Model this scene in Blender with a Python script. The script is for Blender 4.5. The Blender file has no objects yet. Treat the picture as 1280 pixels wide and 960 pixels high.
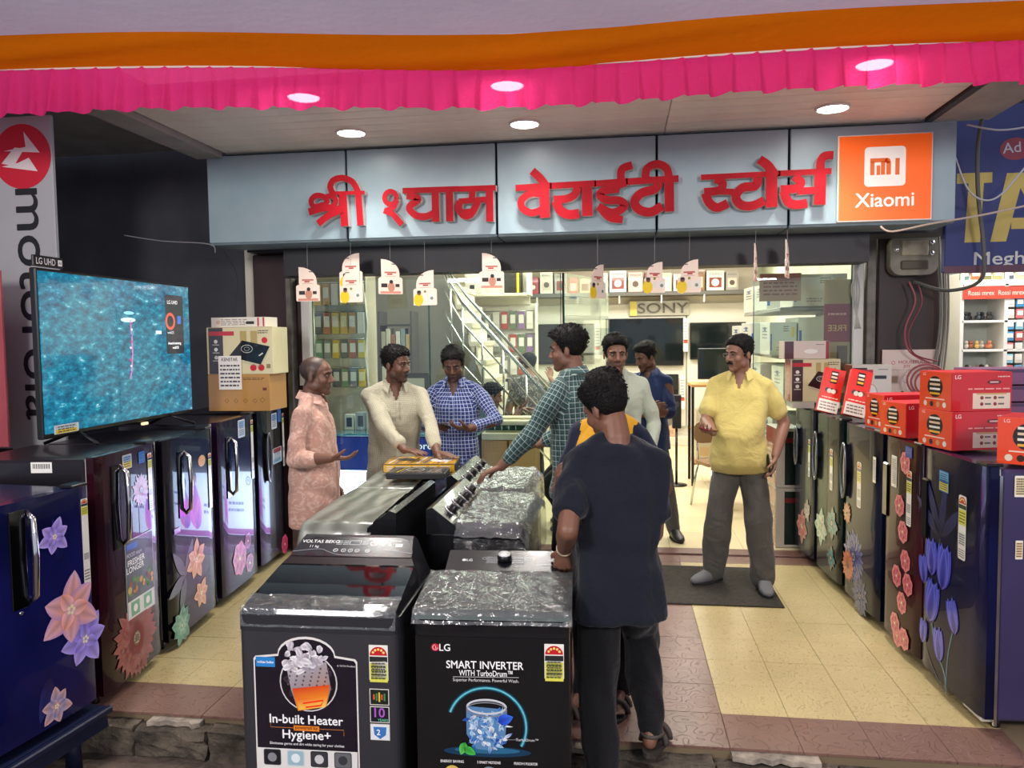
import bpy, bmesh, math, random
import numpy as np
from mathutils import Vector, Matrix, Euler
random.seed(7); np.random.seed(7)
SC = bpy.context.scene
COL = SC.collection
R = math.radians
# ---------------------------------------------------------------- camera
CAMH = 1.72
cam_d = bpy.data.cameras.new('camera'); cam = bpy.data.objects.new('camera', cam_d); COL.objects.link(cam)
cam_d.sensor_fit = 'HORIZONTAL'; cam_d.sensor_width = 36.0; cam_d.lens = 27.0
cam_d.clip_start = 0.05; cam_d.clip_end = 200
cam.location = (0, 0, CAMH)
cam.rotation_euler = (Matrix.Rotation(R(8.0), 4, 'Z') @ Matrix.Rotation(R(90 - 3.5), 4, 'X') @ Matrix.Rotation(R(-0.7), 4, 'Z')).to_euler()
SC.camera = cam
# ---------------------------------------------------------------- world, exposure
SC.view_settings.view_transform = 'Standard'; SC.view_settings.look = 'None'
SC.view_settings.gamma = 1.0; SC.view_settings.use_curve_mapping = False
SC.view_settings.exposure = 0.0
w = bpy.data.worlds.new('evening'); SC.world = w; w.use_nodes = True
wb = w.node_tree.nodes['Background']; wb.inputs[0].default_value = (0.62, 0.66, 0.80, 1); wb.inputs[1].default_value = 0.85
# ---------------------------------------------------------------- lamps of the place and added front fill
def area(name, loc, size, power, col=(1, 1, 1), rot=(0, 0, 0), size_y=None):
    l = bpy.data.lights.new(name, 'AREA'); l.energy = power; l.color = col
    l.shape = 'RECTANGLE'; l.size = size; l.size_y = size_y or size
    o = bpy.data.objects.new(name, l); COL.objects.link(o); o.location = loc; o.rotation_euler = rot
    return o
# shop ceiling panels, neighbour's shop panel, two added unseen fill lights behind the camera
area('shop_ceiling_light', (-0.3, 7.3, 2.93), 3.6, 105, (1, .95, .86), size_y=.5)
area('shop_ceiling_light', (-0.1, 9.2, 2.93), 3.4, 105, (1, .95, .86), size_y=.5)
area('shop_ceiling_light', (0.3, 11.0, 2.93), 3.4, 105, (1, .95, .86), size_y=.5)
area('neighbour_ceiling_light', (3.2, 6.5, 2.6), 1.2, 38, (1, .97, .92))
area('front_fill', (-2.4, -0.6, 3.0), .8, 118, (1, .94, .90), rot=(R(64), 0, R(-14)))
area('front_fill', (2.2, -0.8, 3.0), .8, 118, (1, .94, .90), rot=(R(64), 0, R(14)))
# ---------------------------------------------------------------- helpers: colour and materials
def lin(c):
    return c / 12.92 if c <= 0.04045 else ((c + 0.055) / 1.055) ** 2.4
def hx(s):
    s = s.lstrip('#'); return tuple(lin(int(s[i:i+2], 16) / 255) for i in (0, 2, 4))
MATS = {}
def M(name, col='808080', rough=.5, metal=0, coat=0, spec=.5, emit=None, es=0, noise=None, bump=None, sheen=0, trans=0, coatr=.03):
    if name in MATS: return MATS[name]
    m = bpy.data.materials.new(name); m.use_nodes = True; MATS[name] = m
    nt = m.node_tree; b = nt.nodes['Principled BSDF']; L = nt.links.new
    c = hx(col) if isinstance(col, str) else col
    b.inputs['Base Color'].default_value = (*c, 1)
    b.inputs['Roughness'].default_value = rough; b.inputs['Metallic'].default_value = metal
    b.inputs['Coat Weight'].default_value = coat; b.inputs['Coat Roughness'].default_value = coatr
    b.inputs['Specular IOR Level'].default_value = spec
    b.inputs['Transmission Weight'].default_value = trans
    if sheen: b.inputs['Sheen Weight'].default_value = sheen
    if emit: 
        b.inputs['Emission Color'].default_value = (*hx(emit), 1); b.inputs['Emission Strength'].default_value = es
    if noise or bump:
        tc = nt.nodes.new('ShaderNodeTexCoord')
    if noise:
        sc, amt = noise[0], noise[1]
        n = nt.nodes.new('ShaderNodeTexNoise'); n.inputs['Scale'].default_value = sc; n.inputs['Detail'].default_value = 5
        r = nt.nodes.new('ShaderNodeValToRGB'); r.color_ramp.elements[0].position = .3; r.color_ramp.elements[1].position = .7
        c2 = hx(noise[2]) if len(noise) > 2 else tuple(min(1, x * (1 + amt)) for x in c)
        r.color_ramp.elements[0].color = (*[x * (1 - amt) for x in c], 1); r.color_ramp.elements[1].color = (*c2, 1)
        L(tc.outputs['Object'], n.inputs['Vector']); L(n.outputs[0], r.inputs[0]); L(r.outputs[0], b.inputs['Base Color'])
    if bump:
        n2 = nt.nodes.new('ShaderNodeTexNoise'); n2.inputs['Scale'].default_value = bump[0]; n2.inputs['Detail'].default_value = 4
        bp = nt.nodes.new('ShaderNodeBump'); bp.inputs['Strength'].default_value = bump[1]; bp.inputs['Distance'].default_value = bump[2] if len(bump) > 2 else .01
        L(tc.outputs['Object'], n2.inputs['Vector']); L(n2.outputs[0], bp.inputs['Height']); L(bp.outputs[0], b.inputs['Normal'])
    return m
def print_mat(name, rough=.4, coat=0, es=0):
    """flat print: colour comes from the colour attribute of the printed shapes"""
    if name in MATS: return MATS[name]
    m = bpy.data.materials.new(name); m.use_nodes = True; MATS[name] = m
    nt = m.node_tree; b = nt.nodes['Principled BSDF']
    a = nt.nodes.new('ShaderNodeVertexColor'); a.layer_name = 'Col'
    nt.links.new(a.outputs[0], b.inputs['Base Color'])
    b.inputs['Roughness'].default_value = rough; b.inputs['Coat Weight'].default_value = coat; b.inputs['Coat Roughness'].default_value = .03
    if es:
        nt.links.new(a.outputs[0], b.inputs['Emission Color']); b.inputs['Emission Strength'].default_value = es
    return m
def clear_mat(name, tint='ffffff', rough=.02, lo=.04, hi=.5, bump=None, veil=0, veilcol='ffffff', ior=1.45):
    """clear sheet: see-through with mirror gloss that grows at grazing angles; veil = milky share"""
    if name in MATS: return MATS[name]
    m = bpy.data.materials.new(name); m.use_nodes = True; MATS[name] = m
    nt = m.node_tree; nt.nodes.remove(nt.nodes['Principled BSDF']); L = nt.links.new
    out = nt.nodes['Material Output']
    tr = nt.nodes.new('ShaderNodeBsdfTransparent'); tr.inputs[0].default_value = (*hx(tint), 1)
    gl = nt.nodes.new('ShaderNodeBsdfGlossy'); gl.inputs['Roughness'].default_value = rough; gl.inputs[0].default_value = (1, 1, 1, 1)
    fr = nt.nodes.new('ShaderNodeFresnel'); fr.inputs[0].default_value = ior
    mp = nt.nodes.new('ShaderNodeMapRange'); mp.inputs[3].default_value = lo; mp.inputs[4].default_value = hi
    mix = nt.nodes.new('ShaderNodeMixShader')
    L(fr.outputs[0], mp.inputs[0]); L(mp.outputs[0], mix.inputs[0]); L(tr.outputs[0], mix.inputs[1]); L(gl.outputs[0], mix.inputs[2])
    last = mix
    if bump:
        tc = nt.nodes.new('ShaderNodeTexCoord'); n = nt.nodes.new('ShaderNodeTexNoise'); n.inputs['Scale'].default_value = bump[0]; n.inputs['Detail'].default_value = 3
        n.inputs['Distortion'].default_value = 1.2
        bp = nt.nodes.new('ShaderNodeBump'); bp.inputs['Strength'].default_value = bump[1]; bp.inputs['Distance'].default_value = .02
        L(tc.outputs['Object'], n.inputs['Vector']); L(n.outputs[0], bp.inputs['Height']); L(bp.outputs[0], gl.inputs['Normal']); L(bp.outputs[0], fr.inputs['Normal'])
    if veil:
        df = nt.nodes.new('ShaderNodeBsdfDiffuse'); df.inputs[0].default_value = (*hx(veilcol), 1)
        m2 = nt.nodes.new('ShaderNodeMixShader'); m2.inputs[0].default_value = veil
        L(last.outputs[0], m2.inputs[1]); L(df.outputs[0], m2.inputs[2]); last = m2
    L(last.outputs[0], out.inputs[0])
    return m
# ---------------------------------------------------------------- helpers: objects
def link(o, parent=None):
    COL.objects.link(o)
    if parent is not None: o.parent = parent
    return o
def tag(o, label, cat=None, group=None, kind=None):
    if label: o['label'] = label
    if cat: o['category'] = cat
    if group: o['group'] = group
    if kind: o['kind'] = kind
    return o
def thing(name, label, cat, loc=(0, 0, 0), rz=0, group=None, rot=None):
    o = bpy.data.objects.new(name, None); link(o); o.empty_display_size = .05
    o.location = loc; o.rotation_euler = rot or (0, 0, rz)
    return tag(o, label, cat, group)
def obj_from(name, me, parent=None, loc=None, rot=None):
    o = bpy.data.objects.new(name, me); link(o, parent)
    if loc is not None: o.location = loc
    if rot is not None: o.rotation_euler = rot
    return o
def dup(root, loc=None, rot=None, label=None, group=None, parent=None):
    r = root.copy(); link(r, parent)
    if loc is not None: r.location = loc
    if rot is not None: r.rotation_euler = rot
    if label: r['label'] = label
    if group: r['group'] = group
    for ch in root.children:
        c = ch.copy(); link(c, r)
        for g in ch.children:
            d = g.copy(); link(d, c)
    return r
class MB:
    """collects shapes into one mesh"""
    def __init__(s): s.v = []; s.f = []; s.m = []; s.mi = 0; s.sm = []
    def add(s, vs, fs, smooth=False):
        n = len(s.v); s.v.extend([tuple(p) for p in vs])
        for f in fs: s.f.append(tuple(n + i for i in f)); s.m.append(s.mi); s.sm.append(smooth)
        return s
    def box(s, c, d, bev=0, rot=None, taper=None):
        hx_, hy, hz = d[0] / 2, d[1] / 2, d[2] / 2
        if bev <= 0:
            vs = [(x, y, z) for z in (-hz, hz) for y in (-hy, hy) for x in (-hx_, hx_)]
            fs = [(0, 2, 3, 1), (4, 5, 7, 6), (0, 1, 5, 4), (2, 6, 7, 3), (0, 4, 6, 2), (1, 3, 7, 5)]
        else:
            b = min(bev, hx_ * .98, hy * .98, hz * .98); vs = []; fs = []
            idx = {}
            def V(p):
                k = tuple(round(q, 7) for q in p)
                if k not in idx: idx[k] = len(vs); vs.append(p)
                return idx[k]
            H = (hx_, hy, hz)
            for ax in range(3):
                a1, a2 = (ax + 1) % 3, (ax + 2) % 3
                for sg in (-1, 1):
                    q = []
                    for (u, w_) in ((-1, -1), (1, -1), (1, 1), (-1, 1)):
                        p = [0, 0, 0]; p[ax] = sg * H[ax]; p[a1] = u * (H[a1] - b); p[a2] = w_ * (H[a2] - b); q.append(V(tuple(p)))
                    fs.append(tuple(q) if sg > 0 else tuple(q[::-1]))
            for ax in range(3):
                a1, a2 = (ax + 1) % 3, (ax + 2) % 3
                for s1 in (-1, 1):
                    for s2 in (-1, 1):
                        def P(t, which):
                            p = [0, 0, 0]; p[ax] = t * (H[ax] - b)
                            if which == 0: p[a1] = s1 * H[a1]; p[a2] = s2 * (H[a2] - b)
                            else: p[a1] = s1 * (H[a1] - b); p[a2] = s2 * H[a2]
                            return V(tuple(p))
                        q = (P(-1, 0), P(1, 0), P(1, 1), P(-1, 1))
                        fs.append(q if s1 * s2 < 0 else q[::-1])
            for sx in (-1, 1):
                for sy in (-1, 1):
                    for sz in (-1, 1):
                        a = V((sx * H[0], sy * (H[1] - b), sz * (H[2] - b))); b_ = V((sx * (H[0] - b), sy * H[1], sz * (H[2] - b))); c_ = V((sx * (H[0] - b), sy * (H[1] - b), sz * H[2]))
                        fs.append((a, b_, c_) if sx * sy * sz > 0 else (c_, b_, a))
        if taper: vs = [(x * (1 + (taper[0] - 1) * (z + hz) / (2 * hz)), y * (1 + (taper[1] - 1) * (z + hz) / (2 * hz)), z) for x, y, z in vs]
        if rot is not None:
            m = Euler(rot).to_matrix(); vs = [m @ Vector(p) for p in vs]
        return s.add([(p[0] + c[0], p[1] + c[1], p[2] + c[2]) for p in vs], fs)
    def tube(s, pts, r, n=8, closed=False, caps=True):
        pts = [Vector(p) for p in pts]; k = len(pts); rs = r if isinstance(r, (list, tuple)) else [r] * k
        vs = []; fs = []; up = None
        for i, p in enumerate(pts):
            if closed: t = pts[(i + 1) % k] - pts[i - 1]
            else: t = pts[min(i + 1, k - 1)] - pts[max(i - 1, 0)]
            if t.length < 1e-9: t = Vector((0, 0, 1))
            t.normalize()
            if up is None: up = t.orthogonal().normalized()
            else:
                up = up - t * up.dot(t)
                up = up.normalized() if up.length > 1e-6 else t.orthogonal().normalized()
            b = t.cross(up)
            for j in range(n):
                a = 2 * math.pi * j / n; vs.append(p + (up * math.cos(a) + b * math.sin(a)) * rs[i])
        for i in range(k if closed else k - 1):
            for j in range(n):
                a, b_ = i * n + j, i * n + (j + 1) % n; c_, d = ((i + 1) % k) * n + (j + 1) % n, ((i + 1) % k) * n + j
                fs.append((a, b_, c_, d))
        if caps and not closed:
            fs.append(tuple(range(n))[::-1]); fs.append(tuple((k - 1) * n + j for j in range(n)))
        return s.add(vs, fs, True)
    def lathe(s, prof, c=(0, 0, 0), n=20, axis='z'):
        vs = []; fs = []; k = len(prof)
        for (r, z) in prof:
            for j in range(n):
                a = 2 * math.pi * j / n; x, y = r * math.cos(a), r * math.sin(a)
                if axis == 'z': p = (x, y, z)
                elif axis == 'y': p = (x, -z, y)
                else: p = (z, x, y)
                vs.append((p[0] + c[0], p[1] + c[1], p[2] + c[2]))
        for i in range(k - 1):
            for j in range(n):
                fs.append((i * n + j, i * n + (j + 1) % n, (i + 1) * n + (j + 1) % n, (i + 1) * n + j))
        fs.append(tuple(range(n))[::-1]); fs.append(tuple((k - 1) * n + j for j in range(n)))
        return s.add(vs, fs, True)
    def prism(s, poly, y0, y1, plane='xz', smooth=False):
        """extrude a closed outline; plane xz -> along y, xy -> along z, yz -> along x"""
        n = len(poly); vs = []
        for t in (y0, y1):
            for a, b in poly:
                vs.append((a, t, b) if plane == 'xz' else (a, b, t) if plane == 'xy' else (t, a, b))
        fs = [tuple(range(n)), tuple(range(2 * n - 1, n - 1, -1))]
        fs += [(i, n + i, n + (i + 1) % n, (i + 1) % n) for i in range(n)]
        return s.add(vs, fs, smooth)
    def ell(s, c, r, nu=14, nv=9, rot=None):
        vs = []; fs = []; m = Euler(rot).to_matrix() if rot else None
        for i in range(nv + 1):
            th = math.pi * i / nv
            for j in range(nu):
                ph = 2 * math.pi * j / nu
                p = Vector((r[0] * math.sin(th) * math.cos(ph), r[1] * math.sin(th) * math.sin(ph), r[2] * math.cos(th)))
                if m: p = m @ p
                vs.append((p[0] + c[0], p[1] + c[1], p[2] + c[2]))
        for i in range(nv):
            for j in range(nu):
                fs.append((i * nu + j, (i + 1) * nu + j, (i + 1) * nu + (j + 1) % nu, i * nu + (j + 1) % nu))
        return s.add(vs, fs, True)
    def mesh(s, name, mats, fixn=True):
        me = bpy.data.meshes.new(name); me.from_pydata(s.v, [], s.f)
        for m in (mats if isinstance(mats, (list, tuple)) else [mats]): me.materials.append(m)
        me.polygons.foreach_set('material_index', s.m); me.polygons.foreach_set('use_smooth', s.sm)
        if fixn:
            bm = bmesh.new(); bm.from_mesh(me); bmesh.ops.recalc_face_normals(bm, faces=bm.faces); bm.to_mesh(me); bm.free()
        me.update(); return me
    def build(s, name, mats, parent=None, loc=None, rot=None):
        return obj_from(name, s.mesh(name, mats), parent, loc, rot)
def box(name, c, d, mat, parent=None, bev=0, rot=None, **k):
    """a box part whose origin is its centre"""
    return MB().box((0, 0, 0), d, bev, **k).build(name, mat, parent, c, rot)
def rrect(w, h, r, n=4, cx=0, cy=0):
    """rounded rectangle outline; r may be four radii (tr, tl, bl, br)"""
    rs = r if isinstance(r, (list, tuple)) else [r] * 4; P = []
    for k, (sx, sy, a0) in enumerate(((1, 1, 0), (-1, 1, 90), (-1, -1, 180), (1, -1, 270))):
        q = rs[k]
        for i in range(n + 1):
            a = R(a0 + 90 * i / n); P.append((cx + sx * (w / 2 - q) + q * math.cos(a), cy + sy * (h / 2 - q) + q * math.sin(a)))
    return P
def catmull(pts, k=5):
    pts = [np.array(p, float) for p in pts]; out = []
    for i in range(len(pts) - 1):
        p0 = pts[max(i - 1, 0)]; p1 = pts[i]; p2 = pts[i + 1]; p3 = pts[min(i + 2, len(pts) - 1)]
        for j in range(k):
            t = j / k
            out.append(.5 * (2 * p1 + (p2 - p0) * t + (2 * p0 - 5 * p1 + 4 * p2 - p3) * t * t + (3 * p1 - p0 - 3 * p2 + p3) * t ** 3))
    out.append(pts[-1]); return out
def ribbon(path, w):
    """outline of a stroke of width w along a 2D path"""
    p = np.array(path, float); t = np.gradient(p, axis=0); t /= np.linalg.norm(t, axis=1)[:, None] + 1e-9
    n = np.stack([-t[:, 1], t[:, 0]], 1); ws = np.array(w if isinstance(w, (list, tuple, np.ndarray)) else [w] * len(p))[:, None] / 2
    return p + n * ws, p - n * ws
# ---------------------------------------------------------------- lettering
_TG = {}
def textgeo(body, extrude=0, bold=0):
    k = (body, extrude, bold)
    if k in _TG: return _TG[k]
    cu = bpy.data.curves.new('t', 'FONT'); cu.body = body; cu.size = 1; cu.extrude = extrude; cu.offset = bold; cu.resolution_u = 4
    ob = bpy.data.objects.new('t', cu); me = ob.to_mesh()
    v = np.array([p.co[:] for p in me.vertices]) if len(me.vertices) else np.zeros((0, 3)); f = [tuple(p.vertices) for p in me.polygons]
    ob.to_mesh_clear(); bpy.data.objects.remove(ob); bpy.data.curves.remove(cu)
    if len(v):
        lo, hi = v.min(0), v.max(0); v[:, 0] -= (lo[0] + hi[0]) / 2
        v[:, 1] -= (v[:, 1].min() + v[:, 1].max()) / 2
    _TG[k] = (v, f); return v, f
class Print:
    """flat print in a local plane (u right, v up, n towards the viewer = -y): one mesh with a colour attribute"""
    def __init__(s): s.v = []; s.f = []; s.c = []; s.k = 0
    def _add(s, P, F, C, lay):
        n = len(s.v)
        for (u, v_) in P: s.v.append((u, -lay * .0005, v_))
        for f in F: s.f.append(tuple(n + i for i in f))
        if len(C) == len(P) and not isinstance(C[0], float): s.c.extend(C)
        else: s.c.extend([C] * len(P))
        return s
    def poly(s, P, col, lay=1):
        c = hx(col) if isinstance(col, str) else col
        if isinstance(c, list): return s._add(P, [tuple(range(len(P)))], c, lay)
        return s._add(P, [tuple(range(len(P)))], tuple(c), lay)
    def rect(s, u, v, w, h, col, lay=1, r=0):
        return s.poly(rrect(w, h, r, 4, u, v) if r else [(u - w/2, v - h/2), (u + w/2, v - h/2), (u + w/2, v + h/2), (u - w/2, v + h/2)], col, lay)
    def disc(s, u, v, r, col, lay=1, n=20, ry=None, a0=0, a1=360):
        P = [(u + r * math.cos(R(a0 + (a1 - a0) * i / n)), v + (ry or r) * math.sin(R(a0 + (a1 - a0) * i / n))) for i in range(n if a1 - a0 >= 360 else n + 1)]
        return s.poly(P, col, lay)
    def ring(s, u, v, r, w, col, lay=1, n=28, ry=None, a0=0, a1=360):
        q = (ry or r) / r; P = []
        full = a1 - a0 >= 360; m = n if full else n + 1
        for i in range(m):
            a = R(a0 + (a1 - a0) * i / n)
            P += [(u + (r + w/2) * math.cos(a), v + (r * q + w/2) * math.sin(a)), (u + (r - w/2) * math.cos(a), v + (r * q - w/2) * math.sin(a))]
        F = [(2*i, 2*((i+1) % m), 2*((i+1) % m)+1, 2*i+1) for i in range(n)]
        return s._add(P, F, hx(col) if isinstance(col, str) else col, lay)
    def line(s, path, w, col, lay=1):
        A, B = ribbon(path, w); k = len(A)
        return s._add([tuple(p) for p in A] + [tuple(p) for p in B], [(i, i+1, k+i+1, k+i) for i in range(k-1)], hx(col) if isinstance(col, str) else col, lay)
    def text(s, body, u, v, size, col, lay=2, bold=.0, wid=1.0, rot=0, width=None):
        P, F = textgeo(body, 0, 0)
        if not len(P): return s
        if bold:     # heavier strokes: the same outline printed again, shifted by a hair
            q = bold * size * .75
            for i, (du, dv) in enumerate(((-q, 0), (q, 0), (0, q), (0, -q))): s.text(body, u + du, v + dv, size, col, lay + .12 * (i + 1), 0, wid, rot, width)
        if width: wid = width / ((P[:, 0].max() - P[:, 0].min()) * size)
        ca, sa = math.cos(R(rot)), math.sin(R(rot))
        Q = [(u + (p[0]*size*wid)*ca - p[1]*size*sa, v + (p[0]*size*wid)*sa + p[1]*size*ca) for p in P]
        return s._add(Q, F, hx(col) if isinstance(col, str) else col, lay)
    def bars(s, u, v, w, h, n, col, lay=2, seed=1):
        """small print: rows of short dashes where the lettering is too small to read"""
        rnd = random.Random(seed)
        for i in range(n):
            y = v + h/2 - h * (i + .5) / n; x = u - w/2
            while x < u + w/2 - w*.06:
                l = min(w * rnd.uniform(.08, .25), u + w/2 - x); s.rect(x + l/2, y, l, h/n*.42, col, lay); x += l + w*.04
        return s
    def petal(s, u, v, ang, L, W, cin, cout, lay=2, cedge=None, curve=0, n=7, rnd=False):
        """petal with a colour gradient from base to tip"""
        ca, sa = math.cos(R(ang)), math.sin(R(ang)); P = []; C = []; c0 = np.array(hx(cin)); c1 = np.array(hx(cout)); ce = np.array(hx(cedge)) if cedge else None
        for i in range(n + 1):
            t = i / n; wv = (W * .5 * math.sin(math.pi * t ** .75) ** .8 if not rnd else W * .5 * math.sqrt(max(0, 1 - (2 * t - 1) ** 2)) * (.55 + .45 * t)) if 0 < t < 1 else 0
            off = curve * L * t * t; m = c0 * (1 - t) + c1 * t; e = m * (1.25 if i > 1 else .8) if ce is None else m * .4 + ce * .6
            for q, cc in ((-1, e), (-.45, m), (0, m * .72), (.45, m), (1, e)):
                a, b = L * t, off + q * wv
                P.append((u + a * ca - b * sa, v + a * sa + b * ca)); C.append(tuple(cc))
        F = []
        for i in range(n):
            for j in range(4): F.append((5*i+j, 5*i+j+1, 5*i+5+j+1, 5*i+5+j))
        return s._add(P, F, C, lay)
    def build(s, name, mat, parent=None, loc=None, rot=None):
        me = bpy.data.meshes.new(name); me.from_pydata(s.v, [], s.f); me.materials.append(mat)
        a = me.color_attributes.new('Col', 'FLOAT_COLOR', 'POINT')
        a.data.foreach_set('color', np.array([(*c[:3], 1.0) for c in s.c], dtype=np.float32).ravel())
        # all faces look towards -y
        bm = bmesh.new(); bm.from_mesh(me)
        for f in bm.faces:
            f.normal_update()
            if f.normal.y > 0: f.normal_flip()
        bm.to_mesh(me); bm.free(); me.update()
        return obj_from(name, me, parent, loc, rot)
PM = print_mat('print_matte', .55); PG = print_mat('print_gloss', .22, .6)
# ================================================================ the setting
def struct(name, mb, mat, label=None, parent=None, loc=None):
    o = mb.build(name, mat, parent, loc)
    if parent is None: o['kind'] = 'structure'
    if label: o['label'] = label
    return o
def tile_mat(name, col, dark, sc):
    """glazed tile with a raised vermicelli pattern"""
    m = bpy.data.materials.new(name); m.use_nodes = True; nt = m.node_tree; L = nt.links.new; b = nt.nodes['Principled BSDF']
    tc = nt.nodes.new('ShaderNodeTexCoord'); oi = nt.nodes.new('ShaderNodeObjectInfo')
    n = nt.nodes.new('ShaderNodeTexNoise'); n.inputs['Scale'].default_value = sc; n.inputs['Detail'].default_value = 1
    geo = nt.nodes.new('ShaderNodeNewGeometry')
    L(geo.outputs['Position'], n.inputs['Vector'])
    m1 = nt.nodes.new('ShaderNodeMath'); m1.operation = 'MULTIPLY'; m1.inputs[1].default_value = 9
    m2 = nt.nodes.new('ShaderNodeMath'); m2.operation = 'FRACT'
    r = nt.nodes.new('ShaderNodeValToRGB'); e = r.color_ramp.elements
    e[0].position = .0; e[0].color = (1, 1, 1, 1); e[1].position = .22; e[1].color = (0, 0, 0, 1); x = e.new(.12); x.color = (1, 1, 1, 1)
    L(n.outputs[0], m1.inputs[0]); L(m1.outputs[0], m2.inputs[0]); L(m2.outputs[0], r.inputs[0])
    n2 = nt.nodes.new('ShaderNodeTexNoise'); n2.inputs['Scale'].default_value = 2.2; n2.inputs['Detail'].default_value = 6; L(geo.outputs['Position'], n2.inputs['Vector'])
    mixd = nt.nodes.new('ShaderNodeMix'); mixd.data_type = 'RGBA'; mixd.inputs['A'].default_value = (*hx(col), 1); mixd.inputs['B'].default_value = (*hx(dark), 1)
    f = nt.nodes.new('ShaderNodeMath'); f.operation = 'MULTIPLY'; f.inputs[1].default_value = .42; L(r.outputs[0], f.inputs[0]); L(f.outputs[0], mixd.inputs['Factor'])
    mix2 = nt.nodes.new('ShaderNodeMix'); mix2.data_type = 'RGBA'; mix2.inputs['B'].default_value = (*hx(dark), 1)
    f2 = nt.nodes.new('ShaderNodeMath'); f2.operation = 'MULTIPLY_ADD'; f2.inputs[1].default_value = .7; f2.inputs[2].default_value = -.22; f2.use_clamp = True
    L(n2.outputs[0], f2.inputs[0]); L(f2.outputs[0], mix2.inputs['Factor']); L(mixd.outputs['Result'], mix2.inputs['A'])
    L(mix2.outputs['Result'], b.inputs['Base Color'])
    bp = nt.nodes.new('ShaderNodeBump'); bp.inputs['Strength'].default_value = .35; bp.inputs['Distance'].default_value = .004; L(r.outputs[0], bp.inputs['Height']); L(bp.outputs[0], b.inputs['Normal'])
    b.inputs['Roughness'].default_value = .33
    return m
T_CREAM = tile_mat('tile_cream', 'c9b684', '85734c', 14); T_BROWN = tile_mat('tile_mauve', '826256', '523c36', 9)
T_IN = M('tile_shop', 'dccfa6', .25, noise=(1.5, .08))
GROUT = M('grout', '77674f', .9)
floor = struct('floor', MB().box((-.45, 7.85, -.06), (8.3, 9.3, .11)), GROUT)
TS = .295
tm = {}
def tile(x, y, sx, sy, mat):
    k = (round(sx, 3), round(sy, 3), mat.name)
    if k not in tm: tm[k] = MB().box((0, 0, 0), (sx - .0022, sy - .0022, .012), .0008).mesh('tile', mat)
    obj_from('tile', tm[k], floor, (x, y, -.006 + random.uniform(-.0006, .0006)))
for i in range(-11, 5):                       # columns of the forecourt
    x = .45 + TS * (i + .5)
    if x > 1.75: continue
    for j in range(10):
        y = 3.195 + TS * (j + .5)
        mat = T_CREAM
        if j == 0 or j == 9: mat = T_BROWN
        elif -4 <= i < 0: mat = T_BROWN
        elif i >= 0 and j == 8: mat = T_CREAM
        tile(x, y, TS, TS, mat)
for i in range(6):                            # shop floor beyond the threshold
    for j in range(10): tile(-1.05 + .58 * i, 6.46 + .6 * j, .58, .6, T_IN)
STONE = M('step_stone', '3a342e', .95, noise=(9, .5, '6e6456'), bump=(22, .9, .03))
STREET = M('street', '4b4039', .85, noise=(5, .45, '6d6055'), bump=(30, .6, .02))
struct('street_ground', MB().box((0, 0.0, -.22), (14, 6.4, .1)), STREET)
step = struct('step_base', MB().box((-.45, 3.225, -.095), (8.3, .03, .15)), M('mortar', '2e2924', 1))
x = -4.5; k = 0
rs = random.Random(3)
while x < 3.6:                                # rough stones along the front of the platform
    wd = rs.uniform(.32, .62); mb = MB(); h = rs.uniform(.115, .135)
    bm = bmesh.new(); bmesh.ops.create_cube(bm, size=1); bmesh.ops.subdivide_edges(bm, edges=bm.edges, cuts=3, use_grid_fill=True)
    for v in bm.verts:
        q = v.co; d = rs.uniform(-1, 1)
        v.co = Vector((q.x * wd * .98 + d * .008, q.y * .09 + rs.uniform(-.012, .010), q.z * h + rs.uniform(-.008, .005)))
    me = bpy.data.meshes.new('stone'); bm.to_mesh(me); bm.free(); me.materials.append(STONE)
    obj_from('stone', me, step, (x + wd / 2, 3.165, -.165 + h / 2)); x += wd
    # broken mortar edge under the tiles
    if rs.random() < .6:
        m2 = MB(); n = 9; pl = [(-wd*.35 + wd*.7*i/n, rs.uniform(-.03, 0.0)) for i in range(n+1)]
        m2.prism([(a, b) for a, b in pl] + [(wd*.35, .045), (-wd*.35, .045)], 0, .022, 'xy')
        m2.build('mortar_lump', M('mortar_pale', '9a9082', .95, noise=(20, .4), bump=(40, .8)), step, (x - wd/2, 3.165, -.036))
# ---------------------------------------------------------------- canopy: soffit planks, beams
PLANK = M('soffit_pvc', 'efe5d9', .45, noise=(3, .10)); PLANKD = M('soffit_gap', '3a3a3c', .8)
ceil = struct('ceiling', MB().box((-.45, 4.71, 3.118), (4.75, 1.34, .05)), PLANKD)
for i in range(9):
    y0 = 4.05 + i * .146
    for (xa, xb) in ((-2.82, .30), (.304, 1.92)):
        o = MB().box((0, 0, 0), (xb - xa, .140, .02), .004).build('plank', PLANK, ceil, ((xa + xb) / 2, y0 + .073, 3.08))
CONC = M('concrete_beam', '9a9794', .9, noise=(4, .15), bump=(40, .3)); DARKC = M('dark_plaster', '45474f', .9, noise=(2.5, .2), bump=(30, .2))
struct('trim_1', MB().prism([(-3.02, 3.9), (-2.83, 3.9), (-2.83, 5.28), (-3.02, 5.28)], 3.03, 3.14, 'xy'), CONC)
struct('trim_2', MB().box((1.945, 4.69, 3.08), (.035, 1.22, .06)), M('soffit_trim_dark', '2d2f33', .5))
struct('trim_3', MB().box((2.14, 4.70, 3.10), (.34, 1.2, .10)), CONC)
struct('ceiling_slab', MB().box((-4.6, 5.0, 3.32), (3.2, 1.9, .1)), CONC)
struct('wall_left', MB().box((-4.4, 6.1, 1.6), (3.0, .1, 3.4)), DARKC)
struct('wall_far_left', MB().box((-4.95, 4.0, 1.6), (.1, 4.2, 3.4)), DARKC)
struct('pillar_left', MB().box((-2.74, 6.0, 1.2), (.42, .14, 2.42), .01), M('maroon_laminate', '3a2427', .45, noise=(3, .2)))
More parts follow.
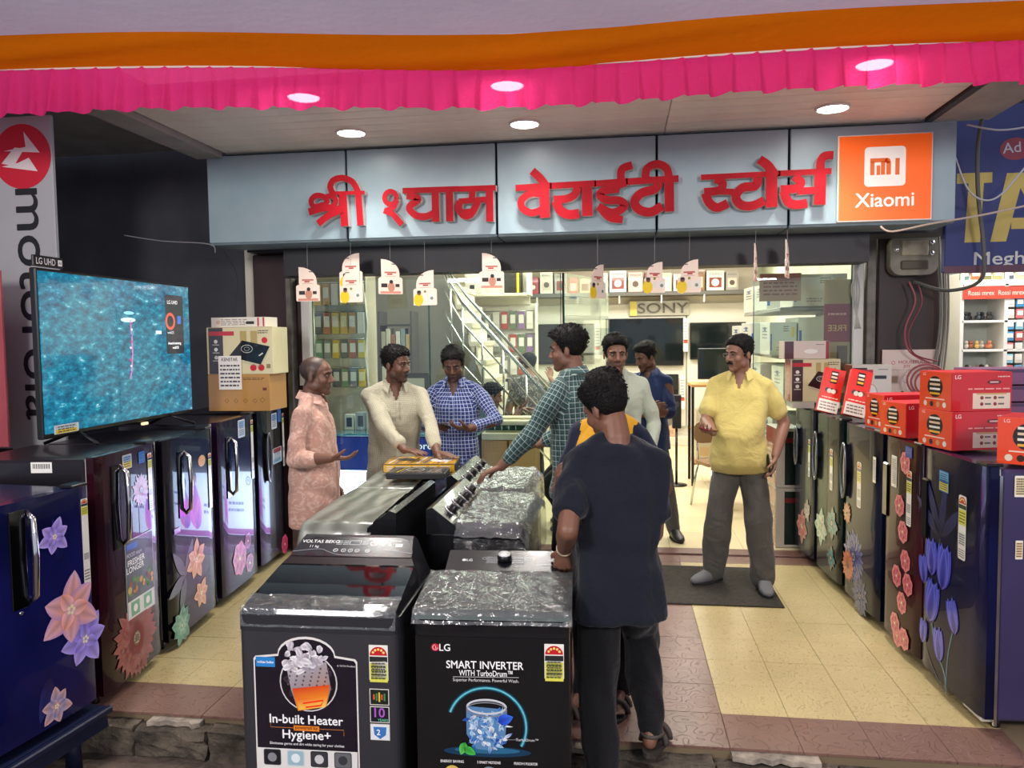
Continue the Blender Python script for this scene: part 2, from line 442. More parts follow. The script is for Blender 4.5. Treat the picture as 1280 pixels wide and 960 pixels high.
# ---------------------------------------------------------------- shop shell
WALLC = M('shop_paint', 'dcd6c4', .7, noise=(2, .06)); CEILC = M('shop_ceiling_paint', 'cfc8b4', .8)
struct('wall_back', MB().box((-.4, 12.55, 1.5), (6.0, .1, 3.1)), WALLC)
struct('wall_shop_left', MB().box((-3.0, 9.3, 1.5), (.1, 6.6, 3.1)), WALLC)
struct('wall_shop_right', MB().box((2.25, 9.55, 1.5), (.1, 5.9, 3.1)), WALLC)
struct('ceiling_shop', MB().box((-.4, 9.25, 3.02), (5.6, 6.7, .06)), CEILC)
for i, (lx, ly) in enumerate(((-.3, 7.3), (-.1, 9.2), (.3, 11.0))):
    o = tag(MB().box((0, 0, 0), (3.4, .10, .03), .008).build('ceiling_tube_light', M('tube_white', 'ffffff', .4, emit='fff2d8', es=4), None, (lx, ly, 2.965)),
        ['long white tube light on the shop ceiling just inside the glass', 'long white tube light across the middle of the shop ceiling', 'long white tube light on the ceiling before the televisions'][i], 'light', 'tube lights on the shop ceiling')
BEAM = M('shutter_box', '26262b', .5, noise=(3, .2))
struct('beam_shutter', MB().box((-.42, 5.76, 2.315), (4.26, .24, .21)), BEAM)
struct('beam_top', MB().box((-.30, 5.9, 2.80), (5.2, .3, .78)), BEAM)
struct('threshold', MB().box((.2, 6.13, .004), (3.2, .16, .02), .004), M('threshold_stone', '6b4c45', .35, noise=(8, .2)))
ALU = M('aluminium', 'c9c9c4', .35, .6); ALUD = M('shutter_steel', '6e6a64', .5, .7, noise=(12, .3))
struct('door_frame_1', MB().box((-2.50, 5.93, 1.11), (.07, .07, 2.2), .006), M('frame_white', 'd6d6d0', .4))
struct('door_frame_2', MB().box((-2.60, 5.86, 1.11), (.05, .10, 2.2), .006), ALUD)
struct('door_frame_3', MB().box((1.845, 6.36, 1.2), (.08, .06, 2.4), .006), M('frame_white', 'd6d6d0', .4))
struct('door_frame_4', MB().box((1.935, 6.36, 1.25), (.07, .10, 2.5), .006), ALUD)
struct('pillar_right', MB().box((2.21, 6.44, 1.3), (.46, .26, 2.6), .01), M('brown_laminate', '33251f', .4, noise=(3, .2)))
GLASS = clear_mat('shop_glass', 'f2fbf7', .0, .03, .55); GEDGE = M('glass_edge', '1e4a40', .2)
def pane(n, xa, xb, z0=.03, z1=2.21, y=5.97):
    w_ = struct('window_%d' % n, MB().box((0, 0, 0), (xb - xa, .010, z1 - z0)), GLASS, loc=((xa + xb) / 2, y, (z0 + z1) / 2))
    for q in (-1, 1): MB().box((0, 0, 0), (.006, .012, z1 - z0)).build('glass_edge', GEDGE, w_, (q * (xb - xa) / 2, 0, 0))
pane(1, -2.465, -1.50); pane(2, -1.494, -.45); pane(3, 1.06, 1.80, .03, 2.3, 6.36)
# glass door leaf swung inwards, with its green pull bar
dr = bpy.data.objects.new('door_1', None); link(dr); dr.location = (-.43, 5.98, .03); dr.rotation_euler = (0, 0, R(68)); dr['kind'] = 'structure'; dr['label'] = 'open frameless glass shop door with green pull bar'
MB().box((.45, 0, 1.09), (.9, .012, 2.18)).build('glass_leaf', GLASS, dr)
MB().box((0, 0, 1.09), (.008, .016, 2.18)).build('glass_edge', GEDGE, dr)
MB().box((.07, -.03, 1.42), (.035, .03, .34), .008).build('pull_bar', M('pull_teal', '35645f', .3), dr)
# ---------------------------------------------------------------- name board over the shop
SIGN = M('sign_acp', '8ea9b4', .38, noise=(2.5, .10, '9bb0b6'), bump=(60, .05))
sb = thing('sign_board', 'long blue-grey name board with raised red Hindi lettering above the shop', 'sign', (-.4, 5.40, 2.43))
jx = [-2.97, -1.913, -.837, .25, 1.102, 2.13]
MB().box((-.02, .09, .33), (5.06, .10, .66)).build('backing', M('sign_gap', '15181b', .8), sb)
for a, b in zip(jx[:-1], jx[1:]):
    MB().box((0, 0, 0), (b - a - .016, .03, .62), .004).build('panel', SIGN, sb, ((a + b) / 2 + .4, -.085, .31))
for a, b in zip(jx[:-1], jx[1:]):
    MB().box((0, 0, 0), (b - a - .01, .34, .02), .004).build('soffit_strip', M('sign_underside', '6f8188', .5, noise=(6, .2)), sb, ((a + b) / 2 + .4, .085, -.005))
RED = M('sign_red', 'a80c1e', .6, spec=.2, noise=(7, .18)); REDS = M('sign_red_side', 'd9c9c4', .4)
GLYPHS = [
    ('श्री', [([(-1.992, 2.745), (-2.007, 2.788), (-1.983, 2.832), (-1.915, 2.846), (-1.844, 2.815), (-1.807, 2.749)], 0.0425), ([(-1.805, 2.754), (-1.793, 2.513)], 0.0447), ([(-1.917, 2.742), (-1.908, 2.511)], 0.0536), ([(-2.012, 2.743), (-1.758, 2.738)], 0.0246), ([(-2.062, 2.666), (-2.126, 2.654), (-2.149, 2.694), (-2.117, 2.729), (-2.061, 2.723), (-2.032, 2.69), (-2.056, 2.659)], 0.038), ([(-2.052, 2.713), (-2.001, 2.725), (-1.966, 2.693), (-1.991, 2.649), (-2.033, 2.639)], 0.0358), ([(-2.168, 2.618), (-2.045, 2.643), (-1.932, 2.624)], 0.0492), ([(-2.102, 2.534), (-2.023, 2.588), (-1.914, 2.629)], 0.0469)]),
    ('श्या', [([(-1.529, 2.694), (-1.542, 2.663), (-1.573, 2.651), (-1.603, 2.665), (-1.615, 2.697), (-1.602, 2.728), (-1.571, 2.74), (-1.541, 2.726), (-1.529, 2.694)], 0.0335), ([(-1.528, 2.677), (-1.55, 2.634), (-1.585, 2.616), (-1.611, 2.606)], 0.0358), ([(-1.621, 2.61), (-1.563, 2.586), (-1.523, 2.543), (-1.495, 2.509)], 0.0402), ([(-1.484, 2.74), (-1.088, 2.738)], 0.038), ([(-1.456, 2.705), (-1.392, 2.694), (-1.376, 2.672), (-1.428, 2.64), (-1.435, 2.607), (-1.389, 2.567), (-1.32, 2.559), (-1.257, 2.584)], 0.0469), ([(-1.254, 2.728), (-1.252, 2.52)], 0.0514), ([(-1.154, 2.73), (-1.154, 2.52)], 0.0514)]),
    ('म', [([(-1.088, 2.737), (-0.831, 2.736)], 0.038), ([(-0.993, 2.718), (-0.999, 2.658)], 0.0447), ([(-1.09, 2.654), (-0.875, 2.661)], 0.038), ([(-1.078, 2.655), (-1.091, 2.606), (-1.052, 2.555), (-1.006, 2.565), (-0.971, 2.619), (-0.956, 2.656)], 0.0492), ([(-1.04, 2.599), (-1.035, 2.544)], 0.0671), ([(-0.874, 2.73), (-0.875, 2.51)], 0.0514)]),
    ('वे', [([(-0.695, 2.729), (-0.45, 2.735)], 0.0415), ([(-0.581, 2.839), (-0.528, 2.789), (-0.489, 2.735)], 0.0534), ([(-0.521, 2.684), (-0.597, 2.687), (-0.656, 2.644), (-0.647, 2.589), (-0.584, 2.558), (-0.515, 2.578)], 0.0475), ([(-0.501, 2.755), (-0.496, 2.523)], 0.0672)]),
    ('रा', [([(-0.46, 2.734), (-0.152, 2.739)], 0.0415), ([(-0.437, 2.642), (-0.354, 2.644), (-0.296, 2.67), (-0.277, 2.717)], 0.0514), ([(-0.422, 2.632), (-0.389, 2.564), (-0.331, 2.538), (-0.266, 2.544)], 0.0613), ([(-0.214, 2.743), (-0.211, 2.525)], 0.0692)]),
    ('ई', [([(-0.162, 2.737), (0.057, 2.744)], 0.0415), ([(0.028, 2.705), (0.012, 2.772), (0.024, 2.828), (0.087, 2.849)], 0.0514), ([(-0.0, 2.697), (-0.095, 2.689), (-0.126, 2.662), (-0.084, 2.627), (-0.0, 2.62), (0.036, 2.587), (-0.001, 2.553), (-0.058, 2.543), (-0.139, 2.587)], 0.0534), ([(-0.115, 2.564), (-0.063, 2.51), (0.023, 2.493)], 0.0494)]),
    ('टी', [([(0.047, 2.742), (0.389, 2.749)], 0.0435), ([(0.263, 2.729), (0.231, 2.686), (0.146, 2.663), (0.102, 2.608), (0.132, 2.556), (0.207, 2.537), (0.282, 2.574)], 0.0593), ([(0.174, 2.761), (0.184, 2.821), (0.245, 2.849), (0.308, 2.821), (0.328, 2.755)], 0.0514), ([(0.327, 2.764), (0.33, 2.535)], 0.0613)]),
    ('स्टो', [([(0.533, 2.751), (1.034, 2.755)], 0.0344), ([(0.621, 2.737), (0.669, 2.714), (0.653, 2.664), (0.553, 2.654)], 0.0533), ([(0.561, 2.647), (0.586, 2.585), (0.637, 2.551), (0.705, 2.577)], 0.0567), ([(0.637, 2.656), (0.744, 2.648)], 0.0395), ([(0.893, 2.734), (0.878, 2.681), (0.799, 2.674), (0.756, 2.619), (0.784, 2.566), (0.855, 2.554), (0.934, 2.585)], 0.0567), ([(0.977, 2.783), (0.981, 2.541)], 0.0722), ([(0.9, 2.85), (0.955, 2.809), (1.003, 2.738)], 0.0567)]),
    ('र्स', [([(1.018, 2.756), (1.35, 2.758)], 0.0361), ([(1.119, 2.733), (1.162, 2.696), (1.135, 2.657), (1.038, 2.653)], 0.0533), ([(1.058, 2.64), (1.082, 2.575), (1.133, 2.552), (1.202, 2.559)], 0.0567), ([(1.143, 2.637), (1.267, 2.64)], 0.0447), ([(1.282, 2.77), (1.279, 2.547)], 0.0705), ([(1.282, 2.758), (1.282, 2.818), (1.306, 2.854), (1.36, 2.857)], 0.0516)]),
]

for n, strokes in GLYPHS:
    mb = MB(); mf = MB()
    for q, (pts, wd) in enumerate(strokes):
        pa = catmull(pts, 5) if len(pts) > 2 else [np.array(p) for p in pts]
        A, B = ribbon(pa, wd); ol = [tuple(p) for p in A] + [tuple(p) for p in B[::-1]]
        y0 = 5.235 - .0008 * q; k = len(A)
        for mm, ya, yb in ((mb, y0 + .004, 5.296), (mf, y0, y0 + .004)):
            vs = [(p[0] + .4, ya - 5.40, p[1] - 2.43) for p in A] + [(p[0] + .4, ya - 5.40, p[1] - 2.43) for p in B]
            vs += [(p[0] + .4, yb - 5.40, p[1] - 2.43) for p in A] + [(p[0] + .4, yb - 5.40, p[1] - 2.43) for p in B]
            fs = []
            for i in range(k - 1):
                fs += [(i, i+1, k+i+1, k+i), (2*k+i, 3*k+i, 3*k+i+1, 2*k+i+1), (i, 2*k+i, 2*k+i+1, i+1), (k+i, k+i+1, 3*k+i+1, 3*k+i)]
            fs += [(0, k, 3*k, 2*k), (k-1, 3*k-1, 4*k-1, 2*k-1)]
            mm.add(vs, fs)
    o = mf.build('letter', RED, sb); o['label'] = 'red raised Hindi letter ' + n
    mb.build('letter_side', REDS, o)
xs = thing('brand_sign', 'square orange sign with white mi badge and the word Xiaomi', 'sign', (1.685, 5.283, 2.435))
MB().box((0, 0, .275), (.575, .022, .55), .003).build('panel', M('sign_edge_white', 'ece6dc', .4), xs, rot=(0, 0, 0))
p = Print(); p.rect(0, .275, .56, .535, 'ff6a12', 1); p.rect(.0, .345, .25, .25, 'f4efe6', 2, .025)
OR = 'e0661a'
for u in (-.065, .0): p.rect(u - .012, .335, .026, .085, OR, 3)
p.rect(-.038, .385, .105, .026, OR, 3); p.rect(.022, .335, .028, .085, OR, 3); p.disc(.015, .381, .017, OR, 3); p.rect(-.04, .322, .022, .06, OR, 4); p.rect(.075, .342, .026, .105, OR, 3)
p.text('Xiaomi', .0, .135, .125, 'fdf6ec', 2, .02)
p.build('print', print_mat('print_lit', .35, .2, .18), xs, (0, -.0115, 0))
# ---------------------------------------------------------------- downlights in the soffit
LEDW = M('led_white', 'ffffff', .5, emit='fff6ea', es=30)
k = 0
dl_names = {(0, 0): 'round lit downlight in the soffit, left one by the name board', (1, 0): 'round lit downlight in the soffit, middle one by the name board', (2, 0): 'round lit downlight in the soffit, right one by the name board',
            (0, 1): 'round lit downlight glowing through the pink valance, leftmost', (1, 1): 'round lit downlight glowing through the pink valance, middle', (2, 1): 'round lit downlight glowing through the pink valance, rightmost'}
for i, lx in enumerate((-1.73, -.59, 1.268)):
    for j, ly in enumerate((4.91, 4.15)):
        t = thing('downlight', dl_names[(i, j)], 'light', (lx, ly, 3.07), group='round downlights in the soffit')
        MB().lathe([(.100, 0), (.100, -.012), (.092, -.016), (.086, -.012), (.086, 0)], n=28).build('rim', M('light_rim', 'e8e4dc', .4), t)
        MB().lathe([(.086, -.004), (.080, -.014), (.05, -.017), (.01, -.018)], n=28).build('diffuser', LEDW, t)
        l = bpy.data.lights.new('downlight_lamp', 'SPOT'); l.energy = 88; l.spot_size = R(118); l.spot_blend = 1.0; l.shadow_soft_size = .085; l.color = (1, .96, .90)
        lo = bpy.data.objects.new('downlight_lamp', l); link(lo, t); lo.location = (0, 0, -.03)
# ---------------------------------------------------------------- cloth canopy over the street
def cloth_mat(name, col, trans=.3, clear=0, bump=(18, .25), noise=.08):
    m = bpy.data.materials.new(name); m.use_nodes = True; nt = m.node_tree; L = nt.links.new; nt.nodes.remove(nt.nodes['Principled BSDF'])
    d = nt.nodes.new('ShaderNodeBsdfDiffuse'); t = nt.nodes.new('ShaderNodeBsdfTranslucent'); mx = nt.nodes.new('ShaderNodeMixShader'); mx.inputs[0].default_value = trans
    tc = nt.nodes.new('ShaderNodeTexCoord'); n = nt.nodes.new('ShaderNodeTexNoise'); n.inputs['Scale'].default_value = bump[0]; n.inputs['Detail'].default_value = 5
    L(tc.outputs['Object'], n.inputs['Vector']); bp = nt.nodes.new('ShaderNodeBump'); bp.inputs['Strength'].default_value = bump[1]; bp.inputs['Distance'].default_value = .02; L(n.outputs[0], bp.inputs['Height'])
    r = nt.nodes.new('ShaderNodeValToRGB'); c = hx(col); r.color_ramp.elements[0].color = (*[q * (1 - noise) for q in c], 1); r.color_ramp.elements[1].color = (*[min(1, q * (1 + noise)) for q in c], 1)
    n3 = nt.nodes.new('ShaderNodeTexNoise'); n3.inputs['Scale'].default_value = 2; L(tc.outputs['Object'], n3.inputs['Vector']); L(n3.outputs[0], r.inputs[0])
    for q in (d, t): L(r.outputs[0], q.inputs[0]); L(bp.outputs[0], q.inputs['Normal'])
    L(d.outputs[0], mx.inputs[1]); L(t.outputs[0], mx.inputs[2]); last = mx
    if clear:
        tr = nt.nodes.new('ShaderNodeBsdfTransparent'); tr.inputs[0].default_value = (*[.35 + .65 * q for q in c], 1); m2 = nt.nodes.new('ShaderNodeMixShader'); m2.inputs[0].default_value = clear
        L(last.outputs[0], m2.inputs[1]); L(tr.outputs[0], m2.inputs[2]); last = m2
    L(last.outputs[0], nt.nodes['Material Output'].inputs[0]); return m
def grid(f, nu, nv):
    vs = [f(i / nu, j / nv) for j in range(nv + 1) for i in range(nu + 1)]
    fs = [(j*(nu+1)+i, j*(nu+1)+i+1, (j+1)*(nu+1)+i+1, (j+1)*(nu+1)+i) for j in range(nv) for i in range(nu)]
    return MB().add(vs, fs, True)
def cury(x): return 4.0 + (.06 * x if x < 0 else 0)
def ztop(x): return 3.09 + (.034 * (-x - .5) if x < -.5 else 0) + .006 * math.sin(2.1 * x)
def tentf(u, v):
    x = -6 + 12 * u; y = -2.5 + (cury(x) - .243 + 2.5) * v
    return (x, y, ztop(x) + .008 * math.sin(1.9 * x) + .086 + (.02 * math.sin(1.3 * x + .7 * y) + .012 * math.sin(3.1 * x - 2 * y)) * min(1, (1 - v) * 4) + .15 * (1 - v))
tent = thing('tent_canopy', 'cloth street canopy with white roof, orange band and bright pink pleated valance', 'canopy', (0, 0, 0))
grid(tentf, 60, 40).build('roof_cloth', cloth_mat('tent_white', 'e6d6e2', .35), tent)
def orangef(u, v):
    x = -6 + 12 * u; y0 = cury(x) - .245; y = y0 + .25 * v
    crease = .018 * max(0, math.sin(2.3 * x + 5 * v)) * math.sin(math.pi * v)
    zb = ztop(x) + .008 * math.sin(1.9 * x)
    return (x, y, zb + .085 * (1 - v) - crease)
grid(orangef, 140, 8).build('orange_band', cloth_mat('tent_orange', 'e0740f', .3), tent)
# pleated valance
P_ = []; nx = 900
def valf(u, v):
    x = -5.2 + 9.2 * u; ph = x * 2 * math.pi / .118 + 1.1 * math.sin(x * 3.7)
    saw = (ph / (2 * math.pi)) % 1.0
    prof = saw ** 1.6 if saw < .86 else (1 - saw) / .14 * .785
    amp = .016 + .062 * v
    hgt = .195 + .022 * max(0, -x - 1) * .9 + .008 * math.sin(ph * .5 + 1)
    return (x + .010 * v * math.sin(ph * .37), cury(x) + .005 - amp * prof, ztop(x) + .008 * math.sin(1.9 * x) - hgt * v - .006 * prof * v)
va = grid(valf, nx, 7).build('valance', cloth_mat('valance_pink', 'ff3f8c', .45, .07, (55, .35), .16), tent)
MB().tube([(-5.2 + 9.2 * i / 40, cury(-5.2 + 9.2 * i / 40), ztop(-5.2 + 9.2 * i / 40) + .006) for i in range(41)], .006).build('cord', M('cord_white', 'd8d0c8', .8), va)
# ================================================================ refrigerators
CHROME = M('chrome', 'd8d8da', .12, 1.0); BLKPL = M('black_plastic', '0c0c0e', .35); BLKGL = M('black_gloss', '08080a', .08, coat=.5)
def door_mat(name, c1, c2, sc=1.6, coat=.55):
    """dark lacquered door with a soft two-tone print"""
    m = bpy.data.materials.new(name); m.use_nodes = True; nt = m.node_tree; b = nt.nodes['Principled BSDF']; L = nt.links.new
    tc = nt.nodes.new('ShaderNodeTexCoord'); n = nt.nodes.new('ShaderNodeTexNoise'); n.inputs['Scale'].default_value = sc; n.inputs['Detail'].default_value = 2
    r = nt.nodes.new('ShaderNodeValToRGB'); r.color_ramp.elements[0].position = .35; r.color_ramp.elements[1].position = .7
    r.color_ramp.elements[0].color = (*hx(c1), 1); r.color_ramp.elements[1].color = (*hx(c2), 1)
    L(tc.outputs['Object'], n.inputs['Vector']); L(n.outputs[0], r.inputs[0]); L(r.outputs[0], b.inputs['Base Color'])
    b.inputs['Roughness'].default_value = .25; b.inputs['Specular IOR Level'].default_value = .12; b.inputs['Coat Weight'].default_value = coat; b.inputs['Coat Roughness'].default_value = .015; b.inputs['Coat IOR'].default_value = 1.5
    return m
PDOOR = print_mat('print_door', .25, .6)
def lily(p, u, v, r, cin, cout, n=6, a0=90, lay=4, edge=None, cen='fff2c8'):
    for k in range(n):
        p.petal(u, v, a0 + 360 * k / n + (4 if k % 3 else -5), r * (1 if k % 2 == 0 else .86), r * .62, cin, cout, lay + .5 * (k % 2), edge, .08 if k % 2 else -.05)
    for k in range(max(3, n // 2)): p.petal(u, v, a0 + 30 + 360 * k / max(3, n // 2), r * .55, r * .4, cout, cin, lay + 1.2, None, .05)
    for k in range(5): p.disc(u + r * .09 * math.cos(k * 1.26), v + r * .09 * math.sin(k * 1.26), r * .05, cen, lay + 2, 8)
def daisy(p, u, v, r, cin, cout, n=26, lay=4, cen='3a1410'):
    for ring, q in enumerate((1.0, .8, .58)):
        m = n - 5 * ring
        for k in range(m):
            p.petal(u, v, 360 * k / m + 9 * ring + 5 * math.sin(7 * k), r * q * (1 + .09 * math.sin(3.3 * k)), r * .36, cin, cout, lay + ring, None, .04, 5)
    p.disc(u, v, r * .17, cen, lay + 3, 14)
    for k in range(12): p.disc(u + r * .12 * math.cos(k * 2.4), v + r * .12 * math.sin(k * 2.4), r * .018, 'f0c890', lay + 4, 6)
def tulip(p, u, v, h, ang, cin, cout, lay=4, edge='c9c2ff'):
    ca, sa = math.cos(R(ang)), math.sin(R(ang)); bu, bv = u - h * .5 * ca, v - h * .5 * sa
    for da, q, ll in ((-15, .95, 0), (15, .95, 0), (-7, 1.0, 1), (8, .97, 1), (0, .9, 2)):
        p.petal(bu, bv, ang + da, h * q, h * .38, cin, cout, lay + ll, edge if ll else None)
def rose(p, u, v, r, cin, cout, lay=4, cen='f7d9a8'):
    for k in range(7): p.petal(u, v, 51.4 * k + 20, r, r * .95, cin, cout, lay + .5 * (k % 2), None, 0, 6, True)
    for k in range(5): p.petal(u, v, 72 * k + 5, r * .62, r * .62, cout, cin, lay + 1 + .3 * (k % 2), None, 0, 5, True)
    p.disc(u, v, r * .12, cen, lay + 2, 8)
class Garden:
    """records printed flowers; each becomes a part of its own on the door"""
    def __init__(s): s.items = []
    def __getattr__(s, nm):
        def f(*a, **k): s.items.append((nm, a, k)); return s
        return f
    def grow(s, door, y=-.0068):
        for fn, a, k in s.items:
            p = Print(); getattr(p, fn)(*a, **k) if isinstance(fn, str) else fn(p, *a, **k); p.build('printed_leaf' if fn in ('petal', 'line', 'disc') else 'printed_flower', PDOOR, door, (0, y, 0))
def gfn(fn):
    def g(p, *a, **k):
        if isinstance(p, Garden): p.items.append((fn, a, k))
        else: fn(p, *a, **k)
    return g
lily, daisy, tulip, rose = gfn(lily), gfn(daisy), gfn(tulip), gfn(rose)
def energy(parent, u, v, wd, h, y, name='energy_label', kind=0):
    """tall rounded energy sticker"""
    p = Print(); p.rect(0, 0, wd, h, 'f1efe6', 1, wd * .18 if kind == 0 else .002)
    t = h / 2
    p.disc(0, t - wd * .55, wd * .46, 'c8202c', 2, 14, a0=0, a1=180)
    for k in range(5): p.disc(wd * .32 * math.cos(R(30 + 30 * k)), t - wd * .55 + wd * .32 * math.sin(R(30 + 30 * k)), wd * .07, 'f6e27a', 3, 6)
    p.rect(0, t - wd * .75, wd * .94, wd * .28, '2a2a2a', 2); p.rect(0, t - wd * 1.45, wd * .94, wd * 1.0, 'e3e05a', 2)
    p.bars(0, t - wd * 1.45, wd * .8, wd * .8, 4, '5b6a20', 3, 3)
    p.rect(0, -t + h * .32, wd * .8, wd * .85, 'd9d9d4', 2); p.bars(0, -t + h * .32, wd * .7, wd * .75, 5, '4a4a4c', 3, 5)
    p.bars(0, -t + h * .1, wd * .8, h * .14, 4, '6a6a70', 3, 9)
    return p.build(name, PG, parent, (u, y, v))
def sticker(parent, u, v, wd, h, y, cols, name='sticker', seed=1):
    p = Print(); p.rect(0, 0, wd, h, cols[0], 1, min(wd, h) * .08)
    n = len(cols) - 1
    for k, c in enumerate(cols[1:]): p.rect(0, h / 2 - h * (k + .5) / n, wd * .86, h / n * .8, c, 2)
    p.bars(0, 0, wd * .7, h * .8, max(3, int(h / .012)), '38404a', 3, seed)
    return p.build(name, PG, parent, (u, y, v))
def fridge(label, loc, rz, wd, h, dmat, bodycol, dep=.58, handle='bar', hu=None, hz=(.73, 1.10), foot=.05, bulge=.007, group=None):
    """front at y = 0 (faces -y), base at z = 0"""
    t = thing('refrigerator', label, 'refrigerator', loc, rz, group)
    bmx = M('fridge_' + bodycol, bodycol, .32, coat=.25, noise=(4, .08))
    MB().box((0, .055 + dep / 2, foot + (h - foot - .012) / 2), (wd - .012, dep, h - foot - .012), .012).build('body', bmx, t)
    mb = MB(); n = 12; z0, z1 = foot + .012, h; W = wd / 2 - .003
    fr = []
    for i in range(n + 1):
        u = -1 + 2 * i / n; ur = u * W; yy = -bulge * (1 - u * u) + (.010 * max(0, abs(u) - .94) / .06 if abs(u) > .94 else 0)
        fr.append((ur, yy))
    mb.add([(x, y, z) for z in (z0, z1) for x, y in fr], [(i, i + 1, n + 2 + i, n + 1 + i) for i in range(n)], True)
    bk = [(W, .045), (-W, .045)]
    for z, fl in ((z1, 1), (z0, -1)): mb.add([(x, y, z) for x, y in fr + bk], [tuple(range(n + 3)) if fl > 0 else tuple(range(n + 3))[::-1]])
    mb.add([(fr[0][0], fr[0][1], z0), (fr[0][0], fr[0][1], z1), (-W, .045, z1), (-W, .045, z0)], [(0, 1, 2, 3)])
    mb.add([(fr[-1][0], fr[-1][1], z0), (fr[-1][0], fr[-1][1], z1), (W, .045, z1), (W, .045, z0)], [(3, 2, 1, 0)])
    mb.add([(W, .045, z0), (-W, .045, z0), (-W, .045, z1), (W, .045, z1)], [(0, 1, 2, 3)])
    d = obj_from('door', mb.mesh('door', dmat, fixn=False), t)
    MB().box((0, .050, (z0 + z1) / 2), (wd - .03, .012, z1 - z0 - .02)).build('gasket', M('gasket', 'b9b6b0', .7), t)
    MB().box((W - .05, .03, h + .006), (.09, .07, .014), .004).build('hinge_cover', BLKPL, t)
    for q in (-1, 1):
        for yy in (.09, dep - .02): MB().lathe([(.018, 0), (.02, .01), (.016, foot)], (q * (wd / 2 - .07), yy, 0), 10).build('foot', BLKPL, t)
    hu = -W + .06 if hu is None else hu
    ha, hb = hz
    if handle == 'bar':
        MB().box((hu - .035, -bulge + .001, (ha + hb) / 2), (.075, .008, hb - ha + .02), .003).build('handle_recess', BLKGL, d)
        MB().tube([(hu + .012, -bulge + .004, ha), (hu + .012, -.035, ha + .03), (hu + .012, -.042, (ha + hb) / 2), (hu + .012, -.035, hb - .03), (hu + .012, -bulge + .004, hb)], [.010, .012, .013, .012, .010], 8).build('handle', CHROME, d)
    elif handle == 'oval':
        mb = MB(); k = 24; pts = [(hu + .042 * math.cos(2 * math.pi * i / k), -.026, (ha + hb) / 2 + (hb - ha) / 2 * math.sin(2 * math.pi * i / k)) for i in range(k)]
        mb.tube(pts, .008, 6, closed=True).build('handle', M('handle_grey', '9aa0a4', .2, .8), d)
        mb = MB(); ol = [(hu + .038 * math.cos(2 * math.pi * i / k), (ha + hb) / 2 + (hb - ha) * .48 * math.sin(2 * math.pi * i / k)) for i in range(k)]
        mb.prism(ol, -.024, -.002).build('handle_recess', BLKGL, d)
    else:
        MB().box((hu, -.004, (ha + hb) / 2), (.07, .018, hb - ha), .008).build('handle', BLKGL, d)
    return t, d
LX = lambda y: -2.446 - .103 * (y - 3.75)
RX = lambda y: 1.53 - .057 * (y - 3.45)
# --- left row
NAVY = door_mat('door_navy', '0b0d3a', '1c1f66'); MAROON = door_mat('door_maroon', '180812', '3a0f1c'); BLKD = door_mat('door_black', '07070c', '14101e'); PURP = door_mat('door_purple', '0d0818', '2a1230')
f1, d1 = fridge('navy refrigerator with pink and violet lilies on a blue plastic stand, standing lowest in front', (-2.33, 2.765, .10), R(83.5), .54, 1.0, NAVY, '14173f', .56, 'bar', -.066, (.585, .955), .03)
p = Garden(); lily(p, .07, .82, .085, '7a68c8', 'c9b4ff', 6, 75); lily(p, .205, .335, .13, '8a78e0', 'b7a6f2', 6, 60, 2); lily(p, .135, .49, .165, 'f0a080', 'f6c2d2', 6, 88, 6, 'a98adf')
lily(p, .04, .115, .085, '6d86c8', 'e2b0a0', 6, 100); p.petal(.10, .70, 100, .2, .05, '10124a', '23276e', 1); p.petal(.02, .25, 250, .18, .06, '10124a', '2a2f7a', 1)
p.grow(d1); energy(d1, .232, .76, .036, .37, -.0072, kind=1)
MB().lathe([(.008, 0), (.008, .006), (.005, .008)], (-.105, -.006, .56), 12, 'y').build('lock', CHROME, d1)
mb = MB(); mb.prism([(-.30, 0), (.30, 0), (.285, .10), (-.285, .10)], -.02, .60); mb.box((0, -.035, .085), (.60, .03, .03), .006)
o = mb.build('plastic_stand', M('stand_blue', '141b38', .4), f1, (0, 0, -.10))
for q in (-1, 1): MB().lathe([(.035, 0), (.03, .17)], n=12).build('stand_foot', M('stand_blue', '141b38', .4), f1, (q * .22, .1, -.27)); MB().lathe([(.035, 0), (.03, .17)], n=12).build('stand_foot', M('stand_blue', '141b38', .4), f1, (q * .22, .48, -.27))
f2, d2 = fridge('maroon-black refrigerator with big red dahlia and a food brochure taped on its door', (-2.418, 3.475, 0), R(95.9), .553, 1.19, MAROON, '17141a', .60, 'bar', -.09, (.73, 1.12))
p = Garden(); daisy(p, .10, .965, .085, 'e03a48', '8a1826', 18); daisy(p, .0, .235, .20, 'd23a48', '7a1c2c', 28); p.grow(d2)
p = Print(); p.rect(0, 0, .27, .40, 'c9cfd4', 1); p.rect(0, .0, .262, .39, '3f4650', 2); p.rect(-.07, .165, .1, .03, '2f6fd0', 3)
p.text('FOOD stays', -.05, .12, .028, 'd8dde2', 3); p.text('FRESHER', -.035, .085, .042, 'ffffff', 3, .02); p.text('LONGER', -.045, .05, .042, 'ffffff', 3, .02)
rr = random.Random(4)
for k in range(26): p.disc(rr.uniform(-.11, .11), rr.uniform(-.07, .0), rr.uniform(.008, .02), rr.choice(['b03a2a', 'd8902a', '4a7a2c', 'c8b05a', '7a2a20']), 3 + k % 3, 8)
p.rect(0, -.15, .255, .09, 'dfe4e0', 3); p.rect(-.06, -.15, .08, .07, '5aa07a', 4); p.rect(.06, -.15, .08, .07, '74b08a', 4); p.disc(-.06, -.15, .02, 'f2f2f2', 5, 10); p.disc(.06, -.15, .02, 'f2f2f2', 5, 10)
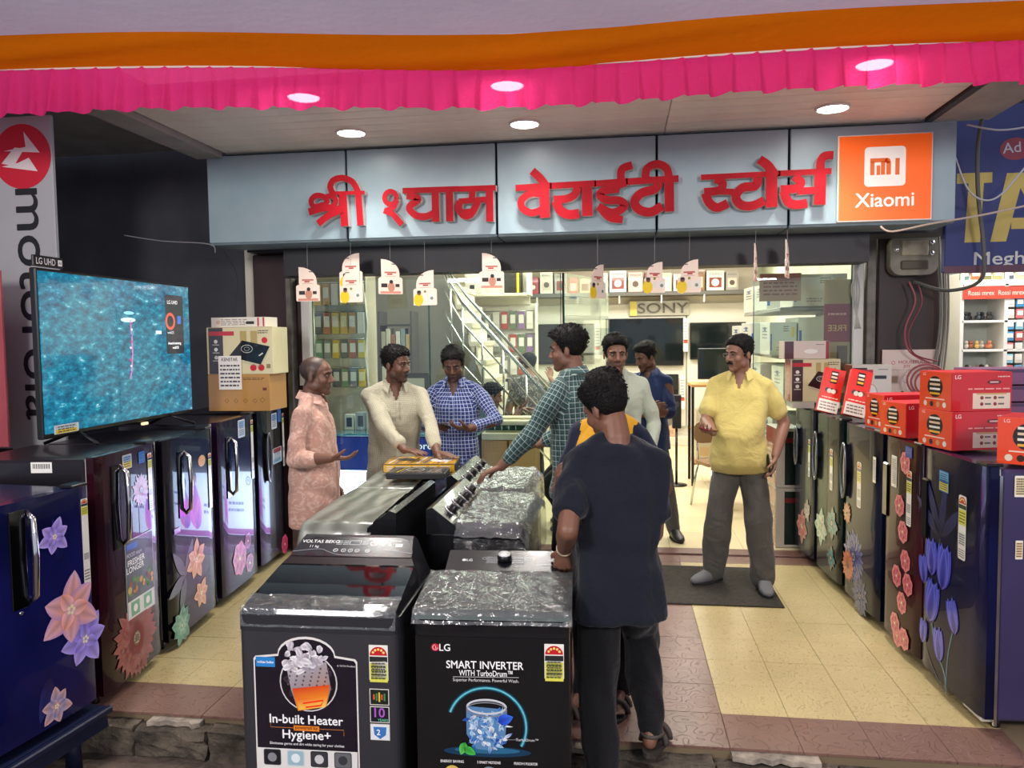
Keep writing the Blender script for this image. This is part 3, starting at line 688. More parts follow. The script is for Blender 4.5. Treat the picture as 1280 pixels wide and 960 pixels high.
p.build('brochure', PG, d2, (.06, -.0085, .54)); sticker(d2, -.02, 1.13, .085, .07, -.0085, ['d8d4b0', '7fa8d8', 'e0c83c']); energy(d2, .20, .99, .04, .30, -.0072); sticker(d2, .12, 1.13, .06, .06, -.0085, ['2a62b8', '3d86d8'])
f3, d3 = fridge('black refrigerator with orange blossoms and a green succulent low on its door', (-2.486, 4.14, 0), R(95.9), .62, 1.18, BLKD, '101016', .60, 'bar', -.095, (.73, 1.09))
p = Garden()
for a in (60, 130, 200, 250): p.petal(-.12, .38, a, .22, .07, '0c2016', '1c4a30', 1)
lily(p, .02, .43, .13, 'e8a060', 'f2c078', 7, 90, 4, 'c87038'); lily(p, .07, .215, .10, 'd89058', 'e8b070', 6, 60, 4); lily(p, -.19, .115, .12, '7cc8a0', '2f7a58', 9, 85, 4); lily(p, -.19, .115, .07, 'a8dcb8', '4a9a70', 7, 60, 7)
p.disc(.14, 1.0, .05, 'd8a058', 3, 12, .035); p.grow(d3); energy(d3, .25, .86, .04, .34, -.0072); sticker(d3, -.2, .66, .075, .03, -.0085, ['1a2030', '8a86c8'])
f4, d4 = fridge('dark purple refrigerator with faint pink roses below its chrome handle', (-2.559, 4.85, 0), R(95.9), .62, 1.20, PURP, '120e18', .60, 'bar', -.14, (.70, 1.08))
p = Garden(); rose(p, -.05, .25, .12, 'b04a80', 'd87aa8'); rose(p, .12, .17, .07, '8a3a70', 'b86a98'); rose(p, .1, .33, .06, '7a3468', 'a05a90'); p.grow(d4)
sticker(d4, .05, 1.12, .12, .12, -.0085, ['dfe6ee', '9fc0e8', 'c8d8ea']); energy(d4, .24, .95, .045, .42, -.0072)
f5, d5 = fridge('dark refrigerator nearest the shop doorway with curved handle and stickers', (-2.63, 5.515, 0), R(95.9), .56, 1.20, BLKD, '15131a', .58, 'oval', -.14, (.66, 1.03))
p = Garden(); rose(p, .19, .10, .08, 'c02a50', 'e0507a'); p.grow(d5)
sticker(d5, .03, 1.10, .12, .12, -.0085, ['dfe6ee', '8fb8e8', 'e8ecf2']); sticker(d5, .15, 1.13, .08, .1, -.0085, ['2a62b8', '3d86d8']); energy(d5, .235, .93, .04, .42, -.0072)
sticker(d5, .08, .83, .2, .12, -.0085, ['cfd4e2', 'b03a4a', 'd8dde8', '8fc0d8'])
# white price tags on the near side of the second fridge
for k, (xx) in enumerate((.20, .46)): 
    p = Print(); p.rect(0, 0, .10, .05, 'ecebe4', 1); 
    for q in range(14): p.rect(-.04 + .006 * q, .006, .002 + .002 * (q % 2), .022, '222222', 2)
    p.build('barcode_tag', PM, f2, (-.553 / 2 + .004, .055 + xx, 1.145), (0, 0, R(-90)))
# --- right row
R1D = door_mat('door_indigo', '08081c', '12164a', coat=.36); R3D = door_mat('door_midnight', '05070f', '101c3c', coat=.36); R4D = door_mat('door_green_black', '06100f', '0f2a28', coat=.36); R5D = door_mat('door_slate', '10141f', '2a3448', coat=.36)
g1, e1 = fridge('indigo refrigerator with large blue tulips at the near end of the right row', (RX(3.735), 3.735, 0), R(-86.7), .60, 1.15, R1D, '3a3258', .62, 'edge', -.262, (.70, 1.0))
p = Garden()
for (a, b, h, an) in ((-.178, .634, .19, 95), (-.055, .62, .23, 85), (-.165, .42, .23, 78), (-.262, .55, .15, 100), (.04, .42, .17, 110), (-.25, .24, .13, 85), (-.09, .235, .17, 100)):
    tulip(p, a, b, h, an, '1a1c8c', '4a56dc', 5, '8a86f0'); 
p.line(catmull([(-.165, .31), (-.12, .2), (-.03, .12), (-.01, .035)], 6), .012, '3c7a8c', 2); p.line(catmull([(.04, .34), (.0, .2), (-.01, .04)], 6), .010, '2f6a80', 2); p.line(catmull([(-.25, .18), (-.15, .1), (-.02, .03)], 6), .007, '2a3a60', 2)
for a in (40, 80, 120, 150): p.petal(-.1, .75, a, .3, .06, '0a0f3a', '16206a', 1)
p.grow(e1); sticker(e1, -.07, 1.02, .095, .10, -.0085, ['3a78b0', '68b0d8', 'd8d060']); energy(e1, .105, .845, .068, .29, -.0072)
sticker(g1, -0.0, 0, .05, .09, 0, ['efe9d8', 'd8c89a'], 'side_sticker'); s_ = bpy.data.objects[g1.children[-1].name]; s_.location = (.2985, .13, 1.07); s_.rotation_euler = (0, 0, R(90))
sticker(g1, -0.0, 0, .03, .08, 0, ['efe9d8', 'e8c89a'], 'side_sticker', 2); s_ = g1.children[-1]; s_.location = (.2985, .13, .80); s_.rotation_euler = (0, 0, R(90))
MB().box((0, .02, .5 * 1.15), (.012, .012, 1.08)).build('edge_trim', CHROME, g1, (.297, .03, 0)); MB().box((.2, .03, .05), (.16, .05, .018), .004).build('bottom_hinge', M('hinge_cream', 'cfc8b8', .4), g1)
g2, e2 = fridge('maroon refrigerator with a trail of pink blossoms down its door', (RX(4.28), 4.28, 0), R(-86.7), .47, 1.15, door_mat('door_wine', '1c0710', '4a1420', coat=.36), '2a1a22', .62, 'edge', -.2, (.70, 1.0))
p = Garden()
for k, (a, b) in enumerate(((.048, 1.038), (-.008, .80), (.043, .67), (.072, .523), (-.028, .413), (.112, .409), (.037, .287), (-.039, .149), (.081, .107), (-.01, .09))): rose(p, a, b, .062, 'b83a50', 'f08a90', 3 + (k % 3) * 3)
p.grow(e2); sticker(e2, -.085, .97, .07, .17, -.0085, ['f0eee6', 'dcdcd4', 'e8e6da']); energy(e2, .10, .86, .06, .29, -.0072); sticker(e2, .09, 1.1, .08, .06, -.0085, ['2a4a9a', '3d6ac8'])
g3, e3 = fridge('midnight blue refrigerator with orange and blue chrysanthemums on its door', (RX(4.86), 4.86, 0), R(-86.7), .59, 1.15, R3D, '12182a', .60, 'oval', -.245, (.67, 1.02))
p = Garden(); daisy(p, -.09, .33, .17, '3a66c8', '14307a', 22, 2, '14307a'); daisy(p, .02, .12, .13, '1f3f9a', '0c1c50', 16, 1, '0c1c50'); daisy(p, -.18, .25, .105, 'f0a070', 'c85a2a', 20, 7, '5a2010'); daisy(p, -.21, .58, .07, 'f0b080', 'b8582a', 16, 7, '5a2010')
p.grow(e3); energy(e3, -.02, .795, .065, .28, -.0072); sticker(e3, .22, .93, .045, .15, -.0085, ['e8e8e0', 'd8d8d2'])
g4, e4 = fridge('black-green refrigerator with teal and white flowers and oval handle', (RX(5.47), 5.47, 0), R(-86.7), .54, 1.15, R4D, '101a1a', .60, 'oval', -.21, (.68, 1.02))
p = Garden(); lily(p, -.12, .36, .14, 'e8e4d0', 'a8c8b0', 8); lily(p, .11, .44, .12, '2a9a98', '1a5a60', 8); lily(p, .1, .20, .09, '2aa098', '125058', 8); p.grow(e4); energy(e4, .08, .80, .06, .28, -.0072)
g5, e5 = fridge('slate refrigerator with red blossoms, furthest of the right row', (RX(6.04), 6.04, 0), R(-86.7), .50, 1.15, R5D, '1a2030', .60, 'oval', -.12, (.71, 1.0))
p = Garden(); lily(p, 0, .25, .14, 'd8504a', 'e8a098', 8); lily(p, .12, .4, .09, 'd8d0c8', 'b09088', 7); p.grow(e5); energy(e5, .16, .80, .05, .28, -.0072)
# ================================================================ television on the left row
tv = thing('television', 'large television showing blue sea on top of the left refrigerators', 'television', (-2.80, 4.06, 1.245), R(91))
MB().box((0, .02, .42), (1.37, .035, .84), .006).build('bezel', BLKPL, tv); MB().box((0, .055, .30), (.9, .06, .45), .015).build('back_cover', BLKPL, tv)
def sea_mat():
    m = bpy.data.materials.new('screen_sea'); m.use_nodes = True; nt = m.node_tree; b = nt.nodes['Principled BSDF']; L = nt.links.new
    tc = nt.nodes.new('ShaderNodeTexCoord'); mp = nt.nodes.new('ShaderNodeMapping'); mp.inputs['Rotation'].default_value = (0, R(-28), 0); mp.inputs['Scale'].default_value = (1, 1, 2.0)
    n = nt.nodes.new('ShaderNodeTexNoise'); n.inputs['Scale'].default_value = 15; n.inputs['Detail'].default_value = 7; n.inputs['Roughness'].default_value = .68
    r = nt.nodes.new('ShaderNodeValToRGB'); e = r.color_ramp.elements; e[0].position = .36; e[0].color = (*hx('03506e'), 1); e[1].position = .70; e[1].color = (*hx('c8f4f8'), 1)
    for pos, c in ((.47, '066f94'), (.55, '0b88aa'), (.62, '2fa8c4')): x = e.new(pos); x.color = (*hx(c), 1)
    L(tc.outputs['Object'], mp.inputs[0]); L(mp.outputs[0], n.inputs['Vector']); L(n.outputs[0], r.inputs[0]); L(r.outputs[0], b.inputs['Emission Color']); b.inputs['Emission Strength'].default_value = 1.0
    b.inputs['Base Color'].default_value = (.01, .01, .01, 1); b.inputs['Roughness'].default_value = .12; b.inputs['Coat Weight'].default_value = .5
    return m
MB().box((0, 0, .425), (1.345, .006, .80)).build('screen', sea_mat(), tv, (0, .0, 0))
p = Print(); p.line(catmull([(.04, .60), (.05, .45), (.04, .34), (.02, .26)], 5), .012, 'b87ab0', 1)
for k in range(9): p.rect(.045 + .008 * (k % 2) - .003 * k, .58 - .035 * k, .016, .012, ['c03a8a', 'e8d8e8', '5a3a8a'][k % 3], 2)
p.disc(.02, .60, .07, 'cfeef4', 1, 12, .014); p.disc(.03, .64, .05, '8fd8e6', 1, 12, .01)
p.build('screen_boat', print_mat('screen_print', .2, .3, .7), tv, (0, -.0035, 0)); p = Print(); p.rect(.50, .58, .20, .37, '2a2f38', 2, .01); p.text('LG UHD', .48, .72, .032, 'e8ecf0', 3, .01); p.ring(.45, .60, .045, .018, 'd85a4a', 3); p.rect(.55, .61, .04, .05, '3a70c8', 3); p.text('webOS', .45, .53, .024, 'e8ecf0', 3); p.text('Award-winning', .49, .46, .024, 'ffffff', 3, .01); p.text('webOS', .50, .435, .024, 'ffffff', 3, .01)
p.rect(.32, .53, .06, .02, 'd8eef0', 1); p.build('screen_caption', print_mat('screen_print', .2, .3, .7), tv, (0, -.0035, 0))
sticker(tv, -.53, .04, .18, .045, -.0065, ['dfe6ea', 'c8d4da', 'e8c83c'], 'price_sticker')
mb = MB(); mb.box((0, 0, 0), (.21, .012, .055), .004); pl = mb.build('name_plate', BLKPL, tv, (-.60, .0, .872)); p = Print(); p.text('LG UHD', -.02, 0, .045, 'f2f4f6', 1, .015, width=.13); p.rect(.078, 0, .03, .03, 'f2f4f6', 1); p.text('AI', .078, 0, .022, '101010', 2); p.build('lettering', PM, pl, (0, -.0068, 0))
for q in (-1, 1):
    mb = MB(); mb.tube([(q * .47, -.13, .007), (q * .42, .02, .07), (q * .47, .17, .007)], .009, 6); mb.build('leg', M('leg_black', '101014', .3, .5), tv, (0, 0, -.055))
MB().box((.14, -.002, -.012), (.05, .02, .016), .003).build('sensor', M('sensor_light', 'd8c8a0', .3, emit='ffd8a0', es=1), tv)
# ================================================================ front washing machines
GREY = M('washer_grey', '3f3f44', .38, .35, noise=(5, .06)); GLOSSG = M('washer_dark_gloss', '0d0f14', .10, coat=.7)
FILM = clear_mat('wrap_film', 'e4e8e8', .14, .06, .85, (14, 1.0), .10, 'c8d0d0'); FILM_L = clear_mat('wrap_film_light', 'f4f6f6', .10, .05, .8, (22, 1.0), .03)
def rbox_outline(w_, d_, r): return rrect(w_, d_, r, 5)
def washer_body(t, w_, d_, z0, z1, mat, r=.035):
    return MB().prism([(a, b + d_ / 2) for a, b in rbox_outline(w_, d_, r)], z0, z1, 'xy').build('body', mat, t)
def film_patch(name, f, nu, nv, mat, parent): return grid(f, nu, nv).build(name, mat, parent)
rn = random.Random(11)
WV = [(rn.uniform(8, 38), rn.uniform(8, 38), rn.uniform(0, 6)) for _ in range(7)]
def crinkle(x, y, a=.004): return a * sum(abs(math.sin(p_ * x + q_ * y + s_ + 1.5 * math.sin(q_ * .5 * x))) for p_, q_, s_ in WV) / 3.0
# --- left one, grey, with heater poster
wv = thing('washing_machine', 'grey top-load washing machine with an In-built Heater poster on its front', 'washing machine', (-1.12, 2.668, -.17), R(1.4))
Wv = .62; washer_body(wv, Wv, .58, .03, .80, GREY)
MB().prism([(a, b + .29) for a, b in rbox_outline(Wv + .006, .585, .038)], .80, .862, 'xy').build('top_rim', M('washer_rim', '35363c', .25, .3, coat=.3), wv)
# lid and console profile across the depth
pr = [(.012, .862), (.02, .878), (.06, .892), (.20, .918), (.345, .948), (.36, .95), (.40, .972), (.50, 1.022), (.535, 1.03), (.565, 1.01), (.57, .862)]
mb = MB(); n = len(pr)
for i in range(n - 1):
    (y0, z0), (y1, z1) = pr[i], pr[i + 1]
    def hw(y, z): return Wv / 2 - .012 - .055 * max(0, (z - .885)) / .145 * (.55 + .45 * (y > .37))
    a, b = hw(y0, z0), hw(y1, z1)
    mb.mi = 1 if y1 <= .361 else 0
    mb.add([(-a, y0, z0), (a, y0, z0), (b, y1, z1), (-b, y1, z1)], [(0, 1, 2, 3)], False)
    mb.mi = 0
    for q in (-1, 1): mb.add([(q * a, y0, z0), (q * (Wv / 2 - .004), y0, .862), (q * (Wv / 2 - .004), y1, .862), (q * b, y1, z1)], [(0, 1, 2, 3)], True)
mb.build('lid', [M('washer_top_black', '1b1c21', .3, coat=.5), M('lid_glass', '121216', .05, coat=1)], wv)
# console face (flat print on the slope)
p = Print(); W2 = .262
p.poly([(-W2, -.02), (-.235, .045), (-.19, .066), (.19, .066), (.235, .045), (W2, -.02), (W2, -.055), (-W2, -.055)], '1d1e22', 1)
p.text('VOLTAS BEKO', -.155, .035, .026, 'f2f2f0', 2, .02); p.text('11 kg', -.175, .002, .020, 'e8e8e8', 2, .01)
p.line(catmull([(-W2, -.03), (-.15, -.012), (-.10, -.03), (-.05, -.045), (.05, -.045), (.10, -.03), (.14, -.012), (W2, -.03)], 5), .003, '8a8c92', 2)
p.rect(0, .03, .05, .028, 'c8ccd0', 2); p.rect(0, .03, .044, .022, '15171c', 3); p.rect(0, .03, .03, .008, '3a4a54', 4)
for u in (-.07, -.04, .045): p.bars(u, .03, .026, .03, 4, 'c8ccd0', 2, 3)
for u in (-.075, -.04, -.01, .02, .065): p.ring(u, -.018, .0095, .003, 'd8dadd', 2, 14); p.rect(u, -.018, .008, .003, 'd8dadd', 2)
p.ring(.082, .026, .014, .003, 'd8dadd', 2, 14); p.bars(.125, .02, .02, .016, 2, 'd0d2d6', 2); p.rect(.155, .02, .012, .012, 'd0d2d6', 2); p.rect(.195, .018, .03, .018, 'e8e8e8', 2); p.bars(.175, .045, .05, .006, 1, 'd0d2d6', 2)
p.build('control_panel', PG, wv, (0, .447, .9975), (R(-63.5), 0, 0))
film_patch('plastic_film', lambda u, v: (-.30 + .60 * u, -.004 + .11 * v if v > .25 else -.004 + .05 * v, (.81 + .07 * min(1, v * 4) if v < .25 else .884 + .020 * (v - .25)) + crinkle(u * .6, v * .3, .005)), 50, 16, FILM, wv)
p = Print()
for yy, ww in ((.07, .05), (.06, .035), (.065, .02)): pass
ps = [(.151, -.40), (.151, .190), (.065, .205)]
arch = [(-.043 + .112 * math.cos(R(a)), .205 + .112 * math.sin(R(a)) * .62 + .01) for a in range(0, 181, 15)]
outl = [(-.25, -.45), (.153, -.45), (.153, .195), (.145, .205)] + arch + [(-.242, .205), (-.25, .195)]
p.poly(outl, 'e8e4e0', 1); inn = [(-.05 + (a + .05) * .972, -.13 + (b + .13) * .978) for a, b in outl]; p.poly(inn, '181120', 2)
p.disc(-.037, .11, .112, 'd8d4d4', 3, 30); p.disc(-.037, .11, .107, '140f18', 4, 30)
for k in range(9): p.petal(-.037, .12, 20 + 40 * k, .1, .06, '2a2030', '3a2a38', 5)
p.poly([(-.125, .19), (.035, .19), (.05, .09), (.03, .02), (-.08, .0), (-.105, .08)], [hx(c) for c in ('c8c0c4', 'a8a0a4', '8a8286', 'b86a40', 'c8602a', '9a9096')], 6); p.poly([(-.100, .085), (.047, .105), (.03, .02), (-.08, .0)], [hx(c) for c in ('d83a18', 'e04a1c', 'ffb030', 'ff9a20')], 7); p.poly([(-.085, .045), (.038, .062), (.028, .02), (-.075, .005)], [hx(c) for c in ('f06a20', 'f88a28', 'ffd060', 'ffc850')], 8); p.line([(-.06, .03), (.02, .045), (.01, .025), (-.05, .015)], .006, 'ff3010', 9)
for k in range(46):
    a_ = rr.uniform(0, 6.28); q_ = rr.uniform(0, 1) ** .6; p.petal(-.055 + .072 * q_ * math.cos(a_), .205 + .048 * q_ * math.sin(a_), rr.uniform(0, 360), rr.uniform(.025, .05), rr.uniform(.018, .034), ['c8c0c8', 'e6e2e8', '98909c', 'f4f2f4', 'b8b0bc'][k % 5], ['e8e4ea', 'b0a8b4', 'f4f2f4', 'd0c8d2'][k % 4], 9 + (k % 12) * .25, None, .1, 5, True)
for k in range(30): p.disc(-.10 + .028 * (k % 6) - .004 * (k // 6), .165 - .016 * (k // 6), .0045, '5a5256', 6.6, 6)
p.rect(-.203, .183, .075, .038, '2a86d0', 3); p.text('voltas beko', -.203, .183, .014, 'ffffff', 4, .02); p.text('A TATA Product', .11, .178, .010, 'e8e8e8', 3)
p.text('In-built Heater', -.05, -.034, .048, 'ffffff', 4, .022, width=.285); p.rect(-.05, -.068, .10, .020, 'e8842a', 3); p.text('powered by', -.05, -.067, .018, '301808', 4); p.text('Hygiene+', -.05, -.098, .048, 'ffffff', 4, .022, width=.187)
p.text('Eliminates germs and dirt while caring for your clothes', -.05, -.131, .014, 'f0f0f0', 4, .012, width=.29); p.line([(-.19, -.05), (-.19, -.068), (-.1, -.068)], .002, 'c87a3a', 3); p.line([(0, -.068), (.095, -.068), (.095, -.09)], .002, 'c87a3a', 3)
p.rect(-.05, -.30, .39, .30, 'e8e6e2', 3)
for k in range(4):
    u = -.187 + .092 * k; p.rect(u, -.185, .068, .062, ['3a3c42', 'c8d8dc', '2a2a2e', '4a4c50'][k], 4, .008); p.rect(u, -.185, .06, .054, ['1c1e24', '9fc0cc', '3a3a40', '6a6c70'][k], 5, .006); p.disc(u, -.185, .018, ['8a8c92', 'e8f4f6', 'd0d0d0', '3a3c40'][k], 6, 12)
p.build('front_poster', PG, wv, (0, -.0015, .50))
energy(wv, .234, .695, .072, .134, -.0015, kind=1)
p = Print()
for k, (c1_, c2_) in enumerate((('1c241c', '3f8a4a'), ('1c1a28', 'b060c8'), ('e8eef4', '3f7ac0'))):
    v = .565 - .067 * k; p.rect(0, v, .074, .062, 'e4e0d8', 1); p.rect(0, v, .068, .056, c1_, 2)
    if k == 0: [p.rect(-.02 + .01 * q, v, .006, .02 + .008 * (q % 3), ['e05a3a', '3f8a4a', 'e0c83a'][q % 3], 3) for q in range(5)]
    if k == 1: p.text('10', 0, v + .008, .05, c2_, 3, .02); p.text('YEARS', .012, v - .020, .014, '6ad0a0', 4, .01)
    if k == 2: p.poly([(-.025, v + .02), (.025, v + .02), (.022, v - .01), (0, v - .026), (-.022, v - .01)], c2_, 3); p.text('2', -.006, v, .03, 'ffffff', 4, .02)
p.build('badge_sticker', PG, wv, (.234, -.0015, 0))
for q in (-1, 1):
    for yy in (.07, .5): MB().lathe([(.025, 0), (.025, .012), (.018, .035)], n=10).build('foot', BLKPL, wv, (q * .24, yy, 0))
# --- right one, black, smart inverter
wl = thing('washing_machine', 'black top-load washing machine with SMART INVERTER print and a silver dial', 'washing machine', (-.462, 2.67, -.17), R(3.0))
Wl = .57; washer_body(wl, Wl, .57, .03, .83, M('washer_black', '141518', .22, coat=.4, noise=(3, .1)), .03)
MB().prism([(a, b + .285) for a, b in rbox_outline(Wl + .004, .574, .032)], .83, .872, 'xy').build('top_rim', GLOSSG, wl)
mb = MB(); mb.prism([(.0, .872), (.006, .884), (.37, .918), (.37, .872)], -Wl / 2 + .006, Wl / 2 - .006, 'yz'); mb.build('lid', M('lid_smoke', '55605c', .12, coat=1), wl)
mb = MB(); pts = [(.372, .90), (.395, .932), (.53, .978), (.555, .965), (.56, .872), (.372, .872)]; mb.prism(pts, -.235, .235, 'yz'); mb.build('console', M('console_black', '17181c', .25, coat=.3), wl)
p = Print(); sl = math.degrees(math.atan2(.046, .135))
p.disc(-.165, -.002, .0085, 'd8dadd', 1, 14); p.text('LG', -.142, -.002, .022, 'e8eaec', 1, .01); p.bars(-.045, .0, .05, .05, 5, 'a8aab0', 1, 2); p.bars(.062, .0, .05, .05, 5, 'a8aab0', 1, 5); p.ring(-.08, .01, .008, .002, 'a8aab0', 1, 12); p.ring(.11, .01, .008, .002, 'a8aab0', 1, 12); p.bars(.19, -.03, .06, .006, 1, 'a8aab0', 1)
p.build('console_print', PG, wl, (0, .4625, .9565), (R(sl - 90), 0, 0))
kn = MB().lathe([(.030, 0), (.030, .020), (.026, .026), (.004, .027)], n=28).build('dial', M('dial_black', '0a0a0c', .3), wl, (.006, .465, .957), (R(-8 + sl), 0, 0)); MB().lathe([(.0265, .026), (.026, .0285), (.002, .029)], n=28).build('dial_face', M('dial_silver', 'd8d8d6', .35, .3), kn)
film_patch('plastic_film', lambda u, v: (-Wl / 2 - .006 + (Wl + .012) * u, -.008 + .40 * v, (.845 + .045 * min(1, v * 16) if v < .0625 else .890 + .033 * (v - .0625)) + .003 + crinkle(u * .6, v * .5, .006)), 60, 44, FILM, wl)
p = Print(); p.rect(0, .43, .555, .76, '101114', 1)
for k in range(10): p.ring(-.02, .48, .135 + .002 * k, .003, ['0c2a3a', '14506a', '2a90a8', '5cc8d8', 'a0ecf0', '5cc8d8', '2a90a8', '14506a', '0e3040', '0c2028'][k], 2, 40, a0=-30, a1=160)
p.disc(-.02, .385, .16, '123a58', 2, 30, .02); p.disc(-.02, .39, .12, '2a6a90', 3, 30, .012)
p.poly([(-.095, .555), (.055, .545), (.045, .42), (.0, .39), (-.06, .395), (-.095, .45)], '5a8ab8', 4)
for k in range(110):
    a_ = rr.uniform(0, 360); p.petal(-.02 + rr.uniform(-.062, .062), .465 + rr.uniform(-.06, .06), a_, rr.uniform(.012, .04), rr.uniform(.006, .016), ['dcecf6', '7ab0dc', '2a58b0', 'a8d0ea', '3a70c8', 'f4fafc', '5a9ad0'][k % 7], ['f4fafc', '3a70c8', 'a8d0ea', '2a58b0'][k % 4], 5 + (k % 20) * .25, None, .15, 4)
p.ring(-.02, .555, .07, .008, 'd0d4da', 11, 30, .026); p.ring(-.02, .545, .072, .004, '8a9098', 11, 30, .026); p.petal(-.10, .42, 250, .05, .03, '2fa03a', '6ad060', 11); p.petal(-.105, .40, 330, .05, .03, '2fa03a', '4ac050', 11); p.petal(.02, .50, 20, .06, .04, '1a3ac0', '3a70e8', 11)
p.text('SMART INVERTER', -.025, .708, .040, 'ffffff', 3, .018, width=.28); p.text('WITH TurboDrum\u2122', -.022, .678, .030, 'ffffff', 3, .010, width=.195); p.line([(-.142, .662), (.098, .665)], .0016, 'd8d8d8', 3); p.text('Superior Performance. Powerful Wash.', -.022, .650, .017, 'e0e0e0', 3, width=.24)
p.disc(-.205, .770, .0145, 'c8203a', 3, 20); p.ring(-.205, .770, .009, .002, 'f4d8d8', 4, 16, a0=90, a1=360); p.rect(-.203, .770, .002, .012, 'f4d8d8', 4); p.text('LG', -.170, .770, .036, 'ffffff', 3, .014); p.line([(.035, .432), (.098, .434)], .0014, 'a0a0a0', 3); p.text('TurboDrum\u2122', .125, .434, .014, 'f0f0f0', 3)
for k, s_ in enumerate(('ENERGY SAVING', '3 SMART MOTIONS', 'PUNCH+3 PULSATOR')): u = (-.15, -.015, .12)[k]; p.text(s_, u, .345, .014, 'ffffff', 3, .012, width=.085); p.disc(u, .30, .03, ['e0c060', '7a8a98', '3a4a58'][k], 3, 18)
p.build('front_print', print_mat('print_satin', .25, .4), wl, (0, -.0015, 0)); energy(wl, .226, .728, .070, .128, -.003, kind=1)
for q in (-1, 1):
    for yy in (.07, .49): MB().lathe([(.025, 0), (.025, .012), (.018, .035)], n=10).build('foot', BLKPL, wl, (q * .22, yy, 0))
# ================================================================ twin-tub machines behind them
TT = M('twin_tub_black', '0f1013', .25, coat=.4, noise=(4, .1)); KN = M('knob_black', '050506', .3)
GCOV = clear_mat('grey_cover', 'b0b0b0', .25, .10, .6, (10, .8), .62, '8f938f')
def cover_mat():
    m = bpy.data.materials.new('cover_grey_plastic'); m.use_nodes = True; nt = m.node_tree; b = nt.nodes['Principled BSDF']; L = nt.links.new
    tc = nt.nodes.new('ShaderNodeTexCoord'); wv_ = nt.nodes.new('ShaderNodeTexWave'); wv_.inputs['Scale'].default_value = 3.2; wv_.inputs['Distortion'].default_value = 7; wv_.inputs['Detail'].default_value = 3; wv_.bands_direction = 'Y'
    r = nt.nodes.new('ShaderNodeValToRGB'); r.color_ramp.elements[0].color = (*hx('666a61'), 1); r.color_ramp.elements[1].color = (*hx('8d9187'), 1)
    bp = nt.nodes.new('ShaderNodeBump'); bp.inputs['Strength'].default_value = .3; bp.inputs['Distance'].default_value = .010
    L(tc.outputs['Object'], wv_.inputs[0]); L(wv_.outputs[1], r.inputs[0]); L(r.outputs[0], b.inputs['Base Color']); L(wv_.outputs[1], bp.inputs['Height']); L(bp.outputs[0], b.inputs['Normal'])
    b.inputs['Roughness'].default_value = .28; b.inputs['Coat Weight'].default_value = .3; return m
COVER = cover_mat()
def twin_tub(label, loc, rz, wrap, W_=.78, D_=.46, knobs=True, console=True):
    """console along the back (y = D_), front faces -y"""
    t = thing('twin_tub_washer', label, 'washing machine', loc, rz, 'twin-tub washing machines in the middle of the forecourt')
    MB().prism([(a, b + D_ / 2) for a, b in rrect(W_, D_, .05, 5)], .03, .80, 'xy').build('body', TT, t)
    for q in (-1, 1): MB().box((q * W_ * .245, .16, .815), (W_ * .46, .30, .03), .012).build('lid', M('lid_dark_blue', '0e1420', .12, coat=.8), t)
    if not console: MB().box((0, D_ - .075, .815), (W_ - .04, .13, .03), .01).build('rear_ledge', TT, t)
    mb = MB() if console else None
    if console: mb.prism([(.315, .80), (.325, .845), (.43, .925), (.46, .915), (.46, .80)], -W_ / 2 + .01, W_ / 2 - .01, 'yz'); mb.build('console', M('console_twin', '1c1d20', .22, .3, coat=.5), t)
    sl_ = math.degrees(math.atan2(.08, .105))
    for k in range(4 if knobs else 0):
        kk = MB().lathe([(.034, 0), (.032, .006), (.022, .010), (.020, .034), (.016, .038), (.003, .039)], n=18).build('knob', KN, t, (-.24 + .155 * k, .372, .881), (R(sl_), 0, 0)); MB().box((0, 0, .036), (.008, .040, .016), .003).build('grip', M('knob_silver', 'c0c2c4', .2, .9), kk)
        MB().lathe([(.040, 0), (.040, .003), (.034, .004)], n=20).build('dial_ring', M('knob_silver', 'c0c2c4', .2, .9), t, (-.24 + .155 * k, .371, .8805), (R(sl_), 0, 0))
    p = Print(); [p.bars(-.24 + .155 * k, -.035, .10, .012, 2, 'c8cacc', 1, k) for k in range(4)]; p.rect(.30, .0, .09, .07, '3a3c42', 1); p.bars(.30, 0, .08, .05, 3, 'd0d2d6', 2, 8)
    if console: p.build('console_print', PG, t, (0, .374, .8855), (R(sl_ - 90), 0, 0))
    if wrap == 'clear':
        f = lambda u, v: (-W_ / 2 - .012 + (W_ + .024) * u, -.02 + .345 * v, .842 + crinkle(u * .8, v * .5, .010) - .05 * max(0, .12 - v) / .12 - .06 * max(0, abs(u - .5) - .44) / .06)
        film_patch('plastic_wrap', f, 56, 34, FILM, t)
        f2_ = lambda u, v: (-W_ / 2 - .012 + (W_ + .024) * u, -.02 - .012 * math.sin(9 * u) * (1 - v), .60 + .19 * v + .01 * math.sin(14 * u) * (1 - v) + crinkle(u, v, .004)); film_patch('wrap_skirt', f2_, 40, 8, FILM_L, t)
        f3_ = lambda u, v: (-W_ / 2 - .014 - .008 * math.sin(11 * u) * (1 - v), -.02 + .345 * u, .62 + .17 * v + .015 * math.sin(17 * u) * (1 - v)); film_patch('wrap_skirt', f3_, 20, 8, FILM_L, t)
    else:
        def f(u, v):
            a, b = abs(u - .5) * 2, abs(v - .5) * 2; edge = max(0, a - .86) / .14, max(0, b - .82) / .18
            return (-W_ / 2 - .012 + (W_ + .024) * u, -.02 + .36 * v, .862 + .012 * math.sin(3 * u + 1) + crinkle(u * .5, v * .4, .005) - .09 * edge[0] ** 2 - .08 * edge[1] ** 2 * (v < .5))
        film_patch('grey_cover', f, 44, 30, COVER, t)
    for q in (-1, 1):
        for yy in (.07, D_ - .07): MB().lathe([(.022, 0), (.02, .035)], n=10).build('foot', BLKPL, t, (q * (W_ / 2 - .08), yy, 0))
    return t
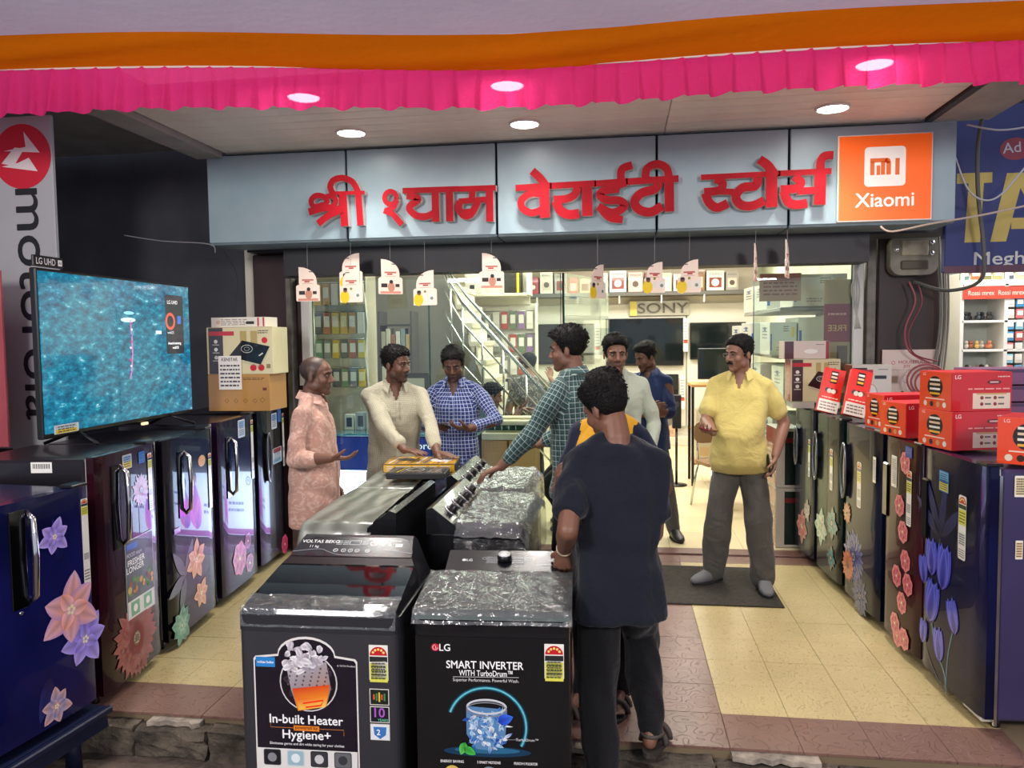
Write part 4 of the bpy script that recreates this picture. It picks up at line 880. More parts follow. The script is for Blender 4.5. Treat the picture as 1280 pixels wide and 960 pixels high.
# right pair faces right (+x), left pair faces left (-x)
tA = twin_tub('twin-tub washer under shiny clear wrap, directly behind the black washing machine', (-.43, 3.80, .012), R(90), 'clear')
tB = twin_tub('twin-tub washer under clear wrap, beside the man in the green checked shirt', (-.52, 4.62, .012), R(90), 'clear')
tC = twin_tub('twin-tub washer under a grey plastic cover, behind the grey washing machine', (-1.47, 3.72, .012), R(-90), 'grey', knobs=False)
tD = twin_tub('twin-tub washer under a striped grey plastic cover, before the man in the cream shirt', (-1.50, 4.44, .012), R(-90), 'grey', .56, .48, knobs=False, console=False)
# ================================================================ people
def V3(*a): return Vector(a)
def tcap(mb, p0, p1, r0, r1, n=12):
    """tapered capsule"""
    p0, p1 = Vector(p0), Vector(p1); d = (p1 - p0); L_ = d.length
    d = d / L_ if L_ > 1e-6 else V3(0, 0, 1)
    pts = []; rs = []
    for a in (82, 55, 28): pts.append(p0 - d * r0 * math.sin(R(a))); rs.append(r0 * math.cos(R(a)))
    pts += [p0, p1]; rs += [r0, r1]
    for a in (28, 55, 82): pts.append(p1 + d * r1 * math.sin(R(a))); rs.append(r1 * math.cos(R(a)))
    mb.tube(pts, rs, n)
def loft(mb, rings, n=20, pw=2.4):
    """closed loft through (centre, half-width vector, half-depth vector) rings"""
    vs = []; fs = []; k = len(rings)
    for c, a, b in rings:
        for j in range(n):
            t = 2 * math.pi * j / n; ct, st = math.cos(t), math.sin(t)
            x = math.copysign(abs(ct) ** (2 / pw), ct); y = math.copysign(abs(st) ** (2 / pw), st)
            vs.append(Vector(c) + Vector(a) * x + Vector(b) * y)
    for i in range(k - 1):
        for j in range(n): fs.append((i*n+j, i*n+(j+1) % n, (i+1)*n+(j+1) % n, (i+1)*n+j))
    fs.append(tuple(range(n))[::-1]); fs.append(tuple((k-1)*n+j for j in range(n)))
    mb.add(vs, fs, True)
def remesh(mb, voxel, it=4, fac=.5):
    me = bpy.data.meshes.new('tmp'); me.from_pydata(mb.v, [], mb.f)
    bm = bmesh.new(); bm.from_mesh(me); bmesh.ops.recalc_face_normals(bm, faces=bm.faces); bm.to_mesh(me); bm.free()
    o = bpy.data.objects.new('tmp', me); COL.objects.link(o)
    m = o.modifiers.new('r', 'REMESH'); m.mode = 'VOXEL'; m.voxel_size = voxel; m.use_smooth_shade = True
    if it: s = o.modifiers.new('s', 'SMOOTH'); s.iterations = it; s.factor = fac
    dg = bpy.context.evaluated_depsgraph_get(); dg.update()
    r = bpy.data.meshes.new_from_object(o.evaluated_get(dg))
    bpy.data.objects.remove(o); bpy.data.meshes.remove(me)
    n = len(r.vertices); v = np.zeros(n * 3); r.vertices.foreach_get('co', v)
    f = [tuple(p.vertices) for p in r.polygons]; bpy.data.meshes.remove(r)
    return v.reshape(-1, 3), f
def folds(v, amp, seed, fr=(14, 34)):
    g = np.random.RandomState(seed); d = np.zeros(len(v))
    for _ in range(7):
        k = g.randn(3) * g.uniform(*fr) * np.array([1, 1, .55]); k2 = g.randn(3) * 9
        d += np.sin(v @ k + 1.6 * np.sin(v @ k2 + g.uniform(0, 6)) + g.uniform(0, 6)) * g.uniform(.4, 1)
    return np.sign(d) * np.abs(d) ** .8 * amp / 2.6
def mesh_np(name, v, f, mat, col=None):
    me = bpy.data.meshes.new(name); me.from_pydata(v.tolist() if hasattr(v, 'tolist') else v, [], f); me.materials.append(mat)
    me.polygons.foreach_set('use_smooth', [True] * len(me.polygons))
    if col is not None:
        a = me.color_attributes.new('Col', 'FLOAT_COLOR', 'POINT'); a.data.foreach_set('color', np.concatenate([col, np.ones((len(col), 1))], 1).astype(np.float32).ravel())
    me.update(); return me
def vnormals(v, f):
    n = np.zeros_like(v)
    q = np.array([p if len(p) == 4 else (*p, p[-1]) for p in f])
    c = np.cross(v[q[:, 2]] - v[q[:, 0]], v[q[:, 3]] - v[q[:, 1]])
    for i in range(4): np.add.at(n, q[:, i], c)
    return n / (np.linalg.norm(n, axis=1)[:, None] + 1e-12)
SKIN = print_mat('skin', .48); HAIR = M('hair_black', '0c0a09', .62, spec=.22, noise=(60, .5), bump=(120, 1.0, .006))
MATS['skin'].node_tree.nodes['Principled BSDF'].inputs['Subsurface Weight'].default_value = .0
EYEW = M('eye_white', '7e746a', .45); EYED = M('eye_iris', '120a06', .15)
def cloth(name, col, kind='plain', c2=None, per=.03, lw=.12, rough=.85, c3=None):
    """woven cloth; checks and stripes follow the cloth's own UV (metres)"""
    if name in MATS: return MATS[name]
    m = bpy.data.materials.new(name); m.use_nodes = True; MATS[name] = m; nt = m.node_tree; b = nt.nodes['Principled BSDF']; L = nt.links.new
    b.inputs['Roughness'].default_value = rough; b.inputs['Sheen Weight'].default_value = .15; b.inputs['Specular IOR Level'].default_value = .25
    tc = nt.nodes.new('ShaderNodeTexCoord'); base = nt.nodes.new('ShaderNodeRGB'); base.outputs[0].default_value = (*hx(col), 1); cur = base.outputs[0]
    nz = nt.nodes.new('ShaderNodeTexNoise'); nz.inputs['Scale'].default_value = 60; nz.inputs['Detail'].default_value = 3; L(tc.outputs['Object'], nz.inputs['Vector'])
    bp = nt.nodes.new('ShaderNodeBump'); bp.inputs['Strength'].default_value = .25; bp.inputs['Distance'].default_value = .004; L(nz.outputs[0], bp.inputs['Height'])
    nw = nt.nodes.new('ShaderNodeTexNoise'); nw.inputs['Scale'].default_value = 7; nw.inputs['Detail'].default_value = 3; nw.inputs['Distortion'].default_value = 2.2; L(tc.outputs['Object'], nw.inputs['Vector'])
    bp2 = nt.nodes.new('ShaderNodeBump'); bp2.inputs['Strength'].default_value = .38; bp2.inputs['Distance'].default_value = .03; L(nw.outputs[0], bp2.inputs['Height']); L(bp.outputs[0], bp2.inputs['Normal']); L(bp2.outputs[0], b.inputs['Normal'])
    def mixin(fac_socket, c, scale=1.0):
        nonlocal cur
        x = nt.nodes.new('ShaderNodeMix'); x.data_type = 'RGBA'; x.inputs['B'].default_value = (*hx(c), 1)
        if scale != 1.0:
            mm = nt.nodes.new('ShaderNodeMath'); mm.operation = 'MULTIPLY'; mm.inputs[1].default_value = scale; L(fac_socket, mm.inputs[0]); fac_socket = mm.outputs[0]
        L(fac_socket, x.inputs['Factor']); L(cur, x.inputs['A']); cur = x.outputs['Result']
    def lines(axis, period, width, off=0.0):
        sp = nt.nodes.new('ShaderNodeSeparateXYZ'); L(tc.outputs['UV'], sp.inputs[0])
        a = nt.nodes.new('ShaderNodeMath'); a.operation = 'MULTIPLY_ADD'; a.inputs[1].default_value = 1 / period; a.inputs[2].default_value = off; L(sp.outputs[axis], a.inputs[0])
        fr = nt.nodes.new('ShaderNodeMath'); fr.operation = 'FRACT'; L(a.outputs[0], fr.inputs[0]); lt = nt.nodes.new('ShaderNodeMath'); lt.operation = 'LESS_THAN'; lt.inputs[1].default_value = width; L(fr.outputs[0], lt.inputs[0]); return lt.outputs[0]
    if kind == 'check':
        if c3:
            mixin(lines(0, per, .5), c3, .55); mixin(lines(1, per, .5), c3, .55)
        mixin(lines(0, per, lw), c2, .75); mixin(lines(1, per, lw), c2, .75)
    elif kind == 'stripe': mixin(lines(0, per, lw), c2, .7)
    elif kind == 'blotch':
        vo = nt.nodes.new('ShaderNodeTexNoise'); vo.inputs['Scale'].default_value = 26; vo.inputs['Detail'].default_value = 2; vo.inputs['Distortion'].default_value = 1.8; L(tc.outputs['UV'], vo.inputs['Vector'])
        r = nt.nodes.new('ShaderNodeValToRGB'); r.color_ramp.elements[0].position = .5; r.color_ramp.elements[1].position = .6; L(vo.outputs[0], r.inputs[0]); mixin(r.outputs[0], c2, .6)
    elif kind == 'fade':
        vo = nt.nodes.new('ShaderNodeTexNoise'); vo.inputs['Scale'].default_value = 4; vo.inputs['Detail'].default_value = 3; L(tc.outputs['Object'], vo.inputs['Vector']); mixin(vo.outputs[0], c2, .8)
    elif kind == 'yoke':   # coloured shoulder yoke with thin dark ribs
        sp = nt.nodes.new('ShaderNodeSeparateXYZ'); L(tc.outputs['UV'], sp.inputs[0]); gt = nt.nodes.new('ShaderNodeMath'); gt.operation = 'GREATER_THAN'; gt.inputs[1].default_value = per; L(sp.outputs[1], gt.inputs[0])
        lt = nt.nodes.new('ShaderNodeMath'); lt.operation = 'LESS_THAN'; lt.inputs[1].default_value = 5.0; L(sp.outputs[1], lt.inputs[0]); mu = nt.nodes.new('ShaderNodeMath'); mu.operation = 'MULTIPLY'; L(gt.outputs[0], mu.inputs[0]); L(lt.outputs[0], mu.inputs[1]); mixin(mu.outputs[0], c2)
    L(cur, b.inputs['Base Color']); return m
def set_uv(me, v, f, segs, armoff=10.0):
    """segs: list of (p0, p1, radius, is_arm); torso uses the angle about its spine and the height"""
    uv = me.uv_layers.new(name='UVMap'); fc = np.array([v[list(p)].mean(0) for p in f])
    D = []
    for p0, p1, r, arm in segs:
        p0, p1 = np.array(p0), np.array(p1); d = p1 - p0; L_ = np.linalg.norm(d); d = d / L_
        t = np.clip((fc - p0) @ d, 0, L_); D.append(np.linalg.norm(fc - p0 - t[:, None] * d, axis=1) - r)
    best = np.argmin(np.array(D), 0); out = np.zeros((len(me.loops), 2)); li = 0
    fr = []
    for p0, p1, r, arm in segs:
        d = Vector(np.array(p1) - np.array(p0)).normalized(); a = V3(0, 1, 0) - d * d.y
        if a.length < .2: a = V3(1, 0, 0) - d * d.x
        a.normalize(); b = d.cross(a); fr.append((np.array(p0), np.array(d), np.array(a), np.array(b), r, arm))
    for k, p in enumerate(f):
        p0, d, a, b, r, arm = fr[best[k]]; q = v[list(p)] - p0; an = np.arctan2(q @ b, q @ a); c = fc[k] - p0; ac = math.atan2(c @ b, c @ a)
        an = ac + (an - ac + math.pi) % (2 * math.pi) - math.pi
        out[li:li+len(p), 0] = an * (r * 1.05); out[li:li+len(p), 1] = (q @ d) + (armoff if arm else 0); li += len(p)
    uv.data.foreach_set('uv', out.astype(np.float32).ravel())
def ik(S, W, a, b, pole):
    d = W - S; L_ = d.length; L2 = min(L_, (a + b) * .998); dn = d.normalized(); W2 = S + dn * L2
    x = (a * a - b * b + L2 * L2) / (2 * L2); h = math.sqrt(max(0, a * a - x * x))
    pv = Vector(pole) - dn * Vector(pole).dot(dn)
    pv = pv.normalized() if pv.length > 1e-5 else dn.orthogonal()
    return S + dn * x + pv * h, W2
PERSONS = []
def plane_uv(o):
    me = o.data; uv = me.uv_layers.new(name='UVMap'); out = []
    for l in me.loops: c = me.vertices[l.vertex_index].co; out += [c.x + c.y * .5, c.z]
    uv.data.foreach_set('uv', out); return o
def person(label, loc, rz, height, skin, shirt, trousers, arms, feet=None, lean=0, side=0, twist=0, head=(0, 0, 0), bw=1.0, belly=0.0,
           sleeve='long', hem=.80, hair='short', stubble=.35, moustache=False, collar=True, placket=True, footwear='shoe', shoe_mat=None, collar_mat=None, hairvol=1.0, seated=False, beard=False, headfwd=0, feettoe=None, neckskin=None, legw=1.0):
    """rz: local +y is the way the body faces. arms: {'L'/'R': dict(w=world wrist, pole=, fd=finger direction, pn=palm normal, curl=)}"""
    s = height / 1.72; loc = Vector(loc); Rz = Matrix.Rotation(rz, 3, 'Z'); Ri = Rz.inverted()
    def loc_(p): return Ri @ (Vector(p) - loc)
    def dir_(p): return (Ri @ Vector(p)).normalized()
    piv = V3(0, 0, .95 * s); Ru = Matrix.Rotation(R(twist), 3, 'Z') @ Matrix.Rotation(R(-lean), 3, 'X') @ Matrix.Rotation(R(side), 3, 'Y')
    from mathutils import Quaternion
    Qu = Ru.to_quaternion()
    def U(x, y, z):
        p = V3(x, y, z) * s; f = min(1, max(0, (p.z / s - .86) / .26)); f = f * f * (3 - 2 * f)
        return piv + (Quaternion().slerp(Qu, f) @ (p - piv))
    def Ud(x, y, z): return Ru @ V3(x, y, z)
    sk = np.array(hx(skin))
    # ---------------- head piece
    hy, hp, hr = head; Rh = Matrix.Rotation(R(hy), 3, 'Z') @ Matrix.Rotation(R(hp), 3, 'X') @ Matrix.Rotation(R(hr), 3, 'Y')
    nb = U(0, -.015, 1.47); hc = nb + Ud(0, .022 + headfwd, .042) * s + Rh @ V3(0, .012, .085) * s
    def Hd(p): return hc + Rh @ (Vector(p) * s)
    mb = MB()
    def ell(c, r, nu=16, nv=10):
        q = MB().ell(c, r, nu, nv); mb.add([Hd(p) for p in q.v], q.f, True)
    def cap(a, b, r0, r1, n=10): tcap(mb, Hd(a), Hd(b), r0 * s, r1 * s, n)
    ell((0, -.012, .035), (.074, .093, .080), 20, 14); ell((0, .022, -.035), (.060, .066, .072)); ell((0, .040, -.012), (.060, .045, .055)); ell((0, .048, -.086), (.034, .034, .026)); ell((0, .05, .04), (.056, .036, .04))
    for q in (-1, 1):
        ell((q * .041, .050, -.028), (.022, .030, .026), 10, 8); ell((q * .050, .0, -.062), (.014, .04, .026), 10, 8)
        ell((q * .075, -.012, -.008), (.008, .018, .031), 10, 8); ell((q * .0135, .092, -.036), (.009, .012, .009), 8, 6); cap((q * .016, .082, .022), (q * .045, .066, .018), .012, .010)
    cap((0, .082, .012), (0, .103, -.030), .009, .0125); cap((-.018, .080, -.063), (.018, .080, -.063), .0085, .0085); cap((-.015, .078, -.074), (.015, .078, -.074), .0085, .0085); cap((0, .072, -.098), (0, .066, -.103), .018, .018)
    nk0 = Hd((0, -.02, -.05)); tcap(mb, nk0, nb, .053 * s, .058 * s, 14); tcap(mb, nb, U(0, -.012, 1.37), .056 * s, .072 * s, 14)
    hv, hf = remesh(mb, .0052 * s, 3, .5)
    hl = (np.array(Rh.transposed()) @ (hv - np.array(hc)).T).T / s
    col = np.tile(sk, (len(hv), 1))
    def blend(mask, c, a): 
        m = (mask * a)[:, None]; col[:] = col * (1 - m) + np.array(c) * m
    x_, y_, z_ = hl.T
    blend(np.exp(-((np.abs(x_) / .022) ** 4 + ((z_ + .068) / .011) ** 4)) * (y_ > .06), sk * np.array([.72, .5, .5]), .7)
    if stubble: blend(((z_ < -.040 - .03 * (np.abs(x_) > .03) * 0) & (y_ > -.015) & (z_ > -.125)) * np.clip((-.038 - z_) / .02, 0, 1), np.array([.02, .015, .012]), stubble)
    if stubble > .2: blend(((z_ < -.045) & (z_ > -.06) & (y_ > .07) & (np.abs(x_) < .028)) * 1.0, np.array([.02, .015, .012]), stubble)
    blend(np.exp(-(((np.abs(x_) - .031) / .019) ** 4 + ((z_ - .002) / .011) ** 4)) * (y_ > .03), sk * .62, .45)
    if hair == 'shaved': blend(((z_ > np.interp(y_, [-.12, -.06, -.045, -.01, .012, .03, .05, .075], [-.070, -.066, -.05, -.0, -.02, .03, .075, .12])) & (y_ < .05)) * np.clip(1.3 - .5 * np.clip((z_ - .04) / .06, 0, 1), 0, 1), np.array([.022, .018, .016]), .80)
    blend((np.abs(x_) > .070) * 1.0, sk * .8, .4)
    parts = [(hv, hf, col)]
    # ---------------- arms
    info = {}; AL, BL = .285 * s, .25 * s
    for sd, sx in (('L', -1), ('R', 1)):
        A = arms.get(sd) if arms else None
        S = U(sx * .165 * bw, -.012, 1.385)
        if A is None: W_ = S + V3(sx * .10 * s, .06 * s, -.50 * s); A = dict(pole=(0, -1, 0), curl=22); pole = V3(sx * .4, -1, 0); fd = V3(0, .12, -1).normalized(); pn = V3(-sx, 0, 0)
        else:
            W_ = loc_(A['w']); pole = dir_(A['pole']); fd = dir_(A['fd']); pn = dir_(A['pn'])
        E, W_ = ik(S, W_, AL, BL, pole); pn = (pn - fd * pn.dot(fd)).normalized(); th = fd.cross(pn) * (1 if sd == 'R' else -1)
        mb = MB(); tcap(mb, S.lerp(E, .15), E, .043 * s, .041 * s); tcap(mb, E, E + (W_ - E) * .35, .041 * s, .041 * s); tcap(mb, E + (W_ - E) * .35, W_, .041 * s, .027 * s); tcap(mb, S.lerp(E, .15), U(sx * .10, -.01, 1.30), .04 * s, .05 * s)
        curl = A.get('curl', 20); spread = A.get('spread', 3)
        kn = []
        for k, (fl, lat, fwd) in enumerate(((.070, .030, .088), (.078, .010, .093), (.072, -.010, .088), (.056, -.029, .078))):
            base = W_ + th * lat * .5 * s + fd * .018 * s; K = W_ + th * lat * s + fd * fwd * s; tcap(mb, base, K, .0145 * s, .0115 * s, 10)
            kn.append(K); d = (fd + th * math.tan(R(spread)) * (1.5 - k)).normalized(); q = K; rr_ = .0100 * s
            for j, fr_ in enumerate((.45, .31, .24)):
                an = curl * (.7, 1.1, .8)[j] + (k * 2); ax = d.cross(pn)
                d = (d * math.cos(R(an)) + pn * math.sin(R(an))).normalized(); q2 = q + d * fl * fr_ * s
                tcap(mb, q, q2, rr_, rr_ * .88, 8); q = q2; rr_ *= .88
        tcap(mb, W_ + th * .014 * s + fd * .02 * s, W_ + th * .012 * s + fd * .07 * s, .016 * s, .014 * s)
        tb = W_ + th * .018 * s + fd * .022 * s; td = (th * .75 + fd * .75 + pn * .35).normalized(); t1 = tb + td * .042 * s; td2 = (th * .25 + fd * .9 + pn * (.25 + .012 * curl)).normalized(); t2 = t1 + td2 * .030 * s; t3 = t2 + (td2 + pn * .2).normalized() * .022 * s
        tcap(mb, tb, t1, .0145 * s, .0115 * s, 8); tcap(mb, t1, t2, .0112 * s, .010 * s, 8); tcap(mb, t2, t3, .010 * s, .0082 * s, 8)
        av, af = remesh(mb, .0048 * s, 2, .45); parts.append((av, af, np.tile(sk * (.97 + .03), (len(av), 1)))); info[sd] = (S, E, W_, fd, pn, th)
    # ---------------- legs and trunk
    hips = {}; 
    for sd, sx in (('L', -1), ('R', 1)):
        H_ = V3(sx * .088 * s * bw, 0, .92 * s)
        if feet and sd in feet: Ak = loc_(feet[sd])
        else: Ak = V3(sx * .11 * s, -.02 * s, .085 * s)
        kp = V3(sx * .15, 1, 0); K, Ak = ik(H_, Ak, .435 * s, .405 * s, kp); hips[sd] = (H_, K, Ak)
    mb = MB(); loft(mb, [(U(0, 0, z), Ud(1, 0, 0) * a * s * bw, Ud(0, 1, 0) * b * s) for z, a, b in ((.86, .14, .09), (.98, .14, .095), (1.1, .135, .09), (1.25, .15, .095), (1.36, .14, .08))], 16)
    toes = {}
    for sd, sx in (('L', -1), ('R', 1)):
        H_, K, Ak = hips[sd]; tcap(mb, H_, K, .075 * s, .05 * s); tcap(mb, K, Ak, .05 * s, .034 * s)
        td = dir_(feettoe[sd]) if feettoe and sd in feettoe else V3(sx * .25, 1, -.02).normalized()
        toes[sd] = td
        if footwear == 'sandal':
            hl_ = Ak + V3(0, 0, -.045 * s) - td * .03 * s; bl = hl_ + td * .16 * s + V3(0, 0, -.012 * s); tcap(mb, Ak, hl_, .034 * s, .030 * s); tcap(mb, Ak + td * .01, bl, .032 * s, .026 * s); lat = td.cross(V3(0, 0, 1)) * sx
            for k in range(5): tcap(mb, bl + lat * (-.032 + .015 * k) * s, bl + lat * (-.036 + .018 * k) * s + td * (.055 - .007 * k) * s, .011 * s, (.011 if k == 0 else .008) * s, 8)
    bv, bf = remesh(mb, (.007 if footwear == 'sandal' else .014) * s, 3, .5); parts.append((bv, bf, np.tile(sk, (len(bv), 1))))
    off = 0; VV = []; FF = []; CC = []
    for v, f, c in parts: VV.append(v); FF += [tuple(i + off for i in p) for p in f]; CC.append(c); off += len(v)
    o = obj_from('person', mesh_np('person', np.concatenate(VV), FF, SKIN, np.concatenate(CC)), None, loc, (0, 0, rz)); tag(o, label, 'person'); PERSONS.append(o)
    # ---------------- eyes, brows, hair
    for q in (-1, 1):
        mb = MB(); mb.ell((0, 0, 0), (.0125 * s, .008 * s, .0048 * s), 12, 8); e = mb.build('eye', EYEW, o, Hd((q * .031, .0785, .002)), Rh.to_euler())
        MB().ell((0, .0060 * s, 0), (.0062 * s, .0035 * s, .0048 * s), 10, 6).build('iris', EYED, e)
        mb = MB(); mb.tube([Hd((q * .012, .0915, .0185)), Hd((q * .028, .0905, .0235)), Hd((q * .048, .0735, .0175))], [.0035 * s, .0045 * s, .002 * s], 6); mb.build('eyebrow', HAIR, o)
    if moustache:
        mb = MB(); mb.tube([Hd((q, .088 + .006 * (1 - abs(q) / .03), -.050 - .010 * abs(q) / .03)) for q in (-.030, -.015, 0, .015, .030)], [.003 * s, .0085 * s, .007 * s, .0085 * s, .003 * s], 8); mb.build('moustache', HAIR, o)
    if hair != 'shaved':
        nu, nv = 56, 36; hvv = []; rg = np.random.RandomState(int(abs(loc.x * 997 + loc.y * 131)) % 9999)
        ly = [-.12, -.06, -.045, -.01, .012, .03, .05, .075, .12]; lz = [-.070, -.066, -.05, -.0, -.022, .02, .052, .068, .075]
        ks = rg.randn(6, 3) * 26; ph = rg.uniform(0, 6, 6)
        for i in range(nv + 1):
            th_ = math.pi * i / nv
            for j in range(nu):
                p_ = 2 * math.pi * j / nu; d = np.array([math.sin(th_) * math.cos(p_), math.sin(th_) * math.sin(p_), math.cos(th_)])
                base = np.array([.0765, .096, .0835]) * d + np.array([0, -.013, .036]); lim = np.interp(base[1], ly, lz)
                t_ = base[2] - lim; up = np.clip((base[2] - .03) / .06, 0, 1)
                nz_ = sum(math.sin(float(ks[q] @ base) + ph[q]) for q in range(6)) / 6
                thick = (.0035 + .017 * up * hairvol + .010 * hairvol * up * max(0, d[1])) * (1 + .55 * nz_)
                if t_ < 0: base = base - d * min(.022, .006 - t_ * 1.2)
                else: base = base + d * thick * min(1, t_ / .012 + .3)
                hvv.append(Hd(base))
        hff = [(i*nu+j, (i+1)*nu+j, (i+1)*nu+(j+1) % nu, i*nu+(j+1) % nu) for i in range(nv) for j in range(nu)]
        tv = []; tf = []
        cnt = 0
        while cnt < 520:   # tufts combed forwards and to the side
            i = rg.randint(2, int(nv * .62)); j = rg.randint(0, nu); P0 = hvv[i * nu + j % nu]; lp_ = Rh.transposed() @ (P0 - hc) / s
            if lp_.z < np.interp(lp_.y, ly, lz) + .012: cnt += 1; continue
            nr_ = (lp_ - V3(0, -.013, .036)).normalized(); fl = V3(rg.uniform(-.7, .9), rg.uniform(.1, 1.0) if lp_.z > .05 else -.2, -.9 if lp_.z < .05 else -.1); fl = (fl - nr_ * fl.dot(nr_)).normalized()
            sd_ = nr_.cross(fl); ln = rg.uniform(.016, .030) * (1.0 if lp_.z > .05 else .7); wd_ = rg.uniform(.0025, .005); b0 = len(tv); q0 = lp_ - nr_ * .004
            q1 = q0 + fl * ln * .5 + nr_ * (.010 * hairvol); q2 = q0 + fl * ln + nr_ * .004 * hairvol
            tv += [Hd(q0 + sd_ * wd_), Hd(q0 - sd_ * wd_), Hd(q1 + sd_ * wd_ * .8), Hd(q1 - sd_ * wd_ * .8), Hd(q2)]; tf += [(b0, b0 + 1, b0 + 3, b0 + 2), (b0 + 2, b0 + 3, b0 + 4)]; cnt += 1
        n0 = len(hvv); hvv = hvv + tv; hff = hff + [tuple(n0 + i for i in q) for q in tf]
        obj_from('hair', mesh_np('hair', np.array([list(p) for p in hvv]), hff, HAIR), o)
    if beard:
        mb = MB(); q = MB().ell((0, .028, -.072), (.056, .060, .043), 24, 14); mb.add([Hd((p[0], p[1], min(p[2], -.052 - .02 * max(0, p[1] - .06) / .03))) for p in q.v], q.f, True); mb.build('beard', HAIR, o)
    # ---------------- shirt
    B = bw; mb = MB(); be = belly
    rings = [(hem, .188, .136, -.006), (hem + .06, .186, .134 + be * .6, be * .4), (.95, .174, .122 + be, be * .6), (1.05, .162, .115 + be, be * .6), (1.16, .170, .118 + be * .5, be * .3), (1.27, .178, .118, .0), (1.34, .165, .105, -.005), (1.40, .125, .080, -.012), (1.455, .085, .066, -.015)]
    loft(mb, [(U(0, yo, z), Ud(1, 0, 0) * a * s * B, Ud(0, 1, 0) * b * s) for z, a, b, yo in rings], 24, 2.5)
    segs = [(U(0, 0, hem), U(0, 0, 1.46), .14 * s, False)]
    for sd, sx in (('L', -1), ('R', 1)):
        S, E, W_, fd, pn, th = info[sd]
        tcap(mb, U(sx * .045, -.018, 1.455), S, .042 * s, .054 * s); tcap(mb, S, U(sx * .12 * B, 0, 1.29), .054 * s, .066 * s)
        if sleeve == 'short':
            en = S + (E - S) * .70; tcap(mb, S, en, .056 * s, .058 * s); loft(mb, [(S + (en - S) * t, (en - S).orthogonal().normalized() * r_ * s, (en - S).cross((en - S).orthogonal()).normalized() * r_ * s) for t, r_ in ((.2, .056), (.6, .061), (1.0, .064), (1.10, .064))], 16, 2); segs.append((S, en, .06 * s, True))
        else:
            fr_ = {'long': .93, 'rolled': .48, 'cuff': .72, 'elbow': .16}[sleeve]
            tcap(mb, S, E, .056 * s, .051 * s); en = E + (W_ - E) * fr_; tcap(mb, E, E + (en - E) * .5, .051 * s, .049 * s); tcap(mb, E + (en - E) * .5, en, .049 * s, .040 * s if fr_ > .6 else .048 * s)
            if fr_ < .9: tcap(mb, en - (en - E).normalized() * .035 * s, en, .056 * s - .010 * s * (fr_ > .6), .055 * s - .010 * s * (fr_ > .6))
            segs += [(S, E, .058 * s, True), (E, en, .05 * s, True)]
    v, f = remesh(mb, .0105 * s, 3, .5); v = v + vnormals(v, f) * folds(v, .0125, int(abs(loc.x) * 1000) % 977)[:, None]
    if placket or collar:   # open neck
        q_ = ((np.array(Qu.to_matrix()).T @ (v - np.array(piv)).T).T + np.array(piv)) / s; zz = q_[:, 2]; ww = np.clip((zz - 1.345) * (.36 if placket else .30), 0, .04)
        mk = (zz > 1.345) & (np.abs(q_[:, 0]) < ww) & (q_[:, 1] > 0); v[mk] -= np.array(Ud(0, 1, 0)) * .035 * s
    me = mesh_np('shirt', v, f, shirt); set_uv(me, v, f, segs); so = obj_from('shirt', me, o)
    if collar:
        def cf(u, w_):
            a = R(38 + 284 * u) ; fr2 = 1 - abs(2 * u - 1)
            rr_, zz = ((.066, 1.455), (.063, 1.498), (.068, 1.506), (.088, 1.463))[int(round(w_ * 3))]
            drop = .028 * (1 - fr2) ** 3 * (1 if w_ > .9 else .35); ext = .012 * (1 - fr2) ** 4 * (w_ > .9)
            return U((rr_ * 1.03 + ext) * math.sin(a), -.012 + (rr_ * 1.08 + ext) * math.cos(a) + .010 * (1 - fr2), zz - drop - .018 * (1 - fr2))
        plane_uv(grid(cf, 36, 3).build('collar', collar_mat or shirt, so))
    if placket:
        pts = []
        for z in np.linspace(hem + .03, 1.355, 14):
            b_ = np.interp(z, [r_[0] for r_ in rings], [r_[2] + r_[3] for r_ in rings]); pts.append((z, b_ + .009))
        mb = MB()
        for q in range(len(pts) - 1):
            (z0, b0), (z1, b1) = pts[q], pts[q + 1]
            P = [U(xx, bb + oo, zz) for zz, bb in ((z0, b0), (z1, b1)) for xx, oo in ((-.016, 0), (.016, 0), (.016, -.012), (-.016, -.012))]
            mb.add(P, [(0, 1, 5, 4), (1, 2, 6, 5), (3, 0, 4, 7)], True)
        plane_uv(mb.build('placket', shirt, so))
    # ---------------- trousers
    mb = MB(); loft(mb, [(V3(0, yo * s, z * s), V3(a * s * B, 0, 0), V3(0, b * s, 0)) for z, a, b, yo in ((.80, .145, .095, -.008), (.86, .152, .102, -.008), (.93, .150, .100, 0), (1.02, .142, .095, 0))], 20, 2.4)
    for sd, sx in (('L', -1), ('R', 1)):
        H_, K, Ak = hips[sd]; tcap(mb, H_ + V3(-sx * .012, 0, -.04) * s, K, .084 * s * (1 + (legw - 1) * .3), .070 * s * legw); tcap(mb, K, K + (Ak - K) * .45, .070 * s * legw, .068 * s * legw); tcap(mb, K + (Ak - K) * .45, Ak + V3(0, 0, -.01) * s, .068 * s * legw, .060 * s * legw if footwear != 'sandal' else .054 * s)
    v, f = remesh(mb, .0125 * s, 3, .5); v = v + vnormals(v, f) * folds(v, .010, int(abs(loc.y) * 1000) % 877, (10, 26))[:, None]
    if not seated or True: me = mesh_np('trousers', v, f, trousers); set_uv(me, v, f, [(V3(0, 0, .8 * s), V3(0, 0, 1.0 * s), .13, False)]); obj_from('trousers', me, o)
